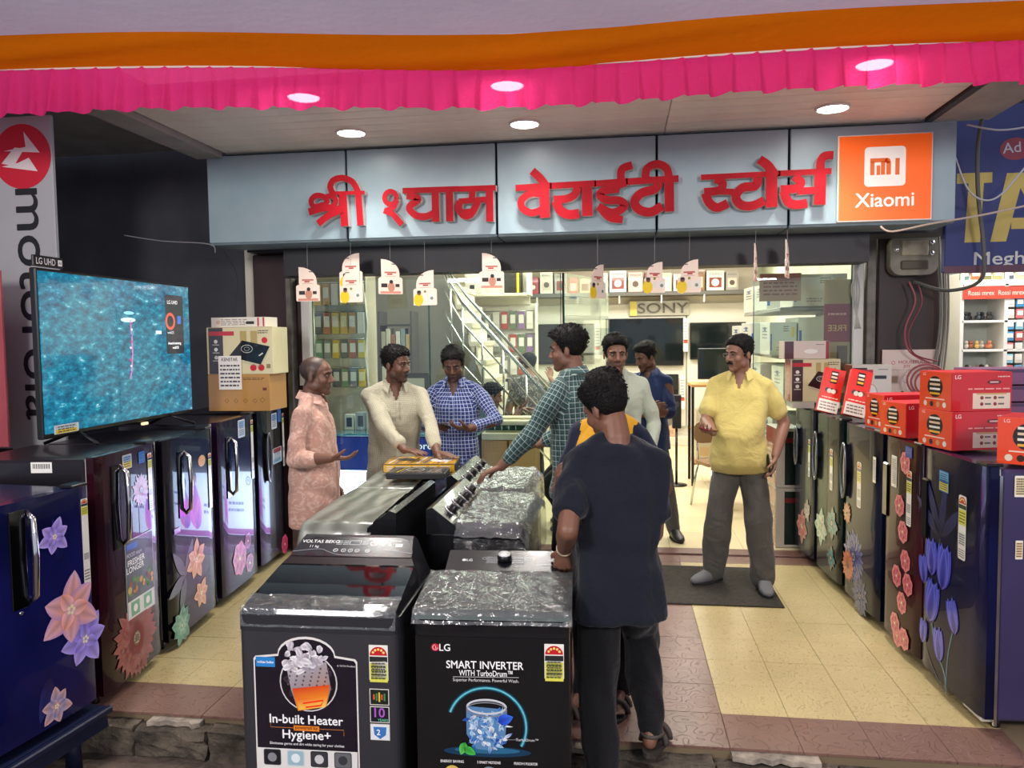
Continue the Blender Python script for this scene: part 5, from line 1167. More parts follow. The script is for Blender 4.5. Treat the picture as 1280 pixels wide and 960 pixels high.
    # ---------------- footwear
    for sd, sx in (('L', -1), ('R', 1)):
        H_, K, Ak = hips[sd]; td = toes[sd]; lat = td.cross(V3(0, 0, 1)).normalized(); upv = lat.cross(td).normalized()
        if footwear == 'shoe':
            mb = MB(); b0 = Ak - upv * .045 * s - td * .035 * s
            loft(mb, [(b0 + td * t * s + upv * h_ * s, lat * w_ * s, upv * q * s) for t, h_, w_, q in ((-.035, .0, .022, .03), (-.01, .005, .036, .042), (.05, .012, .040, .055), (.11, -.002, .046, .042), (.17, -.012, .048, .030), (.215, -.018, .036, .021), (.235, -.022, .016, .012))], 16, 2.6)
            tcap(mb, b0 + upv * .02 * s + td * .02 * s, Ak + upv * .02 * s, .042 * s, .042 * s)
            v, f = remesh(mb, .006 * s, 2, .5); so2 = obj_from('shoe', mesh_np('shoe', v, f, shoe_mat or M('shoe_grey', '6f7072', .8, bump=(150, .3, .003))), o)
            mb = MB(); ol = [(.050 * math.sin(a) * (1 if abs(a) < 1.6 else .85), .135 * math.cos(a) + .095) for a in np.linspace(-math.pi, math.pi, 23)[:-1]]
            mb.add([b0 + lat * x * s + td * y * s - upv * h_ * s for h_ in (.034, .046) for x, y in ol], [tuple(range(22)), tuple(range(43, 21, -1))] + [(i, 22 + i, 22 + (i + 1) % 22, (i + 1) % 22) for i in range(22)]); mb.build('sole', M('sole_dark', '2a2a2c', .9), so2)
        else:
            b0 = Ak - V3(0, 0, 1) * .045 * s - td * .035 * s; mb = MB(); ol = [(.050 * math.sin(a) * (1 if abs(a) < 1.6 else .85), .140 * math.cos(a) + .10) for a in np.linspace(-math.pi, math.pi, 23)[:-1]]
            mb.add([b0 + lat * x * s + td * y * s - upv * h_ * s for h_ in (.030, .050) for x, y in ol], [tuple(range(22)), tuple(range(43, 21, -1))] + [(i, 22 + i, 22 + (i + 1) % 22, (i + 1) % 22) for i in range(22)]); so2 = mb.build('sandal_sole', M('sandal_sole', '3a332e', .8), o)
            for tt in (.075, .145):
                mb = MB(); mb.tube([b0 + td * tt * s + lat * .052 * math.cos(a) * s + upv * (-.030 + .060 * math.sin(a)) * s for a in np.linspace(0, math.pi, 11)], .013 * s, 8); mb.build('strap', M('sandal_strap', '4a423c', .6), so2)
            mb = MB(); mb.tube([b0 + td * (.06 - .075 * math.sin(a)) * s + lat * .045 * math.cos(a) * s + upv * .025 * s for a in np.linspace(0, math.pi, 11)], .008 * s, 8); mb.build('strap', M('sandal_strap', '4a423c', .6), so2)
    o['_hc'] = 0; del o['_hc']
    return o, dict(info=info, loc=loc, Rz=Rz, Hd=Hd, s=s)
def hand_world(P, sd, along=.09, palm=.03):
    S, E, W_, fd, pn, th = P['info'][sd]; p = W_ + fd * along + pn * palm
    return P['loc'] + P['Rz'] @ p, P['Rz'] @ fd, P['Rz'] @ pn, P['Rz'] @ th
JEANS = cloth('jeans_blue', '33425a', 'fade', '7a8aa0', rough=.9)
BLKTR = cloth('trousers_black', '0f0f12', 'fade', '1c1c20')
GREYTR = cloth('trousers_grey', '55534e', 'fade', '625f58')
SK1, SK2, SK3 = '6a4534', '5a3828', '8a6048'
# 1 man in the pink printed shirt
P1 = person('man in a pink printed shirt facing right beside the left refrigerators', (-1.77, 4.22, 0), R(-84), 1.63, '6f4c3b', cloth('shirt_pink', 'bd9484', 'blotch', 'd8bcac'), JEANS,
    {'R': dict(w=(-1.555, 3.97, 1.075), pole=(-.6, -.15, -1), fd=(1, .05, -.02), pn=(.1, .25, 1), curl=24)},
    lean=2, head=(-4, -2, 0), sleeve='rolled', hem=.69, hair='shaved', stubble=.3, belly=.02, bw=.98)
# 2 man in the cream shirt leaning on the boxes
P2 = person('man in a cream shirt resting both hands on the yellow box', (-1.52, 5.02, 0), R(-152), 1.67, '644232', cloth('shirt_cream', 'b4af98', 'check', '989480', .012, .3), JEANS,
    {'R': dict(w=(-1.30, 4.60, .985), pole=(-.7, .2, -.4), fd=(.9, -.35, -.06), pn=(0, 0, -1), curl=5), 'L': dict(w=(-1.15, 4.73, .99), pole=(.6, .5, -.3), fd=(.9, -.45, -.06), pn=(0, 0, -1), curl=5)},
    lean=8, head=(40, -2, 0), sleeve='cuff', hem=.74, bw=1.06, stubble=.6)
# 3 man in the blue checked shirt looking at his phone
P3 = person('man in a blue checked shirt looking down at a phone in his hands', (-1.17, 5.42, 0), R(176), 1.66, '5c3c2e', cloth('shirt_blue_check', '2f3f78', 'check', 'b9c4e0', .026, .16, c3='1c2650'), cloth('jeans_pale', '6f8494', 'fade', '9fb0ba'),
    {'R': dict(w=(-1.24, 5.13, 1.09), pole=(-1, .2, -.4), fd=(.5, -.75, .12), pn=(.3, .25, 1), curl=24), 'L': dict(w=(-1.02, 5.12, 1.10), pole=(1, .3, -.4), fd=(-.8, -.5, .1), pn=(-.3, .2, 1), curl=28)},
    lean=3, head=(10, -20, 2), sleeve='cuff', hem=.76, stubble=.35)
# 4 man in the green checked shirt
P4 = person('tall man in a green checked shirt reaching for the machine knobs', (-.24, 4.44, 0), R(60), 1.77, '7c5542', cloth('shirt_green_check', '3a5654', 'check', 'a4b4ae', .030, .12, c3='22383a'), cloth('trousers_charcoal', '26282c', 'fade', '33363a'),
    {'L': dict(w=(-.66, 4.22, .995), pole=(.55, -.8, -.5), fd=(-.9, -.05, -.35), pn=(-.2, 0, -1), curl=22), 'R': dict(w=(-.5, 4.72, 1.05), pole=(.5, .4, -.8), fd=(-1, .1, -.1), pn=(0, 0, -1), curl=25)},
    lean=4, head=(20, -4, 0), sleeve='cuff', hem=.78, stubble=.2, placket=False, hairvol=1.3)
# 5 youth in navy and yellow behind the front one
P5 = person('youth in a navy t-shirt with yellow yoke, half hidden behind the one in front', (-.045, 3.56, 0), R(158), 1.57, '6f4938', cloth('tee_yellow_yoke', '20263a', 'yoke', 'e0a422', .43), BLKTR,
    {'R': dict(w=(-.285, 3.42, 1.03), pole=(-.25, .6, -1), fd=(.1, -.1, 1), pn=(.8, .2, 0), curl=35), 'L': dict(w=(.0, 3.40, 1.0), pole=(1, .4, -.6), fd=(-.9, -.1, .2), pn=(0, .6, .2), curl=30)},
    feet={'R': (-.17, 3.42, .085), 'L': (.0, 3.52, .085)}, lean=2, head=(-10, -14, 0), sleeve='short', hem=.74, collar=False, placket=False, footwear='sandal')
# 6 youth in the plain navy t-shirt, back to the camera
P6 = person('youth in a plain navy t-shirt and black trousers with his back turned', (-.008, 3.02, -.17), R(12), 1.735, '7a5340', cloth('tee_navy', '10141f', 'fade', '161c2a'), BLKTR,
    {'L': dict(w=(-.225, 3.06, .86), pole=(.02, -1, -.2), fd=(-.1, .35, -.9), pn=(.2, .9, .35), curl=34), 'R': dict(w=(.06, 3.28, .95), pole=(.12, -.7, -.8), fd=(-.9, .4, -.1), pn=(0, 0, -1), curl=30)},
    feet={'L': (-.07, 2.90, -.085), 'R': (.125, 3.135, .095)}, feettoe={'L': (-.25, 1, 0), 'R': (.28, .95, -.10)}, lean=5, head=(34, -22, -4), sleeve='short', hem=.765, collar=False, placket=False, footwear='sandal', bw=.97, stubble=.1, hairvol=1.0, legw=1.12)
# 7 man in the pale green shirt
P7 = person('man in a pale green shirt standing behind the navy t-shirt youth', (-.03, 5.18, .02), R(184), 1.70, '86604c', cloth('shirt_pale_green', 'b4bcaa', 'check', 'a4ae9c', .01, .3), cloth('trousers_olive', '4a4a40', 'fade', '5a5a50'),
    {'R': dict(w=(-.26, 4.96, 1.0), pole=(-1, .4, -.4), fd=(.3, -.6, -.6), pn=(.8, .2, -.3), curl=22), 'L': dict(w=(.20, 5.10, .93), pole=(.6, 1, 0), fd=(0, -.1, -1), pn=(-1, 0, 0), curl=20)},
    head=(6, -3, 0), sleeve='long', hem=.76, stubble=.45, hairvol=1.1)
# 8 man in the blue shirt, arms folded
P8 = person('man in a dark blue shirt with folded arms just inside the doorway', (.25, 6.60, 0), R(150), 1.66, '6f4b3a', cloth('shirt_blue', '27365f', 'fade', '33446e'), cloth('jeans_grey', '4b4d4e', 'fade', '62656a'),
    {'R': dict(w=(.24, 6.30, 1.13), pole=(-.8, .2, -1), fd=(.9, .1, .1), pn=(-.1, .8, -.2), curl=25), 'L': dict(w=(.22, 6.27, 1.08), pole=(.9, .1, -.9), fd=(-.9, .0, .2), pn=(.2, .8, .2), curl=25)},
    feet={'L': (.45, 6.55, .085), 'R': (.1, 6.72, .085)}, feettoe={'L': (.25, -.9, 0), 'R': (-.6, -.6, 0)}, head=(-28, -16, 0), sleeve='elbow', hem=.78, stubble=.5, shoe_mat=M('shoe_black', '141416', .4))
# 9 man in the yellow polo shirt
P9 = person('man with glasses and moustache in a yellow polo shirt and grey trousers on the mat', (.80, 5.28, .02), R(160), 1.69, '8c6450', cloth('polo_yellow', 'c8b768', 'fade', 'd4c47c'), GREYTR,
    {'R': dict(w=(.585, 4.98, 1.10), pole=(-.5, .8, -.9), fd=(-.45, -.75, .1), pn=(.3, .1, 1), curl=34), 'L': dict(w=(1.00, 5.14, .93), pole=(.8, .7, 0), fd=(-.15, -.2, -1), pn=(-1, .1, .1), curl=30)},
    feet={'R': (.645, 5.38, .103), 'L': (.945, 5.24, .103)}, feettoe={'R': (-.75, -.5, 0), 'L': (.02, -1, 0)}, head=(-32, -3, 0), sleeve='short', hem=.80, belly=.055, bw=1.03, stubble=.12, moustache=True, placket=False, hairvol=.8, legw=1.35)
# glasses, watch, pocket things are his own
mb = MB(); H9 = P9[1]['Hd']
for q in (-1, 1):
    mb.tube([H9((q * .031 + .019 * math.cos(a), .096, .0 + .014 * math.sin(a))) for a in np.linspace(0, 2 * math.pi, 17)[:-1]], .0012, 5, closed=True); mb.tube([H9((q * .050, .094, .004)), H9((q * .072, .04, .006)), H9((q * .077, -.015, .0))], .0013, 5)
mb.tube([H9((-.012, .097, .002)), H9((.012, .097, .002))], .0012, 5); mb.build('glasses', M('glasses_metal', '8a8478', .3, .8), P9[0])
mb = MB(); S_, E_, W__, fd_, pn_, th_ = P6[1]['info']['L']; ax = (W__ - E_).normalized(); a_ = ax.orthogonal().normalized(); b_ = ax.cross(a_)
mb.tube([W__ - ax * .012 + (a_ * math.cos(t) + b_ * math.sin(t)) * .031 for t in np.linspace(0, 2 * math.pi, 17)[:-1]], .0035, 6, closed=True); mb.build('bracelet', M('bracelet', 'b8a890', .4, .5), P6[0])
# phones in hands
def phone(label, P, sd, col='101014', along=.085, palm=.022):
    c, fd, pn, th = hand_world(P[1], sd, along, palm); m = Matrix((th, fd, pn)).transposed().to_4x4()
    t = thing('phone', label, 'phone', c, rot=m.to_euler()); MB().box((0, 0, 0), (.072, .150, .008), .003).build('case', M('phone_' + col, col, .3), t); MB().box((0, 0, .0045), (.066, .144, .001)).build('screen', M('phone_screen', '0a0c12', .08, coat=1), t); MB().box((-.02, .055, -.005), (.02, .02, .003), .001).build('camera_bump', BLKPL, t)
phone('dark phone held by the man in the blue checked shirt', P3, 'R'); phone('black phone held low by the man in the yellow polo shirt', P9, 'L', '141414', .07, .03); phone('red phone wallet held up by the man in the yellow polo shirt', P9, 'R', '7a2030', .075, .02)
# people further back in the shop
P10 = person('seated man with teal shirt at the counter, seen past the blue checked shirt', (-1.30, 7.55, -.42), R(-70), 1.68, '6f4938', cloth('shirt_teal', '3a5560', 'fade', '46626c'), BLKTR,
    {'R': dict(w=(-.98, 7.40, 1.02), pole=(0, -.5, -1), fd=(.8, 0, .5), pn=(-.5, 0, .8), curl=30), 'L': dict(w=(-.98, 7.60, 1.0), pole=(0, .5, -1), fd=(1, 0, .1), pn=(0, 0, -1), curl=20)}, feet={'L': (-1.0, 7.6, .085), 'R': (-1.0, 7.45, .085)}, head=(0, -14, 0), sleeve='short', collar=False, placket=False)
P11 = person('bearded man seated in the shop, partly hidden by the green checked shirt', (-.38, 6.95, -.22), R(110), 1.68, '855a46', cloth('shirt_grey_in', '5a5650', 'fade', '6a6660'), BLKTR, None, feet={'L': (-.45, 6.8, .085), 'R': (-.45, 7.05, .085)}, head=(0, -12, 0), collar=False, placket=False, beard=True)
P12 = person('worker in a red cap behind the stair railing holding up goods', (-.95, 8.1, -.12), R(20), 1.66, '9a6e58', cloth('shirt_floral', '5a5850', 'blotch', 'c8c4b8'), BLKTR,
    {'R': dict(w=(-.72, 8.05, 1.28), pole=(.6, -.3, -.8), fd=(-.2, .8, .6), pn=(-.5, 0, .8), curl=30)}, feet={'L': (-1.05, 8.1, .085), 'R': (-.85, 8.1, .085)}, head=(30, -10, 0), sleeve='cuff', collar=False, placket=False)
mb = MB(); H12 = P12[1]['Hd']; q = MB().ell((0, -.012, .05), (.086, .106, .075), 20, 12); mb.add([H12((p[0], p[1], max(p[2], .048))) for p in q.v], q.f, True); q = MB().ell((0, .10, .052), (.06, .06, .006), 14, 6); mb.add([H12(p) for p in q.v], q.f, True); mb.build('cap', M('cap_red', 'b02028', .8), P12[0])
# ================================================================ left side: banner, boxes
WHITEP = M('paper_white', 'e9e6de', .7)
bb = thing('brand_banner', 'tall silver board with vertical motorola lettering and red round logo', 'sign', (-4.02, 4.64, .0))
MB().box((0, 0, 2.05), (.72, .03, 2.3), .004).build('panel', M('banner_silver', 'b9bcbf', .45, noise=(2, .05)), bb)
MB().box((0, 0, .45), (.06, .06, .9)).build('post', M('leg_black', '101014', .3, .5), bb)
p = Print(); p.disc(.145, 2.94, .21, 'd8243c', 1, 36)
p.poly([(.145 - .15, 2.88), (.145 + .11, 2.84), (.145 + .05, 2.93), (.145 - .03, 2.90)], 'f4e8e6', 2); p.poly([(.145 - .13, 2.98), (.145 + .13, 2.96), (.145 + .02, 3.10), (.145 + .03, 3.0)], 'f4e8e6', 2); p.poly([(.145 - .15, 2.90), (.145 - .05, 3.0), (.145 + .02, 2.99), (.145 - .06, 2.88)], 'f4e8e6', 3)
p.text('motorola', .20, 1.97, .34, '23262c', 1, .012, rot=-90, width=1.52); p.build('lettering', PM, bb, (0, -.0165, 0))
rs_ = thing('red_poster_board', 'pale red poster board at the left edge of the picture', 'sign', (-4.10, 4.30, 1.0)); MB().box((0, 0, .62), (.62, .02, 1.1), .003).build('panel', M('poster_red_pale', 'c9606a', .5, noise=(2, .15)), rs_); MB().box((0, 0, .03), (.64, .03, .06)).build('base', M('leg_black', '101014', .3, .5), rs_)
def carton(name, label, c, size, col, rz=0, cat='box', group=None, prints=None, side=None, top=None, rot=None, tape=None, rough=.55):
    """box standing on its base at c; front (-y) carries flat print"""
    t = thing(name, label, cat, c, rz, group, rot); w_, d_, h_ = size
    MB().box((0, 0, h_ / 2), size, .003).build('carton', M('card_' + col, col, rough, noise=(6, .06)), t)
    if prints: 
        p = Print(); p.rect(0, 0, w_ * .985, h_ * .985, col, .6); prints(p, w_, h_); p.build('front_print', PG, t, (0, -d_ / 2 - .0006, h_ / 2))
    if side:
        p = Print(); p.rect(0, 0, d_ * .985, h_ * .985, col, .6); side(p, d_, h_); p.build('side_print', PG, t, (-w_ / 2 - .0006, 0, h_ / 2), (0, 0, R(-90)))
    if tape: MB().box((0, 0, h_ + .0004), (w_ * .98, .05, .0008)).build('tape', M('tape', tape, .3), t)
    return t
def pr_brown(p, w_, h_):
    p.rect(w_ * .28, -.02, w_ * .34, h_ * .5, 'b88a4a', 1)
    for k in range(4): p.ring(-w_ * .2 + k * .07, -h_ * .22, .015, .003, '5a3a18', 2, 4); 
    p.rect(w_ * .42, h_ * .1, .03, .02, '7a3a20', 2); p.ring(w_ * .38, -h_ * .2, .018, .003, '5a3a18', 2, 4); p.bars(w_ * .25, h_ * .38, .16, .02, 2, '6a4a20', 2)
def pr_hob(p, w_, h_):
    p.rect(0, 0, w_ * .99, h_ * .98, 'd9cfa4', 1); p.rect(-w_ * .36, 0, w_ * .22, h_ * .98, '3c3a3e', 2); p.rect(-w_ * .27, h_ * .37, w_ * .38, h_ * .09, 'c02a3a', 3)
    for k, c in enumerate(('e8e4dc', 'f4f4f0', 'd8d4cc')): p.disc(-w_ * .36, h_ * (.2 - .17 * k), .014, c, 3, 10); p.rect(-w_ * .36, h_ * (.13 - .17 * k), .05, .006, 'c8c4bc', 3)
    p.rect(w_ * .06, h_ * .27, w_ * .10, h_ * .3, 'b8a468', 2); p.rect(w_ * .22, h_ * .27, w_ * .10, h_ * .3, 'b8a468', 2)
    a = [(-.10, -.04), (.0, .075), (.20, .03), (.13, -.10)]; a = [(x * w_ / .48 + .02, y * h_ / .34 + .0) for x, y in a]
    p.poly([(x, y - .02) for x, y in a], 'c8c0a0', 3); p.poly(a, '17181c', 4); p.ring(w_ * .11, h_ * .04, w_ * .085, .004, 'c8c8c0', 5, 20, w_ * .055); p.ring(w_ * .11, h_ * .04, w_ * .04, .003, 'a8a8a0', 5, 16, w_ * .026)
    for k in range(3): p.rect(w_ * (.30 + .02 * k), -h_ * (.10 - .02 * k), .012, .008, 'e0e0d8', 5)
    p.disc(w_ * .38, h_ * .22, .022, 'd02a30', 3, 14); p.disc(w_ * .20, -h_ * .36, .024, 'c8202c', 3, 14); p.disc(w_ * .32, -h_ * .36, .024, 'c8202c', 3, 14); p.bars(w_ * .36, h_ * .4, .08, .03, 2, '4a4234', 3); p.rect(w_ * .43, -h_ * .33, .03, .03, '8a8250', 3)
carton('cardboard_box', 'plain brown carton under the induction cooktop box on the left refrigerators', (-2.70, 5.30, 1.215), (.46, .30, .262), 'b8884a', R(2), prints=pr_brown, tape='c89a5a')
hb = carton('cooktop_box', 'cream induction cooktop box stacked on a brown carton at the left', (-2.685, 5.29, 1.478), (.49, .27, .335), 'd9cfa4', R(2), prints=pr_hob, side=lambda p, d, h: (p.rect(0, 0, d * .98, h * .98, 'd8c8b0', 1), p.rect(0, -h * .25, d * .9, h * .4, 'c0522c', 2), p.rect(0, h * .4, d * .9, h * .15, 'b02a30', 2)))
carton('slim_box', 'slim white appliance box lying on top of the left cooktop box', (-2.70, 5.28, 1.815), (.41, .20, .07), 'e6e0d2', R(1), prints=lambda p, w, h: (p.rect(.15, 0, .012, h * .9, 'c83a40', 1), p.rect(.19, 0, .012, h * .9, 'c83a40', 1), p.bars(-.03, 0, .2, h * .7, 4, '8a8478', 1), p.rect(.09, -.005, .06, .02, '3a3a38', 2), p.disc(-.15, 0, .015, 'd8b89a', 1)))
nt_ = thing('paper_notice', 'white printed KENSTAR price notice pinned over the left cooktop box', 'paper', (-2.75, 5.138, 1.37), R(2)); MB().box((0, 0, .12), (.17, .002, .24)).build('sheet', WHITEP, nt_, (0, 0, 0)); p = Print(); p.text('KENSTAR', 0, .215, .034, '22222a', 1, .01, width=.12); p.bars(0, .10, .145, .17, 6, '44444c', 1, 7); p.build('lettering', PM, nt_, (0, -.0014, 0))
sw = thing('switch_box', 'small grey switch box on the white frame behind the pink shirt', 'switch', (-2.50, 5.885, 1.36)); MB().box((0, 0, .07), (.10, .03, .16), .004).build('plate', M('switch_grey', 'a8a89e', .6), sw); [MB().box((-.025 + .025 * k, -.018, .09), (.014, .01, .03), .002).build('switch', M('switch_white', 'd8d8d0', .4), sw) for k in range(3)]
# ================================================================ between the machines: boxes on the covers
carton('printed_box', 'flat black and yellow printed box under the hands of the cream-shirted man', (-1.22, 4.63, .908), (.44, .30, .05), '1c1c20', R(6), prints=lambda p, w, h: (p.rect(0, 0, w * .98, h * .9, 'd8a828', 1), p.bars(0, 0, w * .9, h * .7, 3, 'e8e0d0', 2)))
def pr_top(p):
    p.rect(0, 0, .43, .29, 'd09a20', 1)
    for k in range(9): p.line([(-.19 + .043 * k, -.12), (-.16 + .043 * k, .12)], .014, ['e8e4dc', '2a4a8a', 'f0c030', '202024'][k % 4], 2)
    p.disc(.12, 0, .07, 'f2efe6', 3, 16); p.disc(-.1, .03, .05, '20222a', 3, 16)
p = Print(); pr_top(p); bx_ = [o for o in bpy.data.objects if o.name == 'printed_box'][0]; p.build('top_print', PG, bx_, (0, 0, .0512), (R(-90), 0, 0))
c2_ = carton('printed_sheet_box', 'thin dark patterned box lying in front of the yellow printed box', (-1.17, 4.34, .912), (.34, .20, .035), '1a1a1c', R(4))
p = Print(); p.rect(0, 0, .33, .19, '202226', 1)
for k in range(14): p.line([(-.155 + .022 * k, -.08), (-.13 + .022 * k, .08)], .008, ['8a8c80', '5a5c58', 'd8c020', 'a8aaa0'][k % 4 if k < 6 else k % 2], 2)
p.ring(-.02, .02, .05, .008, 'b8b8ac', 3); p.build('top_print', PG, c2_, (0, 0, .0362), (R(-90), 0, 0))
# ================================================================ right row: things on the refrigerators
REDC = 'c81e26'
def pr_lg(p, w_, h_):
    p.rect(0, 0, w_ * .99, h_ * .99, 'c81e26', 1); p.text('LG', -w_ * .40, h_ * .38, .026, 'f4e4e0', 2, .01); p.bars(w_ * .36, h_ * .38, w_ * .2, .012, 1, 'f0c8c0', 2)
    p.rect(w_ * .16, -h_ * .24, w_ * .62, h_ * .40, 'e6d2bc', 2); p.rect(w_ * .16, -h_ * .06, w_ * .5, .006, 'c8a050', 3)
    for k in range(4): p.disc(w_ * (.0 + .22 * (k % 2)), -h_ * (.16 + .16 * (k // 2)), .009, '8a2a30', 3, 8); p.rect(w_ * (.1 + .22 * (k % 2)), -h_ * (.16 + .16 * (k // 2)), w_ * .1, .008, '6a6258', 3)
    p.disc(w_ * .2, h_ * .24, w_ * .12, '6a1420', 2, 16, h_ * .06); p.rect(w_ * .2, h_ * .24, w_ * .14, .008, 'd8a8a0', 3); p.bars(w_ * .12, h_ * .07, w_ * .7, .014, 1, 'f0a8a0', 2)
def pr_lgs(p, d_, h_):
    p.rect(0, 0, d_ * .99, h_ * .99, 'ee4a22', 1); p.disc(0, h_ * .1, d_ * .24, '1c1410', 2, 16, h_ * .28)
    for k in range(4): p.rect(0, h_ * (.28 - .12 * k), d_ * .32, h_ * .055, ['f4ece0', 'e8c8a8', 'f4ece0', 'f0b030'][k], 3)
    p.rect(0, -h_ * .22, d_ * .6, .006, 'f8d8c0', 2)
    for k in range(4): p.disc(d_ * (-.3 + .2 * k), -h_ * .36, h_ * .075, ['e8d8c0', '3a2418', 'd89a58', 'f0e8d8'][k], 2 + k % 2, 10)
    p.text('LG', -d_ * .34, h_ * .42, .02, 'f8e8e0', 2)
RZ = R(3.3)
carton('oven_kit_box', 'red gift box, lower of the two stacked on the near right refrigerators', (1.67, 4.02, 1.156), (.30, .25, .185), REDC, R(14), group='red gift boxes', prints=pr_lg, side=pr_lgs)
carton('oven_kit_box', 'red gift box, upper of the two stacked on the near right refrigerators', (1.675, 4.03, 1.342), (.30, .25, .185), REDC, R(12), group='red gift boxes', prints=pr_lg, side=pr_lgs)
carton('oven_kit_box', 'single red gift box just left of the stacked pair', (1.62, 4.46, 1.156), (.30, .22, .185), REDC, R(16), group='red gift boxes', prints=pr_lg, side=pr_lgs)
carton('oven_kit_box', 'red gift box behind the single one, partly hidden', (1.66, 4.84, 1.156), (.32, .22, .20), REDC, R(10), group='red gift boxes', prints=pr_lg, side=pr_lgs)
carton('oven_kit_box', 'red gift box at the right edge of the picture, orange side forward', (1.76, 3.55, 1.156), (.24, .22, .20), REDC, R(52), group='red gift boxes', prints=pr_lg, side=pr_lgs)
for k in range(4): carton('flat_purple_box', ['lowest flat purple box of the pile behind the red boxes', 'second flat purple box from the bottom of the pile', 'third flat purple box from the bottom of the pile', 'topmost flat purple box of the pile'][k], (2.02, 4.42, 1.18 + .088 * k), (.36, .28, .080), '7a4a6e', R(4), group='flat purple boxes in a pile', prints=lambda p, w, h: p.rect(0, h * .36, w * .99, h * .2, '4a3050', 1))
carton('sheet_pile', 'cream carton under the purple boxes', (2.02, 4.42, 1.152), (.40, .30, .026), 'c8b88a', R(4))
def pr_tall(p, w_, h_):
    p.rect(0, 0, w_ * .98, h_ * .99, 'dc2a20', 1); p.rect(0, -h_ * .36, w_ * .98, h_ * .27, 'e8e2d4', 2); p.rect(-w_ * .0, h_ * .3, w_ * .34, h_ * .28, '1c1410', 2)
    for k in range(3): p.rect(0, h_ * (.38 - .08 * k), w_ * .28, h_ * .045, ['f4ece0', 'e8c8a8', 'f0b030'][k], 3)
    for k in range(5): p.disc(w_ * (-.2 + .1 * k), h_ * (.0 - .02 * (k % 2)), w_ * .12, ['3a3a3c', 'd8d0c0', '1c1c1e', 'e8dcc8', '8a2a20'][k], 3 + k % 2, 10)
    p.bars(0, -h_ * .17, w_ * .8, h_ * .05, 1, 'f8d8c0', 2); p.bars(0, -h_ * .36, w_ * .8, h_ * .2, 3, '7a6a5a', 3)
def lean_box(label, c, rz, tilt): carton('leaning_gift_box', label, c, (.135, .05, .31), 'd8281e', 0, group='red boxes leaning on the refrigerators', prints=pr_tall, rot=(R(-tilt), R(14), rz))
lean_box('slim red box leaning back at a slant, left one of the pair', (1.40, 5.50, 1.176), R(-4), 14); lean_box('slim red box leaning back at a slant, right one of the pair', (1.50, 5.24, 1.176), R(-2), 14)
carton('cooktop_box', 'cream induction cooktop box beside the man in yellow', (1.46, 6.14, 1.205), (.36, .20, .32), 'd9cfa4', 0, prints=pr_hob, side=lambda p, d, h: p.rect(0, 0, d * .98, h * .98, 'b82a34', 1))
carton('white_kettle_box', 'grey kettle box under the right cooktop box', (1.46, 6.12, 1.158), (.34, .24, .045), 'c8c4b8', 0, prints=lambda p, w, h: p.rect(0, 0, .03, h * .9, '3a3a3c', 1))
carton('iron_box', 'small cream and maroon iron box on top of the right cooktop box', (1.40, 6.16, 1.527), (.33, .18, .135), 'd8c8bc', 0, prints=lambda p, w, h: (p.rect(-w * .38, 0, w * .2, h * .98, '4a2a34', 1), p.rect(w * .46, 0, w * .07, h * .98, '9a2a38', 1), p.disc(w * .1, -.01, .05, 'f0ece4', 2, 16, .018), p.bars(w * .3, h * .3, .06, .012, 1, '6a5a54', 2)))
carton('mixer_box', 'white and red mixer box by the pillar', (1.86, 6.13, 1.158), (.28, .20, .32), 'd8d2c6', 0, prints=lambda p, w, h: (p.rect(-w * .3, h * .36, w * .36, h * .16, '4a2a2c', 1), p.rect(-w * .22, h * .36, w * .5, h * .07, 'b8303a', 2), p.rect(w * .22, h * .22, w * .3, h * .08, '2a2a2c', 1), p.disc(0, -h * .2, .04, 'e8e8e4', 2, 14, .08), p.ring(0, -h * .2, .04, .006, '9a9a98', 3, 14, .08), p.bars(w * .28, h * .4, .07, .012, 1, '4a4a4a', 2)), side=lambda p, d, h: p.rect(0, 0, d, h, 'b02834', 1))
for k in range(2): carton('tall_white_red_box', ['white and red tall appliance box, lower of the two by the doorway', 'white and red tall appliance box, upper of the two by the doorway'][k], (1.33, 6.50, .002 + .484 * k), (.20, .34, .48), 'c8c2b8', R(3), group='tall boxes by the doorway', prints=lambda p, w, h: (p.rect(w * .1, 0, w * .55, h * .9, '23302c', 1), p.rect(w * .1, h * .3, w * .5, h * .08, '7a2a30', 2)), side=lambda p, d, h: (p.rect(0, 0, d * .98, h * .98, 'a82a34', 1), p.bars(0, 0, d * .7, h * .5, 5, 'd8b0a8', 2)))
ps_ = thing('wall_poster', 'white kitchenware poster board standing before the dark pillar', 'poster', (2.21, 6.28, 1.156)); MB().box((0, 0, .215), (.40, .012, .43)).build('sheet', M('poster_cream', 'd8c6bc', .5), ps_)
p = Print(); p.rect(0, .215, .395, .425, 'd8c6bc', .6); p.ring(-.12, .33, .012, .004, 'c83a40', 1, 12); p.text('HOUSEFULL', .02, .335, .034, 'a82a30', 1, .012, width=.2); p.text('JOY', -.02, .30, .03, 'a82a30', 1, .012); p.rect(0, .275, .3, .002, '8a7a74', 1); p.rect(-.12, .20, .09, .07, 'b8a898', 1, .01); p.rect(-.12, .20, .07, .05, '8a7060', 2, .008); p.ring(-.03, .205, .018, .004, '8a8a88', 1, 12, .03); p.rect(-.12, .06, .09, .012, '4a4038', 1); p.rect(.04, .06, .04, .014, '4a4038', 1); p.disc(.13, .10, .04, 'e0c030', 1, 14, .06); p.disc(.13, .20, .03, '9a6a54', 1, 12); p.disc(-.05, .10, .012, '3a3028', 1, 8); p.build('print', PM, ps_, (0, -.0066, 0))
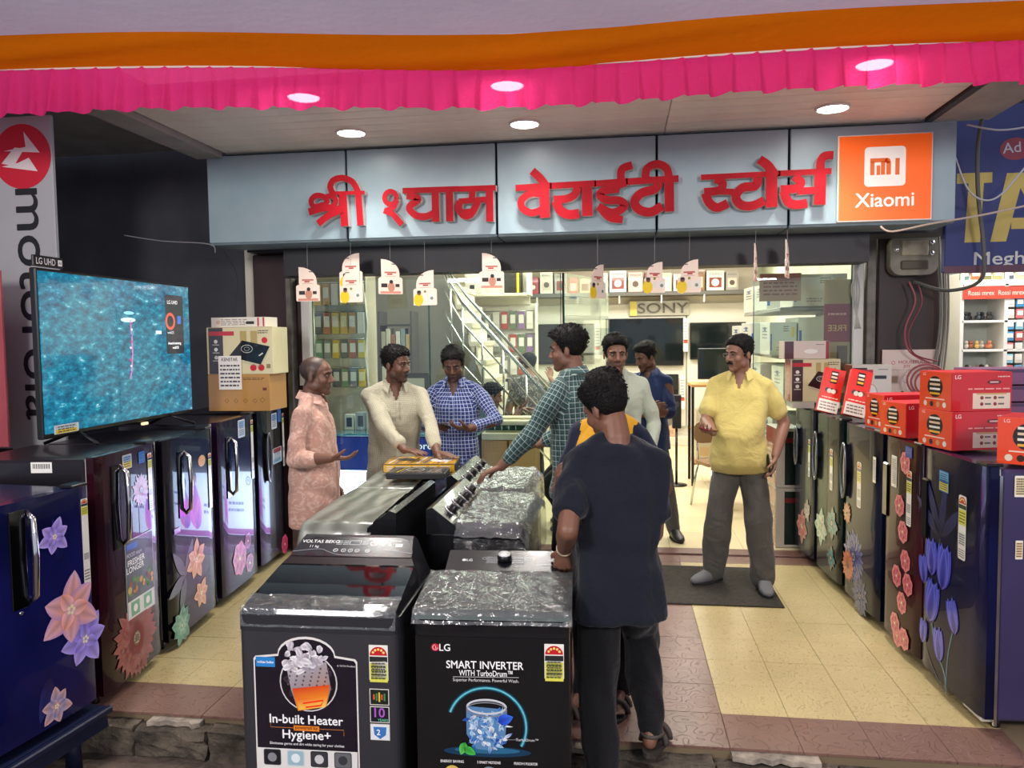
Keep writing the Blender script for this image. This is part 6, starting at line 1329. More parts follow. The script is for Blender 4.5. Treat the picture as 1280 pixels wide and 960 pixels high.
# ---------------------------------------------------------------- meter box, wires on the right pillar
mt = thing('electric_meter', 'clouded plastic electricity meter box on the dark pillar', 'meter', (2.20, 6.29, 2.14))
MB().prism(rrect(.34, .30, .08, 5, 0, .16), -.10, 0).build('housing', M('meter_plastic', '8e8a78', .3, noise=(8, .25), coat=.4), mt)
MB().box((0, -.105, .21), (.19, .02, .11), .006).build('label_window', M('meter_label', 'a8a088', .35, noise=(14, .25)), mt); MB().box((.0, -.103, .085), (.20, .02, .07), .01).build('terminal_cover', M('meter_cover', '5a5344', .35), mt)
for (a, b) in ((-.13, .2), (.12, .25), (.12, .17)): MB().lathe([(.018, 0), (.018, .012), (.004, .016)], (a, -.10, b), 10, 'y').build('screw', CHROME, mt)
def wire(label, pts, r, col, name='wire', group='loose wires on the right pillar', k=7, cat='wire'):
    mb = MB(); mb.tube([tuple(q) for q in catmull(pts, k)], r, 6); o = mb.build(name, M('wire_' + col, col, .55), None); return tag(o, label, cat, group)
wire('thick grey cable sweeping from the meter up past the blue sign', [(2.20, 6.20, 2.10), (2.36, 6.02, 2.02), (2.43, 5.66, 2.06), (2.42, 5.58, 2.25), (2.35, 5.52, 2.62), (2.29, 5.40, 2.90), (2.26, 5.28, 3.06)], .013, '5a5c58')
for k in range(5): wire(['thin grey wire leftmost beside the meter box', 'thin grey wire second beside the meter box', 'thin grey wire in the middle beside the meter box', 'thin grey wire fourth beside the meter box', 'thin grey wire nearest the neighbour shop'][k], [(2.36 + .022 * k, 6.24, 2.55), (2.37 + .018 * k, 6.2, 2.2), (2.40 + .015 * k, 6.22, 1.8), (2.36 + .02 * k, 6.24, 1.4), (2.33 + .02 * k, 6.26, 1.2)], .007, ['6a6a62', '8a887c', '5a5850', '9a968a', '7a766a'][k])
wire('pink wire looping down from the meter box', [(2.16, 6.18, 2.10), (2.20, 6.16, 1.95), (2.13, 6.15, 1.75), (2.16, 6.15, 1.58), (2.32, 6.15, 1.48)], .007, '9a4a52'); wire('dark red wire running beside the pink one', [(2.22, 6.17, 2.08), (2.24, 6.15, 1.93), (2.15, 6.14, 1.72), (2.19, 6.14, 1.56), (2.36, 6.15, 1.50)], .006, '7a2f38')
for k in range(3):
    c = (2.28 + .02 * k, 6.13 + .012 * k, 1.36 - .012 * k); q = .13 - .012 * k
    mb = MB(); mb.tube([(c[0] + q * math.cos(a) * 1.05, c[1], c[2] + q * .9 * math.sin(a)) for a in np.linspace(0, 2 * math.pi, 33)[:-1]], .008, 6, closed=True); tag(mb.build('wire_coil', M('wire_9a4a52', '9a4a52', .55)), ['outer ring of the pink wire coil hanging on the pillar', 'middle ring of the pink wire coil hanging on the pillar', 'inner ring of the pink wire coil hanging on the pillar'][k], 'wire', 'pink wire coil')
wire('twisted pale wire strung from the orange sign across the blue sign', [(1.66, 5.26, 2.40), (1.72, 5.22, 2.36), (1.95, 5.2, 2.40), (2.3, 5.3, 2.46), (2.75, 5.45, 2.56), (3.3, 5.5, 2.7)], .007, 'b8a898'); wire('white cable hanging in a low curve before the blue sign', [(2.13, 5.35, 2.85), (2.25, 5.4, 2.62), (2.42, 5.45, 2.58), (2.62, 5.5, 2.78), (2.85, 5.5, 3.1)], .006, 'b0b2b4')
wire('white cable drooping above the blue sign', [(2.14, 5.2, 3.0), (2.35, 5.25, 2.97), (2.6, 5.4, 3.02), (2.8, 5.79, 3.12)], .006, 'b0b2b4'); wire('thin pale wire across the dark left wall', [(-3.6, 5.25, 2.50), (-3.3, 5.25, 2.45), (-2.95, 5.27, 2.42), (-2.92, 5.3, 2.36)], .004, '8a8c92', group='loose wires on the left'); wire('thin dark wire hanging down by the left pillar', [(-2.92, 5.4, 2.40), (-2.86, 5.5, 2.2), (-2.90, 5.5, 1.9), (-2.95, 5.5, 1.75)], .004, '2a2c30', group='loose wires on the left')
for k in range(4): wire(['slack white wire down the right door frame, first', 'slack white wire down the right door frame, second', 'slack white wire down the right door frame, third', 'slack white wire looped on the right door frame'][k], [(1.82 + .016 * k, 6.324, 2.38), (1.81 + .012 * k, 6.322, 2.25), (1.85 - .02 * k, 6.322, 2.05), (1.82 + .014 * k, 6.324, 1.75)], .004, 'b8b8b0', group='wires on the right door frame')
# ---------------------------------------------------------------- door mat
tag(MB().box((0, 0, 0), (1.32, .82, .010), .003).build('door_mat', M('mat_dark', '39342d', .95, noise=(30, .3), bump=(160, .8, .006)), None, (.36, 5.32, .006)), 'dark worn door mat before the shop entrance', 'mat')
# ---------------------------------------------------------------- hanging danglers
def dangler(label, x, zt, rz=0, mir=1, yel=True, y=5.40, sc=1.0, short=False):
    t = thing('dangler_sign', label, 'sign', (x, y, zt - .25 * sc), rz, 'paper danglers hung along the name board')
    w1, w2, h1, h2 = .066 * sc, .088 * sc, .25 * sc, .12 * sc
    ol = [(-w2, .005), (-w2 + .006, 0), (w2 - .006, 0), (w2, .005), (w2, h2 - .01), (w2 - .012, h2), (w1, h2)]
    arc = [(-w1 + 2 * w1 * math.cos(R(a)), h1 - .10 * sc + .10 * sc * math.sin(R(a))) for a in range(0, 91, 15)]
    ol += arc + [(-w1, h2), (-w2 + .012, h2), (-w2, h2 - .01)]; ol = [(a * mir, b) for a, b in ol]
    MB().prism(ol, -.0015, .0015).build('card', M('dangler_card', 'ead8c8', .55), t)
    p = Print(); p.poly(ol, 'f4e0cf', 1); p.rect(0, h1 * .62, w1 * 1.3, .010, 'b85a4a', 2); p.rect(-.005 * mir, h1 * .57, w1 * .6, .010, 'b03a34', 2); p.rect(w1 * .4 * mir, h1 * .86, w1 * .5, .007, '5a4a44', 2); p.rect(0, h1 * .51, w1 * 1.2, .004, 'd8a890', 2)
    if yel:
        p.disc(.05 * mir, .04, .036, 'e8c81c', 2, 14, .045); p.disc(.045 * mir, .088, .016, '7a4a34', 3, 10); p.disc(.045 * mir, .097, .016, '1c1410', 4, 10, .010); p.rect(-.05 * mir, .055, .045, .05, 'e8e4da', 2); p.disc(-.05 * mir, .05, .012, '7a8a7a', 3, 8); p.rect(-.0, .055, .022, .045, 'e4e0d6', 2); p.disc(0, .098, .01, '8a8a2a', 2, 8)
    else:
        p.rect(-.045 * mir, .062, .045, .028, '2a2420', 2); p.rect(.05 * mir, .062, .03, .022, '2a2624', 2); p.disc(.005, .05, .026, 'c88a70', 2, 12, .035); p.disc(.005, .088, .014, '2a1c18', 3, 10); p.rect(0, .012, .15, .016, 'd8907a', 2)
    p.build('print', PM, t, (0, -.0018, 0)); p2 = Print(); p2.poly([(-a, b) for a, b in ol], 'f4e0cf', 1); p2.rect(0, .06, .09, .05, 'd8a890', 2); p2.build('print', PM, t, (0, .0018, 0), (0, 0, R(180)))
    MB().tube([(0, 0, .248 * sc), (.002, 0, (2.425 - (zt - .25 * sc)))], .0012, 4).build('string', M('string', 'c8c4ba', .8), t)
dangler('paper dangler hung furthest left over the shop front', -2.26, 2.25, R(4), 1, False)
dangler('upper of two overlapping paper danglers on the left', -1.93, 2.34, R(-2), -1, True)
dangler('lower of two overlapping paper danglers with a yellow figure', -1.925, 2.235, R(-3), -1, True, 5.385)
dangler('narrow turned paper dangler third from the left', -1.635, 2.29, R(28), 1, False)
dangler('paper dangler with yellow figure hung lowest, fourth from the left', -1.38, 2.205, R(-4), -1, True)
dangler('paper dangler before the stair shelf, middle of the row', -.895, 2.315, R(6), 1, False)
dangler('edge-on paper dangler left of the glass door line', -.150, 2.22, R(52), -1, True, 5.42, .95)
dangler('small paper dangler with yellow figure near the appliance shelf', .24, 2.225, R(14), -1, True, 5.42, .85)
dangler('small paper dangler with yellow figure right of its twin', .475, 2.235, R(-12), -1, True, 5.42, .9)
dangler('edge-on paper dangler above the man in yellow', .91, 2.325, R(74), 1, False); dangler('edge-on paper dangler furthest right before the boxes', 1.115, 2.345, R(70), 1, False)
# ================================================================ inside the shop
WOOD = M('desk_wood', 'b8864a', .5, noise=(8, .2)); STEEL = M('stainless', 'c4c6c4', .22, .95)
# lit counter front: blue header over a white light panel (seen mirrored in the left refrigerator doors)
ct = thing('lit_counter', 'blue motorola display counter with a glowing white front panel', 'counter', (-1.84, 6.36, 0))
MB().box((0, .22, .44), (1.26, .44, .88), .006).build('cabinet', M('counter_body', '1c2850', .4), ct)
MB().box((0, .20, .895), (1.30, .50, .02), .004).build('glass_top', M('counter_top', '4a8fa0', .1, coat=.8), ct)
p = Print(); p.rect(0, .73, 1.25, .28, '1a2f78', 1); p.text('motorola', .14, .80, .085, 'f4f8ff', 2, .014, width=.37); p.build('header', print_mat('lit_blue', .3, .3, .5), ct, (0, -.004, 0))
p = Print(); p.rect(0, .30, 1.25, .56, 'c4ccf4', 1); p.ring(-.42, .50, .035, .010, '2a2f3a', 2); p.text('M', -.42, .50, .05, '2a2f3a', 2, .01); p.rect(-.0, .05, 1.25, .05, '8a3a90', 2)
def figure(u, s1, c1_, c2_): p.disc(u, .50 * s1 + .02, .035, '9a5a58', 3, 14); p.disc(u, .52 * s1 + .02, .04, '2a1420', 2, 14, .05); p.petal(u, .08, 90, .42 * s1, .20, c1_, c2_, 3); p.petal(u - .03, .08, 100, .30 * s1, .12, c2_, c1_, 4)
figure(.08, 1.0, 'e86ad0', '8a3ac8'); figure(.27, .9, 'd85ab8', '6a4ad0'); p.bars(-.20, .27, .26, .12, 2, '3a4a80', 2, 3); p.bars(.48, .30, .2, .05, 1, '3a4a80', 2, 5); p.rect(.46, .40, .2, .02, '5a6ac0', 2)
p.build('light_panel', print_mat('lit_white', .3, .3, 13), ct, (0, -.004, 0))
lp = thing('laptop', 'small laptop with a violet screen on the motorola counter', 'laptop', (-1.60, 6.55, .906), R(-8)); MB().box((0, 0, .008), (.26, .18, .014), .003).build('base', M('laptop_silver', 'b8bac0', .35, .6), lp); MB().box((0, .10, .10), (.26, .012, .175), .003, rot=(R(-14), 0, 0)).build('lid', M('laptop_silver', 'b8bac0', .35, .6), lp); MB().box((0, .089, .103), (.235, .002, .145), rot=(R(-14), 0, 0)).build('screen', M('screen_violet', '3a2a58', .2, emit='6a4a90', es=.9), lp)
for k in range(7): carton('phone_box', ['white phone box at the left end of the motorola counter', 'second phone box on the motorola counter', 'third phone box on the motorola counter', 'fourth phone box, grey, on the motorola counter', 'fifth phone box on the motorola counter', 'sixth phone box on the motorola counter', 'blue phone box beside the laptop'][k], (-2.40 + .105 * k, 6.60, .906), (.085, .05, .14 + .02 * (k % 3)), ['d8d8d4', 'a8b0b8', 'e0dcd0', '8a8e94', 'c8ccd0', 'd8d4c8', '6a88b8'][k], group='phone boxes on the counter', prints=lambda p, w, h: (p.rect(0, 0, w * .6, h * .6, '4a5468', 1),))
fr_ = thing('framed_certificate', 'dark framed certificate behind the cream-shirted man', 'frame', (-1.95, 7.22, 1.02), 0); MB().box((0, 0, .185), (.26, .03, .37), .006).build('frame', M('frame_dark', '2a2420', .4), fr_); MB().box((0, -.017, .185), (.17, .004, .26)).build('paper', M('cert_paper', 'c8c0ae', .6), fr_); MB().box((0, .04, -.044), (.24, .08, .088), .004).build('stand', M('frame_dark', '2a2420', .4), fr_)
st_ = thing('back_cabinet', 'low dark cabinet carrying the framed certificate', 'cabinet', (-1.95, 7.30, 0)); MB().box((0, .02, .47), (.62, .28, .92), .006).build('body', M('cabinet_dark', '2c2a2a', .5), st_); [MB().box((q * .15, -.125, .47), (.28, .012, .86), .003).build('door', M('cabinet_dark_door', '353233', .45), st_) for q in (-1, 1)]
# second counter: taped cartons with a cream till on top
for k in range(2): carton('tv_carton', ['plain brown carton, left one under the till', 'plain brown carton, right one under the till'][k], (-1.06 + .235 * k, 6.62, .002), (.225, .40, .84), 'b88c52', 0, group='brown cartons serving as till counter', tape='d8c8a0')
tl = thing('cash_till', 'cream till with a dark green display on the brown cartons', 'till', (-.94, 6.60, .846)); MB().box((0, 0, .03), (.46, .38, .06), .006).build('base', M('till_cream', 'd8cfae', .45), tl); MB().box((0, .02, .11), (.42, .30, .10), .01).build('body', M('till_cream', 'd8cfae', .45), tl); MB().box((0, -.135, .10), (.40, .012, .045), .003).build('display', M('till_green', '1c3a2a', .2), tl); [MB().box((-.12 + .06 * k, -.143, .10), (.006, .006, .03)).build('display_segment', M('till_seg', 'd8e8c8', .4), tl) for k in range(4)]; MB().box((0, .05, .168), (.36, .16, .02), .006).build('lid', M('till_cream2', 'c8bf9e', .45), tl)
# ---------------------------------------------------------------- left accessories wall
pg = thing('accessory_stand', 'white pegboard stand full of hanging accessory packets at the left', 'stand', (-2.60, 6.95, 0)); MB().box((0, .03, 1.25), (.50, .03, 2.3), .004).build('board', M('pegboard', 'b8b2a2', .6, noise=(8, .2)), pg); MB().box((0, .03, .05), (.52, .3, .1), .006).build('foot', M('pegfoot', '8a867c', .6), pg)
for q in (-1, 1): MB().tube([(q * .25 + (.012 if k % 2 else -.012), .0, .35 + .3 * k) for k in range(7)], .010, 6).build('side_rail', M('rail_white', 'd8d4c4', .5), pg)
for k, z in enumerate((2.25, 1.98, 1.72, 1.45)): MB().tube([(-.24, .0, z), (.24, .0, z)], .006, 5).build('hook_bar', STEEL, pg)
PK = ['e0b83a', 'd8d0c0', 'c89a58', '4a5a6a', 'e8e4dc', 'b86a4a', '6a9a7a', 'd8c050', '8a8a90', 'c8b890']
pkm = {}
CN = {'e0b83a': 'yellow', 'd8d0c0': 'cream', 'c89a58': 'tan', '4a5a6a': 'slate', 'e8e4dc': 'white', 'b86a4a': 'rust', '6a9a7a': 'green', 'd8c050': 'mustard', '8a8a90': 'grey', 'c8b890': 'beige', 'c86a8a': 'pink', 'd8d4c8': 'off-white', '8a6a9a': 'purple', '4a4a50': 'charcoal', 'b8402f': 'red', 'e0dcd0': 'pale', '9a9a90': 'stone grey', '6a7a5a': 'olive'}
ON = ['first', 'second', 'third', 'fourth', 'fifth', 'sixth', 'seventh', 'eighth', 'ninth']
rk = random.Random(21)
def packet(x, y, z, w_, h_, c, lab, grp):
    key = (round(w_, 3), round(h_, 3), c)
    if key not in pkm:
        mb = MB(); mb.box((0, 0, -h_ / 2), (w_, .016, h_), .004); a = mb.mesh('pack', M('pack_' + c, c, .35, coat=.3)); mb = MB(); mb.box((0, -.0095, -h_ * .42), (w_ * .75, .003, h_ * .5)); b = mb.mesh('label', M('packlabel_' + c, {'e0b83a': 'f4e8b0', 'd8d0c0': '5a6a80', '4a5a6a': 'd8d8d0'}.get(c, 'e8e4da'), .5)); pkm[key] = (a, b)
    t = thing('hanging_packet', lab, 'packet', (x, y, z), group=grp); obj_from('pack', pkm[key][0], t); obj_from('label_card', pkm[key][1], t)
for r_, z in enumerate((2.24, 1.97, 1.71, 1.44)):
    for k in range(6):
        packet(-2.81 + .083 * k, 6.94, z, .070, .20 if r_ < 2 else .17, PK[(r_ * 3 + k * 2 + (k // 3)) % len(PK)], '%s packet, %s from the left in the %s row of the accessory stand' % (CN[PK[(r_ * 3 + k * 2 + (k // 3)) % len(PK)]], ON[k], ('top', 'second', 'third', 'lowest visible')[r_]), 'packets, row %d of the accessory stand' % (r_ + 1))
bs = thing('small_goods_shelf', 'narrow dark shelf of small boxes next to the accessory stand', 'shelf', (-2.28, 7.78, 0)); [MB().box((q * .17, 0, 1.0), (.02, .26, 2.0), .003).build('side', M('shelf_dark', '4a4642', .6), bs) for q in (-1, 1)]; [MB().box((0, 0, z), (.32, .26, .02), .003).build('board', M('shelf_dark', '4a4642', .6), bs) for z in (.9, 1.22, 1.55, 1.86)]
for r_, z in enumerate((1.23, 1.56)):
    for k in range(6): carton('small_box', 'small box, %s from the left on the %s board of the narrow dark shelf' % (ON[k], ('middle', 'upper')[r_]), (-2.41 + .052 * k, 7.73, z + .012), (.044, .14, .19 + .03 * ((k + r_) % 3)), ['d8d2c0', 'b8b0a0', 'c8a878', '8a9aa0', 'e0dccf', '9a6a58'][(k * 5 + r_) % 6], group='boxes on the narrow dark shelf, board %d' % (r_ + 1))
# ---------------------------------------------------------------- staircase
GREYP = M('stair_panel_grey', '767167', .75, noise=(3, .12)); STEPW = M('stair_step', 'cfc8b2', .4)
sc_ = bpy.data.objects.new('staircase', None); link(sc_); sc_.location = (-1.9, 8.2, 0); sc_['kind'] = 'structure'; sc_['label'] = 'grey-sided staircase with steel railing'
MB().prism([(-.72, .05), (.62, .05), (.62, .55), (.42, 1.3), (.02, 2.45), (-.05, 2.9), (-.72, 2.9)], -.1, -.05).build('side_panel', GREYP, sc_)
for k in range(11):
    z = .25 + .2 * k; x = .62 - (z - .55) * .36 if z > .55 else .66; MB().box((0, 0, 0), (.22, 1.0, .06), .006).build('step', STEPW, sc_, (x + .08, .42, z)); MB().box((0, 0, 0), (.02, 1.0, .15)).build('riser', M('riser_white', 'dcd8c8', .5), sc_, (x + .16, .42, z - .10))
rl = bpy.data.objects.new('stair_railing', None); link(rl); tag(rl, 'shiny steel stair railing running up to the left', 'railing')
def rail(pts, r, nm): MB().tube(pts, r, 8).build(nm, STEEL, rl)
A_, K_, E_ = Vector((-1.83, 7.9, 2.45)), Vector((-1.622, 7.9, 2.087)), Vector((-.70, 7.9, 1.065))
rail([A_, K_, E_, E_ + V3(0, 0, -1.06)], .022, 'handrail'); rail([A_ + V3(.05, 0, .0), K_ + V3(.05, .0, .06), E_ + V3(.02, 0, .08)], .018, 'upper_rail')
for k in (1, 2, 3): dz = -.22 * k; rail([A_ + V3(0, 0, dz), K_ + V3(0, 0, dz), E_ + V3(0, 0, dz)], .010, 'bar')
for t in (0, .22, .46, .72): q = K_.lerp(E_, t); rail([q, V3(q.x, q.y, max(0, q.z - .95))], .012, 'baluster')
rail([A_.lerp(K_, .4), A_.lerp(K_, .4) + V3(0, 0, -.9)], .012, 'baluster')
# rack of packets behind the railing
rk2 = thing('packet_rack', 'white wall rack of hanging packets behind the stair railing', 'rack', (-1.50, 9.7, 0)); MB().box((0, .05, 1.08), (.95, .03, 2.12), .004).build('board', M('rack_white', 'd0cab8', .6), rk2); [MB().box((q * .46, 0, 1.08), (.03, .12, 2.12), .003).build('upright', M('rack_upright', 'dcd8ca', .5), rk2) for q in (-1, 1)]; [MB().tube([(-.45, 0, z), (.45, 0, z)], .006, 5).build('hook_bar', STEEL, rk2) for z in (2.05, 1.76, 1.47, 1.20)]
RC = ['c86a8a', 'd8d4c8', '8a6a9a', '4a4a50', 'b8402f', 'e0dcd0', '9a9a90', '6a7a5a']
for r_, z in enumerate((2.04, 1.75, 1.46, 1.19)):
    for k in range(8): packet(-1.88 + .108 * k, 9.68, z, .085, .22, RC[(k * 3 + r_ * 5) % 8], '%s packet, %s from the left in row %s of the rack behind the railing' % (CN[RC[(k * 3 + r_ * 5) % 8]], ON[k], ('one', 'two', 'three', 'four')[r_]), 'rack packets row %d' % (r_ + 1))
us = thing('upper_shelf', 'cream wall shelf above the packet rack', 'shelf', (-1.52, 9.55, 2.24)); MB().box((0, 0, 0), (.80, .36, .035), .005).build('board', M('shelf_cream', 'd8d2bc', .5), us); MB().box((0, .185, .1), (.80, .02, .41)).build('back', M('shelf_cream', 'd8d2bc', .5), us); MB().box((.41, .02, .22), (.03, .36, .45)).build('side', M('shelf_cream', 'd8d2bc', .5), us)
carton('white_fan_box', 'white appliance box on the cream wall shelf', (-1.78, 9.5, 2.262), (.22, .25, .28), 'dcd6c6', 0, prints=lambda p, w, h: p.rect(-.02, -.06, .06, .05, '2a2a2c', 1)); carton('yellow_strip_box', 'black box with yellow edge on the cream wall shelf', (-1.30, 9.5, 2.262), (.20, .25, .34), '3a3838', 0, prints=lambda p, w, h: p.rect(.07, 0, .03, h, 'e0c830', 1))
# ---------------------------------------------------------------- back wall: televisions, shelf of appliances
WP = M('wall_panel_white', 'd4d2c4', .5)
for k, (xa, xb) in enumerate(((-1.55, -.32), (-.30, 1.04), (1.06, 2.1))):
    tag(MB().box((0, 0, 0), (xb - xa, .04, 1.95), .004).build('display_panel', WP, None, ((xa + xb) / 2, 12.47, 1.24)), ['white display wall panel behind the left television', 'white display wall panel behind the middle television', 'white display wall panel behind the right televisions'][k], 'panel', 'white display panels on the back wall')
def tvset(label, x0, x1, z0, z1, y=12.40, on=False):
    t = thing('wall_television', label, 'television', ((x0 + x1) / 2, y, z0), group='switched-off televisions on the back wall'); w_, h_ = x1 - x0, z1 - z0
    MB().box((0, 0, h_ / 2), (w_, .05, h_), .006).build('bezel', BLKPL, t); MB().box((0, -.027, h_ / 2 + .01), (w_ - .03, .004, h_ - .05)).build('screen', M('tv_screen_off', '10181a', .10, coat=.6), t); MB().box((0, -.03, .015), (.06, .004, .008)).build('logo', M('silver_brushed', 'd0d0d0', .3, .9), t)
    return t
tvset('dark television on the left of the back wall', -1.40, -.40, 1.27, 1.92); tvset('largest dark television in the middle of the back wall', -.22, 1.0, 1.24, 1.99); tvset('dark television on the right of the back wall', 1.10, 1.95, 1.33, 1.91); tvset('smaller dark television low under the middle one', .15, .92, .62, 1.10)
for k, (x, z0, z1) in enumerate(((-.345, 1.36, 1.92), (1.03, 1.46, 1.98), (.98, .55, 1.08))):
    t = thing('price_strip', ['tall white price strip beside the left television', 'tall white price strip beside the middle television', 'tall white price strip beside the low television'][k], 'sign', (x, 12.36, z0), group='price strips'); MB().box((0, 0, (z1 - z0) / 2), (.075, .006, z1 - z0)).build('card', WHITEP, t); p = Print(); p.bars(0, (z1 - z0) * .6, .06, (z1 - z0) * .6, 7, '8a8a88', 1); p.rect(0, (z1 - z0) * .3, .065, .06, 'c84a44', 1); p.build('print', PM, t, (0, -.0036, 0))
sy = thing('brand_sign', 'brushed metal SONY sign above the middle television', 'sign', (.62, 12.43, 2.03)); MB().box((0, 0, .12), (.94, .04, .24), .004).build('panel', M('sony_panel', 'a8a696', .35, .5, noise=(3, .2)), sy)
v_, f_ = textgeo('SONY', .06, .01); q = MB(); q.add([(a[0] * .22 * 1.35, -a[2] * .2, a[1] * .22) for a in v_], f_); q.build('lettering', M('sony_letters', '5a574c', .4), sy, (.06, -.026, .12)); MB().box((-.40, -.023, .12), (.10, .004, .23)).build('yellow_reflection', M('reflection_yellow', 'e0d060', .4), sy)  # yellow bar is a painted reflection on the metal panel
sh = thing('appliance_shelf', 'long dark wall shelf crowded with appliances above the televisions', 'shelf', (.32, 12.25, 2.36)); MB().box((0, 0, 0), (3.6, .42, .06), .005).build('board', M('shelf_board', '5a5a54', .5), sh); [MB().box((-1.6 + .64 * k, -.14, -.08), (.02, .14, .12)).build('bracket', M('bracket_white', 'd0d0c8', .5), sh) for k in range(6)]
AP = [('red', 'b8303a', .16, .26), ('white', 'd8d4c8', .20, .34), ('grey', 'a8a49a', .20, .30), ('red', 'b8303a', .14, .24), ('cream', 'd8c8a0', .16, .22), ('white', 'e0dcd0', .24, .30), ('pale blue', 'b8c8c8', .26, .34), ('pink', 'd8b0a8', .22, .30), ('maroon', '6a2a2a', .20, .30), ('cream', 'e0d8b8', .18, .28), ('white', 'd4d0c4', .24, .26), ('brown', '8a6a4a', .20, .32), ('white', 'dcd8cc', .26, .30), ('grey', '9a9890', .18, .28)]
x = -1.42; ordn = ['first', 'second', 'third', 'fourth', 'fifth', 'sixth', 'seventh', 'eighth', 'ninth', 'tenth', 'eleventh', 'twelfth', 'thirteenth', 'fourteenth']
for k, (cn, c, w_, h_) in enumerate(AP):
    carton('appliance_box', '%s appliance box, %s from the left on the long wall shelf' % (cn, ordn[k]), (x + w_ / 2, 12.18, 2.392), (w_, .22, h_), c, 0, group='appliance boxes on the long wall shelf', prints=lambda p, w, h: (p.rect(0, -h * .1, w * .7, h * .5, 'c8bfae' if k % 2 else '8a4038', 1), p.disc(0, -h * .1, w * .22, '5a4a44' if k % 3 else 'e8e4da', 2, 12), p.bars(0, h * .35, w * .7, h * .12, 2, '5a544c', 1, k))); x += w_ + .028
pl = tag(MB().box((0, 0, 0), (3.6, .40, .14), .005).build('wall_plinth', M('plinth_white', 'd0ccba', .5), None, (.3, 12.30, .07)), 'white plinth along the foot of the back wall', 'plinth')
for k in range(4): carton('speaker_box', ['white speaker box, left of four on the plinth', 'cream speaker box, second of four on the plinth', 'white speaker box, third of four on the plinth', 'orange printed speaker box, right of four on the plinth'][k], (-.25 + .33 * k, 12.24, .142), (.26, .22, .38), ['d8d4c8', 'd0c4a8', 'dcd8cc', 'c8a080'][k], 0, group='speaker boxes on the plinth', prints=lambda p, w, h: (p.disc(0, .05, w * .3, '6a655c', 1, 14), p.bars(0, -h * .3, w * .7, .06, 3, '6a5a4a', 1)))
# desk with black frame, small television, speaker, stool chair
dk = thing('desk', 'wooden topped desk with black frame right of the doorway', 'desk', (1.15, 9.1, 0)); MB().box((0, 0, 1.145), (.70, .5, .03), .004).build('top', WOOD, dk); [MB().box((sx * .33, sy * .22, .565), (.03, .03, 1.13)).build('leg', BLKPL, dk) for sx in (-1, 1) for sy in (-1, 1)]; MB().box((0, .0, .62), (.64, .44, .02)).build('shelf_board', WOOD, dk); MB().box((0, .0, .25), (.64, .44, .02)).build('shelf_board', WOOD, dk)
tt = thing('small_television', 'small dark television standing on the wooden desk', 'television', (1.20, 9.15, 1.162)); MB().box((0, 0, .22), (.60, .04, .36), .006).build('bezel', BLKPL, tt); MB().box((0, -.022, .225), (.57, .004, .32)).build('screen', M('tv_screen_off', '10181a', .10, coat=.6), tt); MB().box((0, 0, .02), (.22, .14, .02), .004).build('stand', BLKPL, tt)
tb = thing('teal_bottle', 'teal bottle beside the face of the man in yellow', 'bottle', (1.38, 8.95, 1.162)); MB().lathe([(.04, 0), (.045, .02), (.045, .16), (.02, .20), (.02, .22)], n=14).build('body', M('bottle_teal', '2a8a84', .25, coat=.4), tb); MB().lathe([(.022, .22), (.022, .25), (.004, .252)], n=12).build('cap', M('bottle_cap', '1c5a58', .4), tb)
sp = thing('tower_speaker', 'slim black tower speaker at the side of the desk', 'speaker', (.64, 8.9, 0)); MB().box((0, 0, .85), (.10, .12, .38), .006).build('cabinet', BLKPL, sp); MB().lathe([(.04, 0), (.035, .008), (.01, .002)], (0, -.062, .93), 14, 'y').build('cone', M('cone_grey', '2a2a2c', .6), sp); MB().tube([(0, 0, .66), (0, 0, .02)], .014, 8).build('pole', BLKPL, sp); MB().lathe([(.12, 0), (.12, .012), (.02, .02)], n=16).build('base', BLKPL, sp)
for k in range(6): carton('gift_box', ['cream box on the desk shelf', 'white box on the desk shelf', 'red printed box on the desk shelf', 'cream box on the lowest desk board', 'black box with a white mark on the lowest desk board', 'maroon box on the lowest desk board'][k], (.95 + .20 * (k % 3), 9.0, (.632 if k < 3 else .262)), (.17, .22, .24 if k < 3 else .26), ['d0c4a8', 'd8d4c8', 'a83a38', 'c8b898', '26242a', '6a2a30'][k], 0, prints=lambda p, w, h: (p.rect(0, 0, w * .6, h * .4, 'c8a878' if k % 2 else 'e0d8c8', 1), p.bars(0, -h * .32, w * .6, h * .14, 2, '5a4a40', 1, k)))
ch = thing('stool_chair', 'metal legged chair partly hidden behind the man in yellow', 'chair', (.98, 7.75, 0), R(20)); MB().prism(rrect(.40, .38, .08), .44, .47, 'xy').build('seat', M('seat_brown', '8a6a48', .5), ch)
for sx in (-1, 1):
    for sy in (-1, 1): MB().tube([(sx * .16, sy * .15, .44), (sx * .185, sy * .18, .25), (sx * .21, sy * .21, .0)], .011, 8).build('leg', STEEL, ch)
MB().prism(rrect(.38, .22, .07, 4, 0, .74), .17, .185).build('backrest', M('seat_brown', '8a6a48', .5), ch); [MB().tube([(sx * .15, .17, .45), (sx * .16, .19, .70)], .010, 8).build('back_post', STEEL, ch) for sx in (-1, 1)]
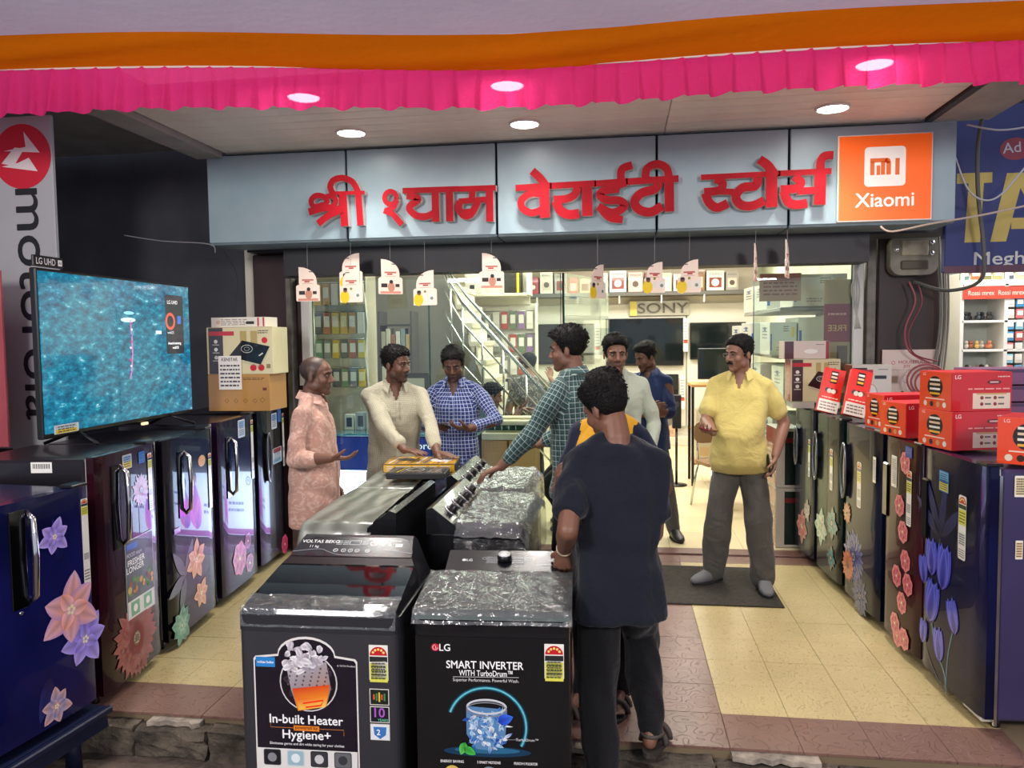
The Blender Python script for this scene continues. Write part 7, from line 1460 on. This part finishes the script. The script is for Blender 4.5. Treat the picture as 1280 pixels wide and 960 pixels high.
# ---------------------------------------------------------------- right wall: shelves of air-conditioner boxes
for k, z in enumerate((.55, 1.12, 1.52, 1.93)): 
    t = thing('goods_shelf', ['lowest grey shelf board on the right wall', 'second grey shelf board on the right wall', 'third grey shelf board under the air conditioner boxes', 'upper grey shelf board under the big white box'][k], 'shelf', (1.75, 7.75, z), group='shelf boards on the right wall'); MB().box((0, 0, 0), (.80, 1.9, .03), .004).build('board', M('shelf_grey', '8a887e', .5), t); [MB().box((.36, -.8 + .53 * q, -.09), (.10, .03, .16)).build('bracket', STEEL, t) for q in range(4)]
def pr_ac(p, w_, h_): p.rect(-w_ * .46, -h_ * .1, w_ * .05, h_ * .5, '3a6ab0', 1); p.rect(w_ * .36, h_ * .2, w_ * .10, h_ * .3, 'e0cc50', 1); p.bars(w_ * .1, h_ * .3, w_ * .2, h_ * .2, 3, '6a6a64', 1); p.bars(-w_ * .1, -h_ * .3, w_ * .3, h_ * .15, 2, '8a8a84', 1)
ACL = [((1.66, 7.0, 1.948), (.44, .42, .27), 'big white box high on the right wall shelf'), ((1.60, 7.75, 1.948), (.50, .5, .24), 'white box behind the big one on the upper right shelf'), ((1.60, 8.40, 1.948), (.50, .5, .26), 'white box furthest back on the upper right shelf'),
       ((1.70, 7.02, 1.538), (.42, .42, .32), 'white box, right one on the third shelf board'), ((1.37, 6.98, 1.538), (.22, .36, .28), 'white box, middle one on the third shelf board'), ((1.42, 7.75, 1.538), (.40, .42, .29), 'white box behind on the third shelf board'), ((1.42, 8.4, 1.538), (.40, .42, .27), 'white box furthest back on the third shelf board'),
       ((1.60, 7.0, 1.138), (.46, .40, .30), 'cream box on the second shelf board nearest the glass'), ((1.55, 7.7, 1.138), (.5, .40, .30), 'cream box behind on the second shelf board'), ((1.55, 7.2, .568), (.46, .40, .44), 'white box on the lowest shelf board')]
for c, s_, lab in ACL: carton('air_conditioner_box', lab, c, s_, 'd6d8ca', R(3), group='white boxes on the right wall shelves', prints=pr_ac, side=lambda p, d, h: (p.bars(0, .05, d * .5, h * .4, 4, '7a7e78', 1), p.rect(0, h * .3, d * .2, h * .12, '5a7aa8', 1)))
for k in range(3): # dark folded brochures / fans stuffed between the boxes
    t = thing('table_fan', ['grey pedestal fan head on the upper right shelf', 'grey pedestal fan head between the white boxes', 'grey pedestal fan head low on the right shelf'][k], 'fan', ((1.52, 7.36, 1.945), (1.56, 7.40, 1.535), (1.5, 7.35, 1.135))[k], R(30)); MB().lathe([(.10, 0), (.09, .02), (.02, .03), (.02, .09)], n=14).build('base', M('fan_grey', '6a6a66', .4), t); c = (0, -.02, .17)
    mb = MB(); [mb.tube([(c[0] + r_ * math.cos(a), c[1], c[2] + r_ * math.sin(a)) for a in np.linspace(0, 2 * math.pi, 25)[:-1]], .003, 4, closed=True) for r_ in (.03, .06, .09, .115)]; mb.build('guard', M('fan_guard', 'a8a8a4', .3, .6), t)
    for b in range(3): MB().petalish if False else MB().box((.045, 0, 0), (.085, .004, .05), .001, rot=(R(20), 0, 0)).build('blade', M('fan_blade', '3a3a3c', .4), t, (0, .012, .17), (0, R(120 * b), 0))
# posters on the right glass, seen from behind
gp = thing('glass_notice', 'faded pink offer notice hanging in the right window', 'sign', (1.27, 6.40, 1.98)); MB().box((0, 0, .11), (.32, .003, .22)).build('sheet', M('notice_pink', 'b08a70', .6, noise=(6, .15)), gp); p = Print(); p.rect(0, .19, .31, .06, 'a86a5c', 1); p.bars(0, .10, .26, .12, 4, '8a4a3a', 1, 4); p.build('print', PM, gp, (0, -.002, 0))
gs = thing('glass_poster', 'tall red and tan offer poster on the inside of the right window', 'sign', (1.70, 6.375, 1.30)); MB().box((0, 0, .42), (.20, .002, .84)).build('sheet', M('poster_tan', 'a88a62', .6), gs); p = Print(); p.rect(0, .50, .198, .30, '8a2a34', 1); p.text('FREE', 0, .46, .07, 'c8a05a', 2, .012, wid=-1, width=None); p.bars(0, .57, .14, .04, 1, 'c8908a', 2); p.rect(.04, .2, .08, .24, '6a4a34', 1); p.bars(-.02, .06, .14, .06, 2, '3a2a20', 2); p.build('print', PM, gs, (0, -.0016, 0))
# ================================================================ neighbour shop on the right
struct('floor_neighbour', MB().box((4.4, 7.2, -.05), (4.0, 4.0, .1)), M('tile_shop', 'dccfa6', .25))
struct('wall_neighbour', MB().box((3.9, 8.1, 1.5), (2.8, .1, 3.2)), M('nb_paint', 'c8ccc4', .6)); struct('ceiling_neighbour', MB().box((3.9, 7.0, 2.75), (2.8, 2.3, .06)), CEILC)
struct('wall_party', MB().box((2.46, 7.2, 1.5), (.08, 1.5, 3.0)), WALLC)
struct('wall_above_neighbour', MB().box((3.9, 5.85, 3.3), (3.4, .1, .8)), DARKC)
ns = thing('neighbour_sign', 'dark blue shop sign with large yellow TA and white Meghd lettering', 'sign', (3.6, 5.74, 2.13)); MB().box((0, 0, .56), (2.75, .06, 1.12), .005).build('panel', M('sign_navy', '27336a', .45, noise=(2, .12)), ns); MB().box((0, -.034, .015), (2.75, .012, .05)).build('bottom_rail', M('sign_rail', '5a3a4a', .4), ns)
p = Print(); Y1 = 'b7a356'
T = 2.405 - 3.6; p.rect(T, .635, .225, .07, Y1, 1); p.poly([(T - .055, .2), (T + .045, .2), (T + .062, .66), (T - .035, .66)], Y1, 1.4)
a0 = 2.515 - 3.6; p.poly([(a0, .2), (a0 + .10, .2), (a0 + .205, .66), (a0 + .095, .66)], Y1, 1); p.poly([(a0 + .36, .2), (a0 + .47, .2), (a0 + .33, .66), (a0 + .13, .66)], Y1, 1.4); p.rect(a0 + .23, .32, .2, .075, Y1, 1.8)
p.text('Meghd', 2.425 - 3.6 + .19, .075, .125, 'c8c8c4', 1, .012, width=.40); p.disc(2.66 - 3.6, .82, .10, '8a3a48', 1, 24, .075); p.text('Ad', 2.635 - 3.6, .83, .10, 'b8b8bc', 2, .01, rot=4)
p.build('lettering', PM, ns, (0, -.0305, 0))
nr = thing('glass_rack', 'lit white display rack with red header in the neighbour shop', 'rack', (3.06, 7.0, 0)); RW = M('rack_frame_white', 'e4e2da', .4); [MB().box((q, 0, 1.1), (.03, .32, 2.2), .003).build('upright', RW, nr) for q in (-.25, .09, .25)]; [MB().box((0, 0, z), (.50, .32, .02), .003).build('shelf_board', RW, nr) for z in (.9, 1.36, 1.56, 1.80, 2.10)]; MB().box((0, .15, 1.1), (.5, .01, 2.2)).build('back_panel', M('rack_back', 'c8d0c4', .5), nr)
MB().box((0, -.165, 2.035), (.50, .012, .10)).build('header', M('header_red', 'd84a36', .5), nr); p = Print(); p.text('Rossi mrex', -.11, .0, .055, 'f4d8c8', 1, .01, width=.2); p.text('Rossi mrex', .12, 0, .055, 'f4d8c8', 1, .01, width=.2); p.build('lettering', PM, nr, (0, -.1718, 2.035))
rg_ = random.Random(31)
def shoe_lump(x, y, z, c, lab, grp):
    t = thing('toy_shoe', lab, 'shoe', (x, y, z), R(rg_.uniform(-40, 40)), grp); MB().ell((0, 0, .025), (.019, .050, .022), 10, 6).build('upper', M('lump_' + c, c, .6), t); MB().ell((0, -.02, .055), (.015, .022, .016), 8, 5).build('cuff', M('lump_' + c, c, .6), t)
for r_, z in enumerate((1.812, 1.572, 1.372)):
    for k in range(6): shoe_lump(2.885 + .042 * k, 6.93 + .05 * (k % 2), z, [['2a3038', '3a3028', '4a5058'], ['c8c0b4', 'c87a5a', 'd8b060'], ['3a3430', 'd8d4c8', '8a6a5a']][r_][k % 3], 'small soft toy shoe, %s from the left on the %s board of the lit rack' % (ON[k], ('top', 'middle', 'bottom')[r_]), 'small goods, board %d of the lit rack' % (r_ + 1))
for r_ in range(7):
    for k in range(2): packet(3.185 + .07 * k, 6.85, 1.99 - .092 * r_, .058, .075, ['d8d8d4', 'e0d8c8', '5aa0c8', '3a90c0', 'd86a70', '8ac8d8', 'c85a5a'][(r_ + k * 3) % 7], 'small packet, %s from the top in the %s hanging column of the lit rack' % (ON[r_], ('left', 'right')[k]), 'packets in the lit rack column')
for r_ in range(9): packet(3.42, 6.8, 2.16 - .105 * r_, .075, .085, ['e8e0d4', 'e08a80', 'e8b0a0', 'd86a60', 'e8c8b8', 'c8504a', '3aa0c0', 'e07a5a', '4aa8c8'][r_], 'packet, %s from the top in the column right of the lit rack' % ON[r_], 'packets right of the lit rack')
pc = thing('dark_column', 'dark column between the lit rack and the packet column', 'column', (3.355, 6.9, 0)); MB().box((0, 0, 1.05), (.05, .12, 2.1), .004).build('shaft', M('col_dark', '4a4a44', .6), pc); MB().box((0, 0, .03), (.09, .16, .06)).build('foot', M('col_dark', '4a4a44', .6), pc)
for k in range(8): packet(2.83 + .085 * k, 6.86, 2.235, .075, .09, ['6a8a8a', 'c87a4a', '8a8a50', 'd8b070', '5a6a70', 'd8c8a0', 'c86a40', 'e0d0a0'][k], 'coloured packet, %s from the left along the top edge of the neighbour shop' % ON[k], 'packets along the neighbour top edge')
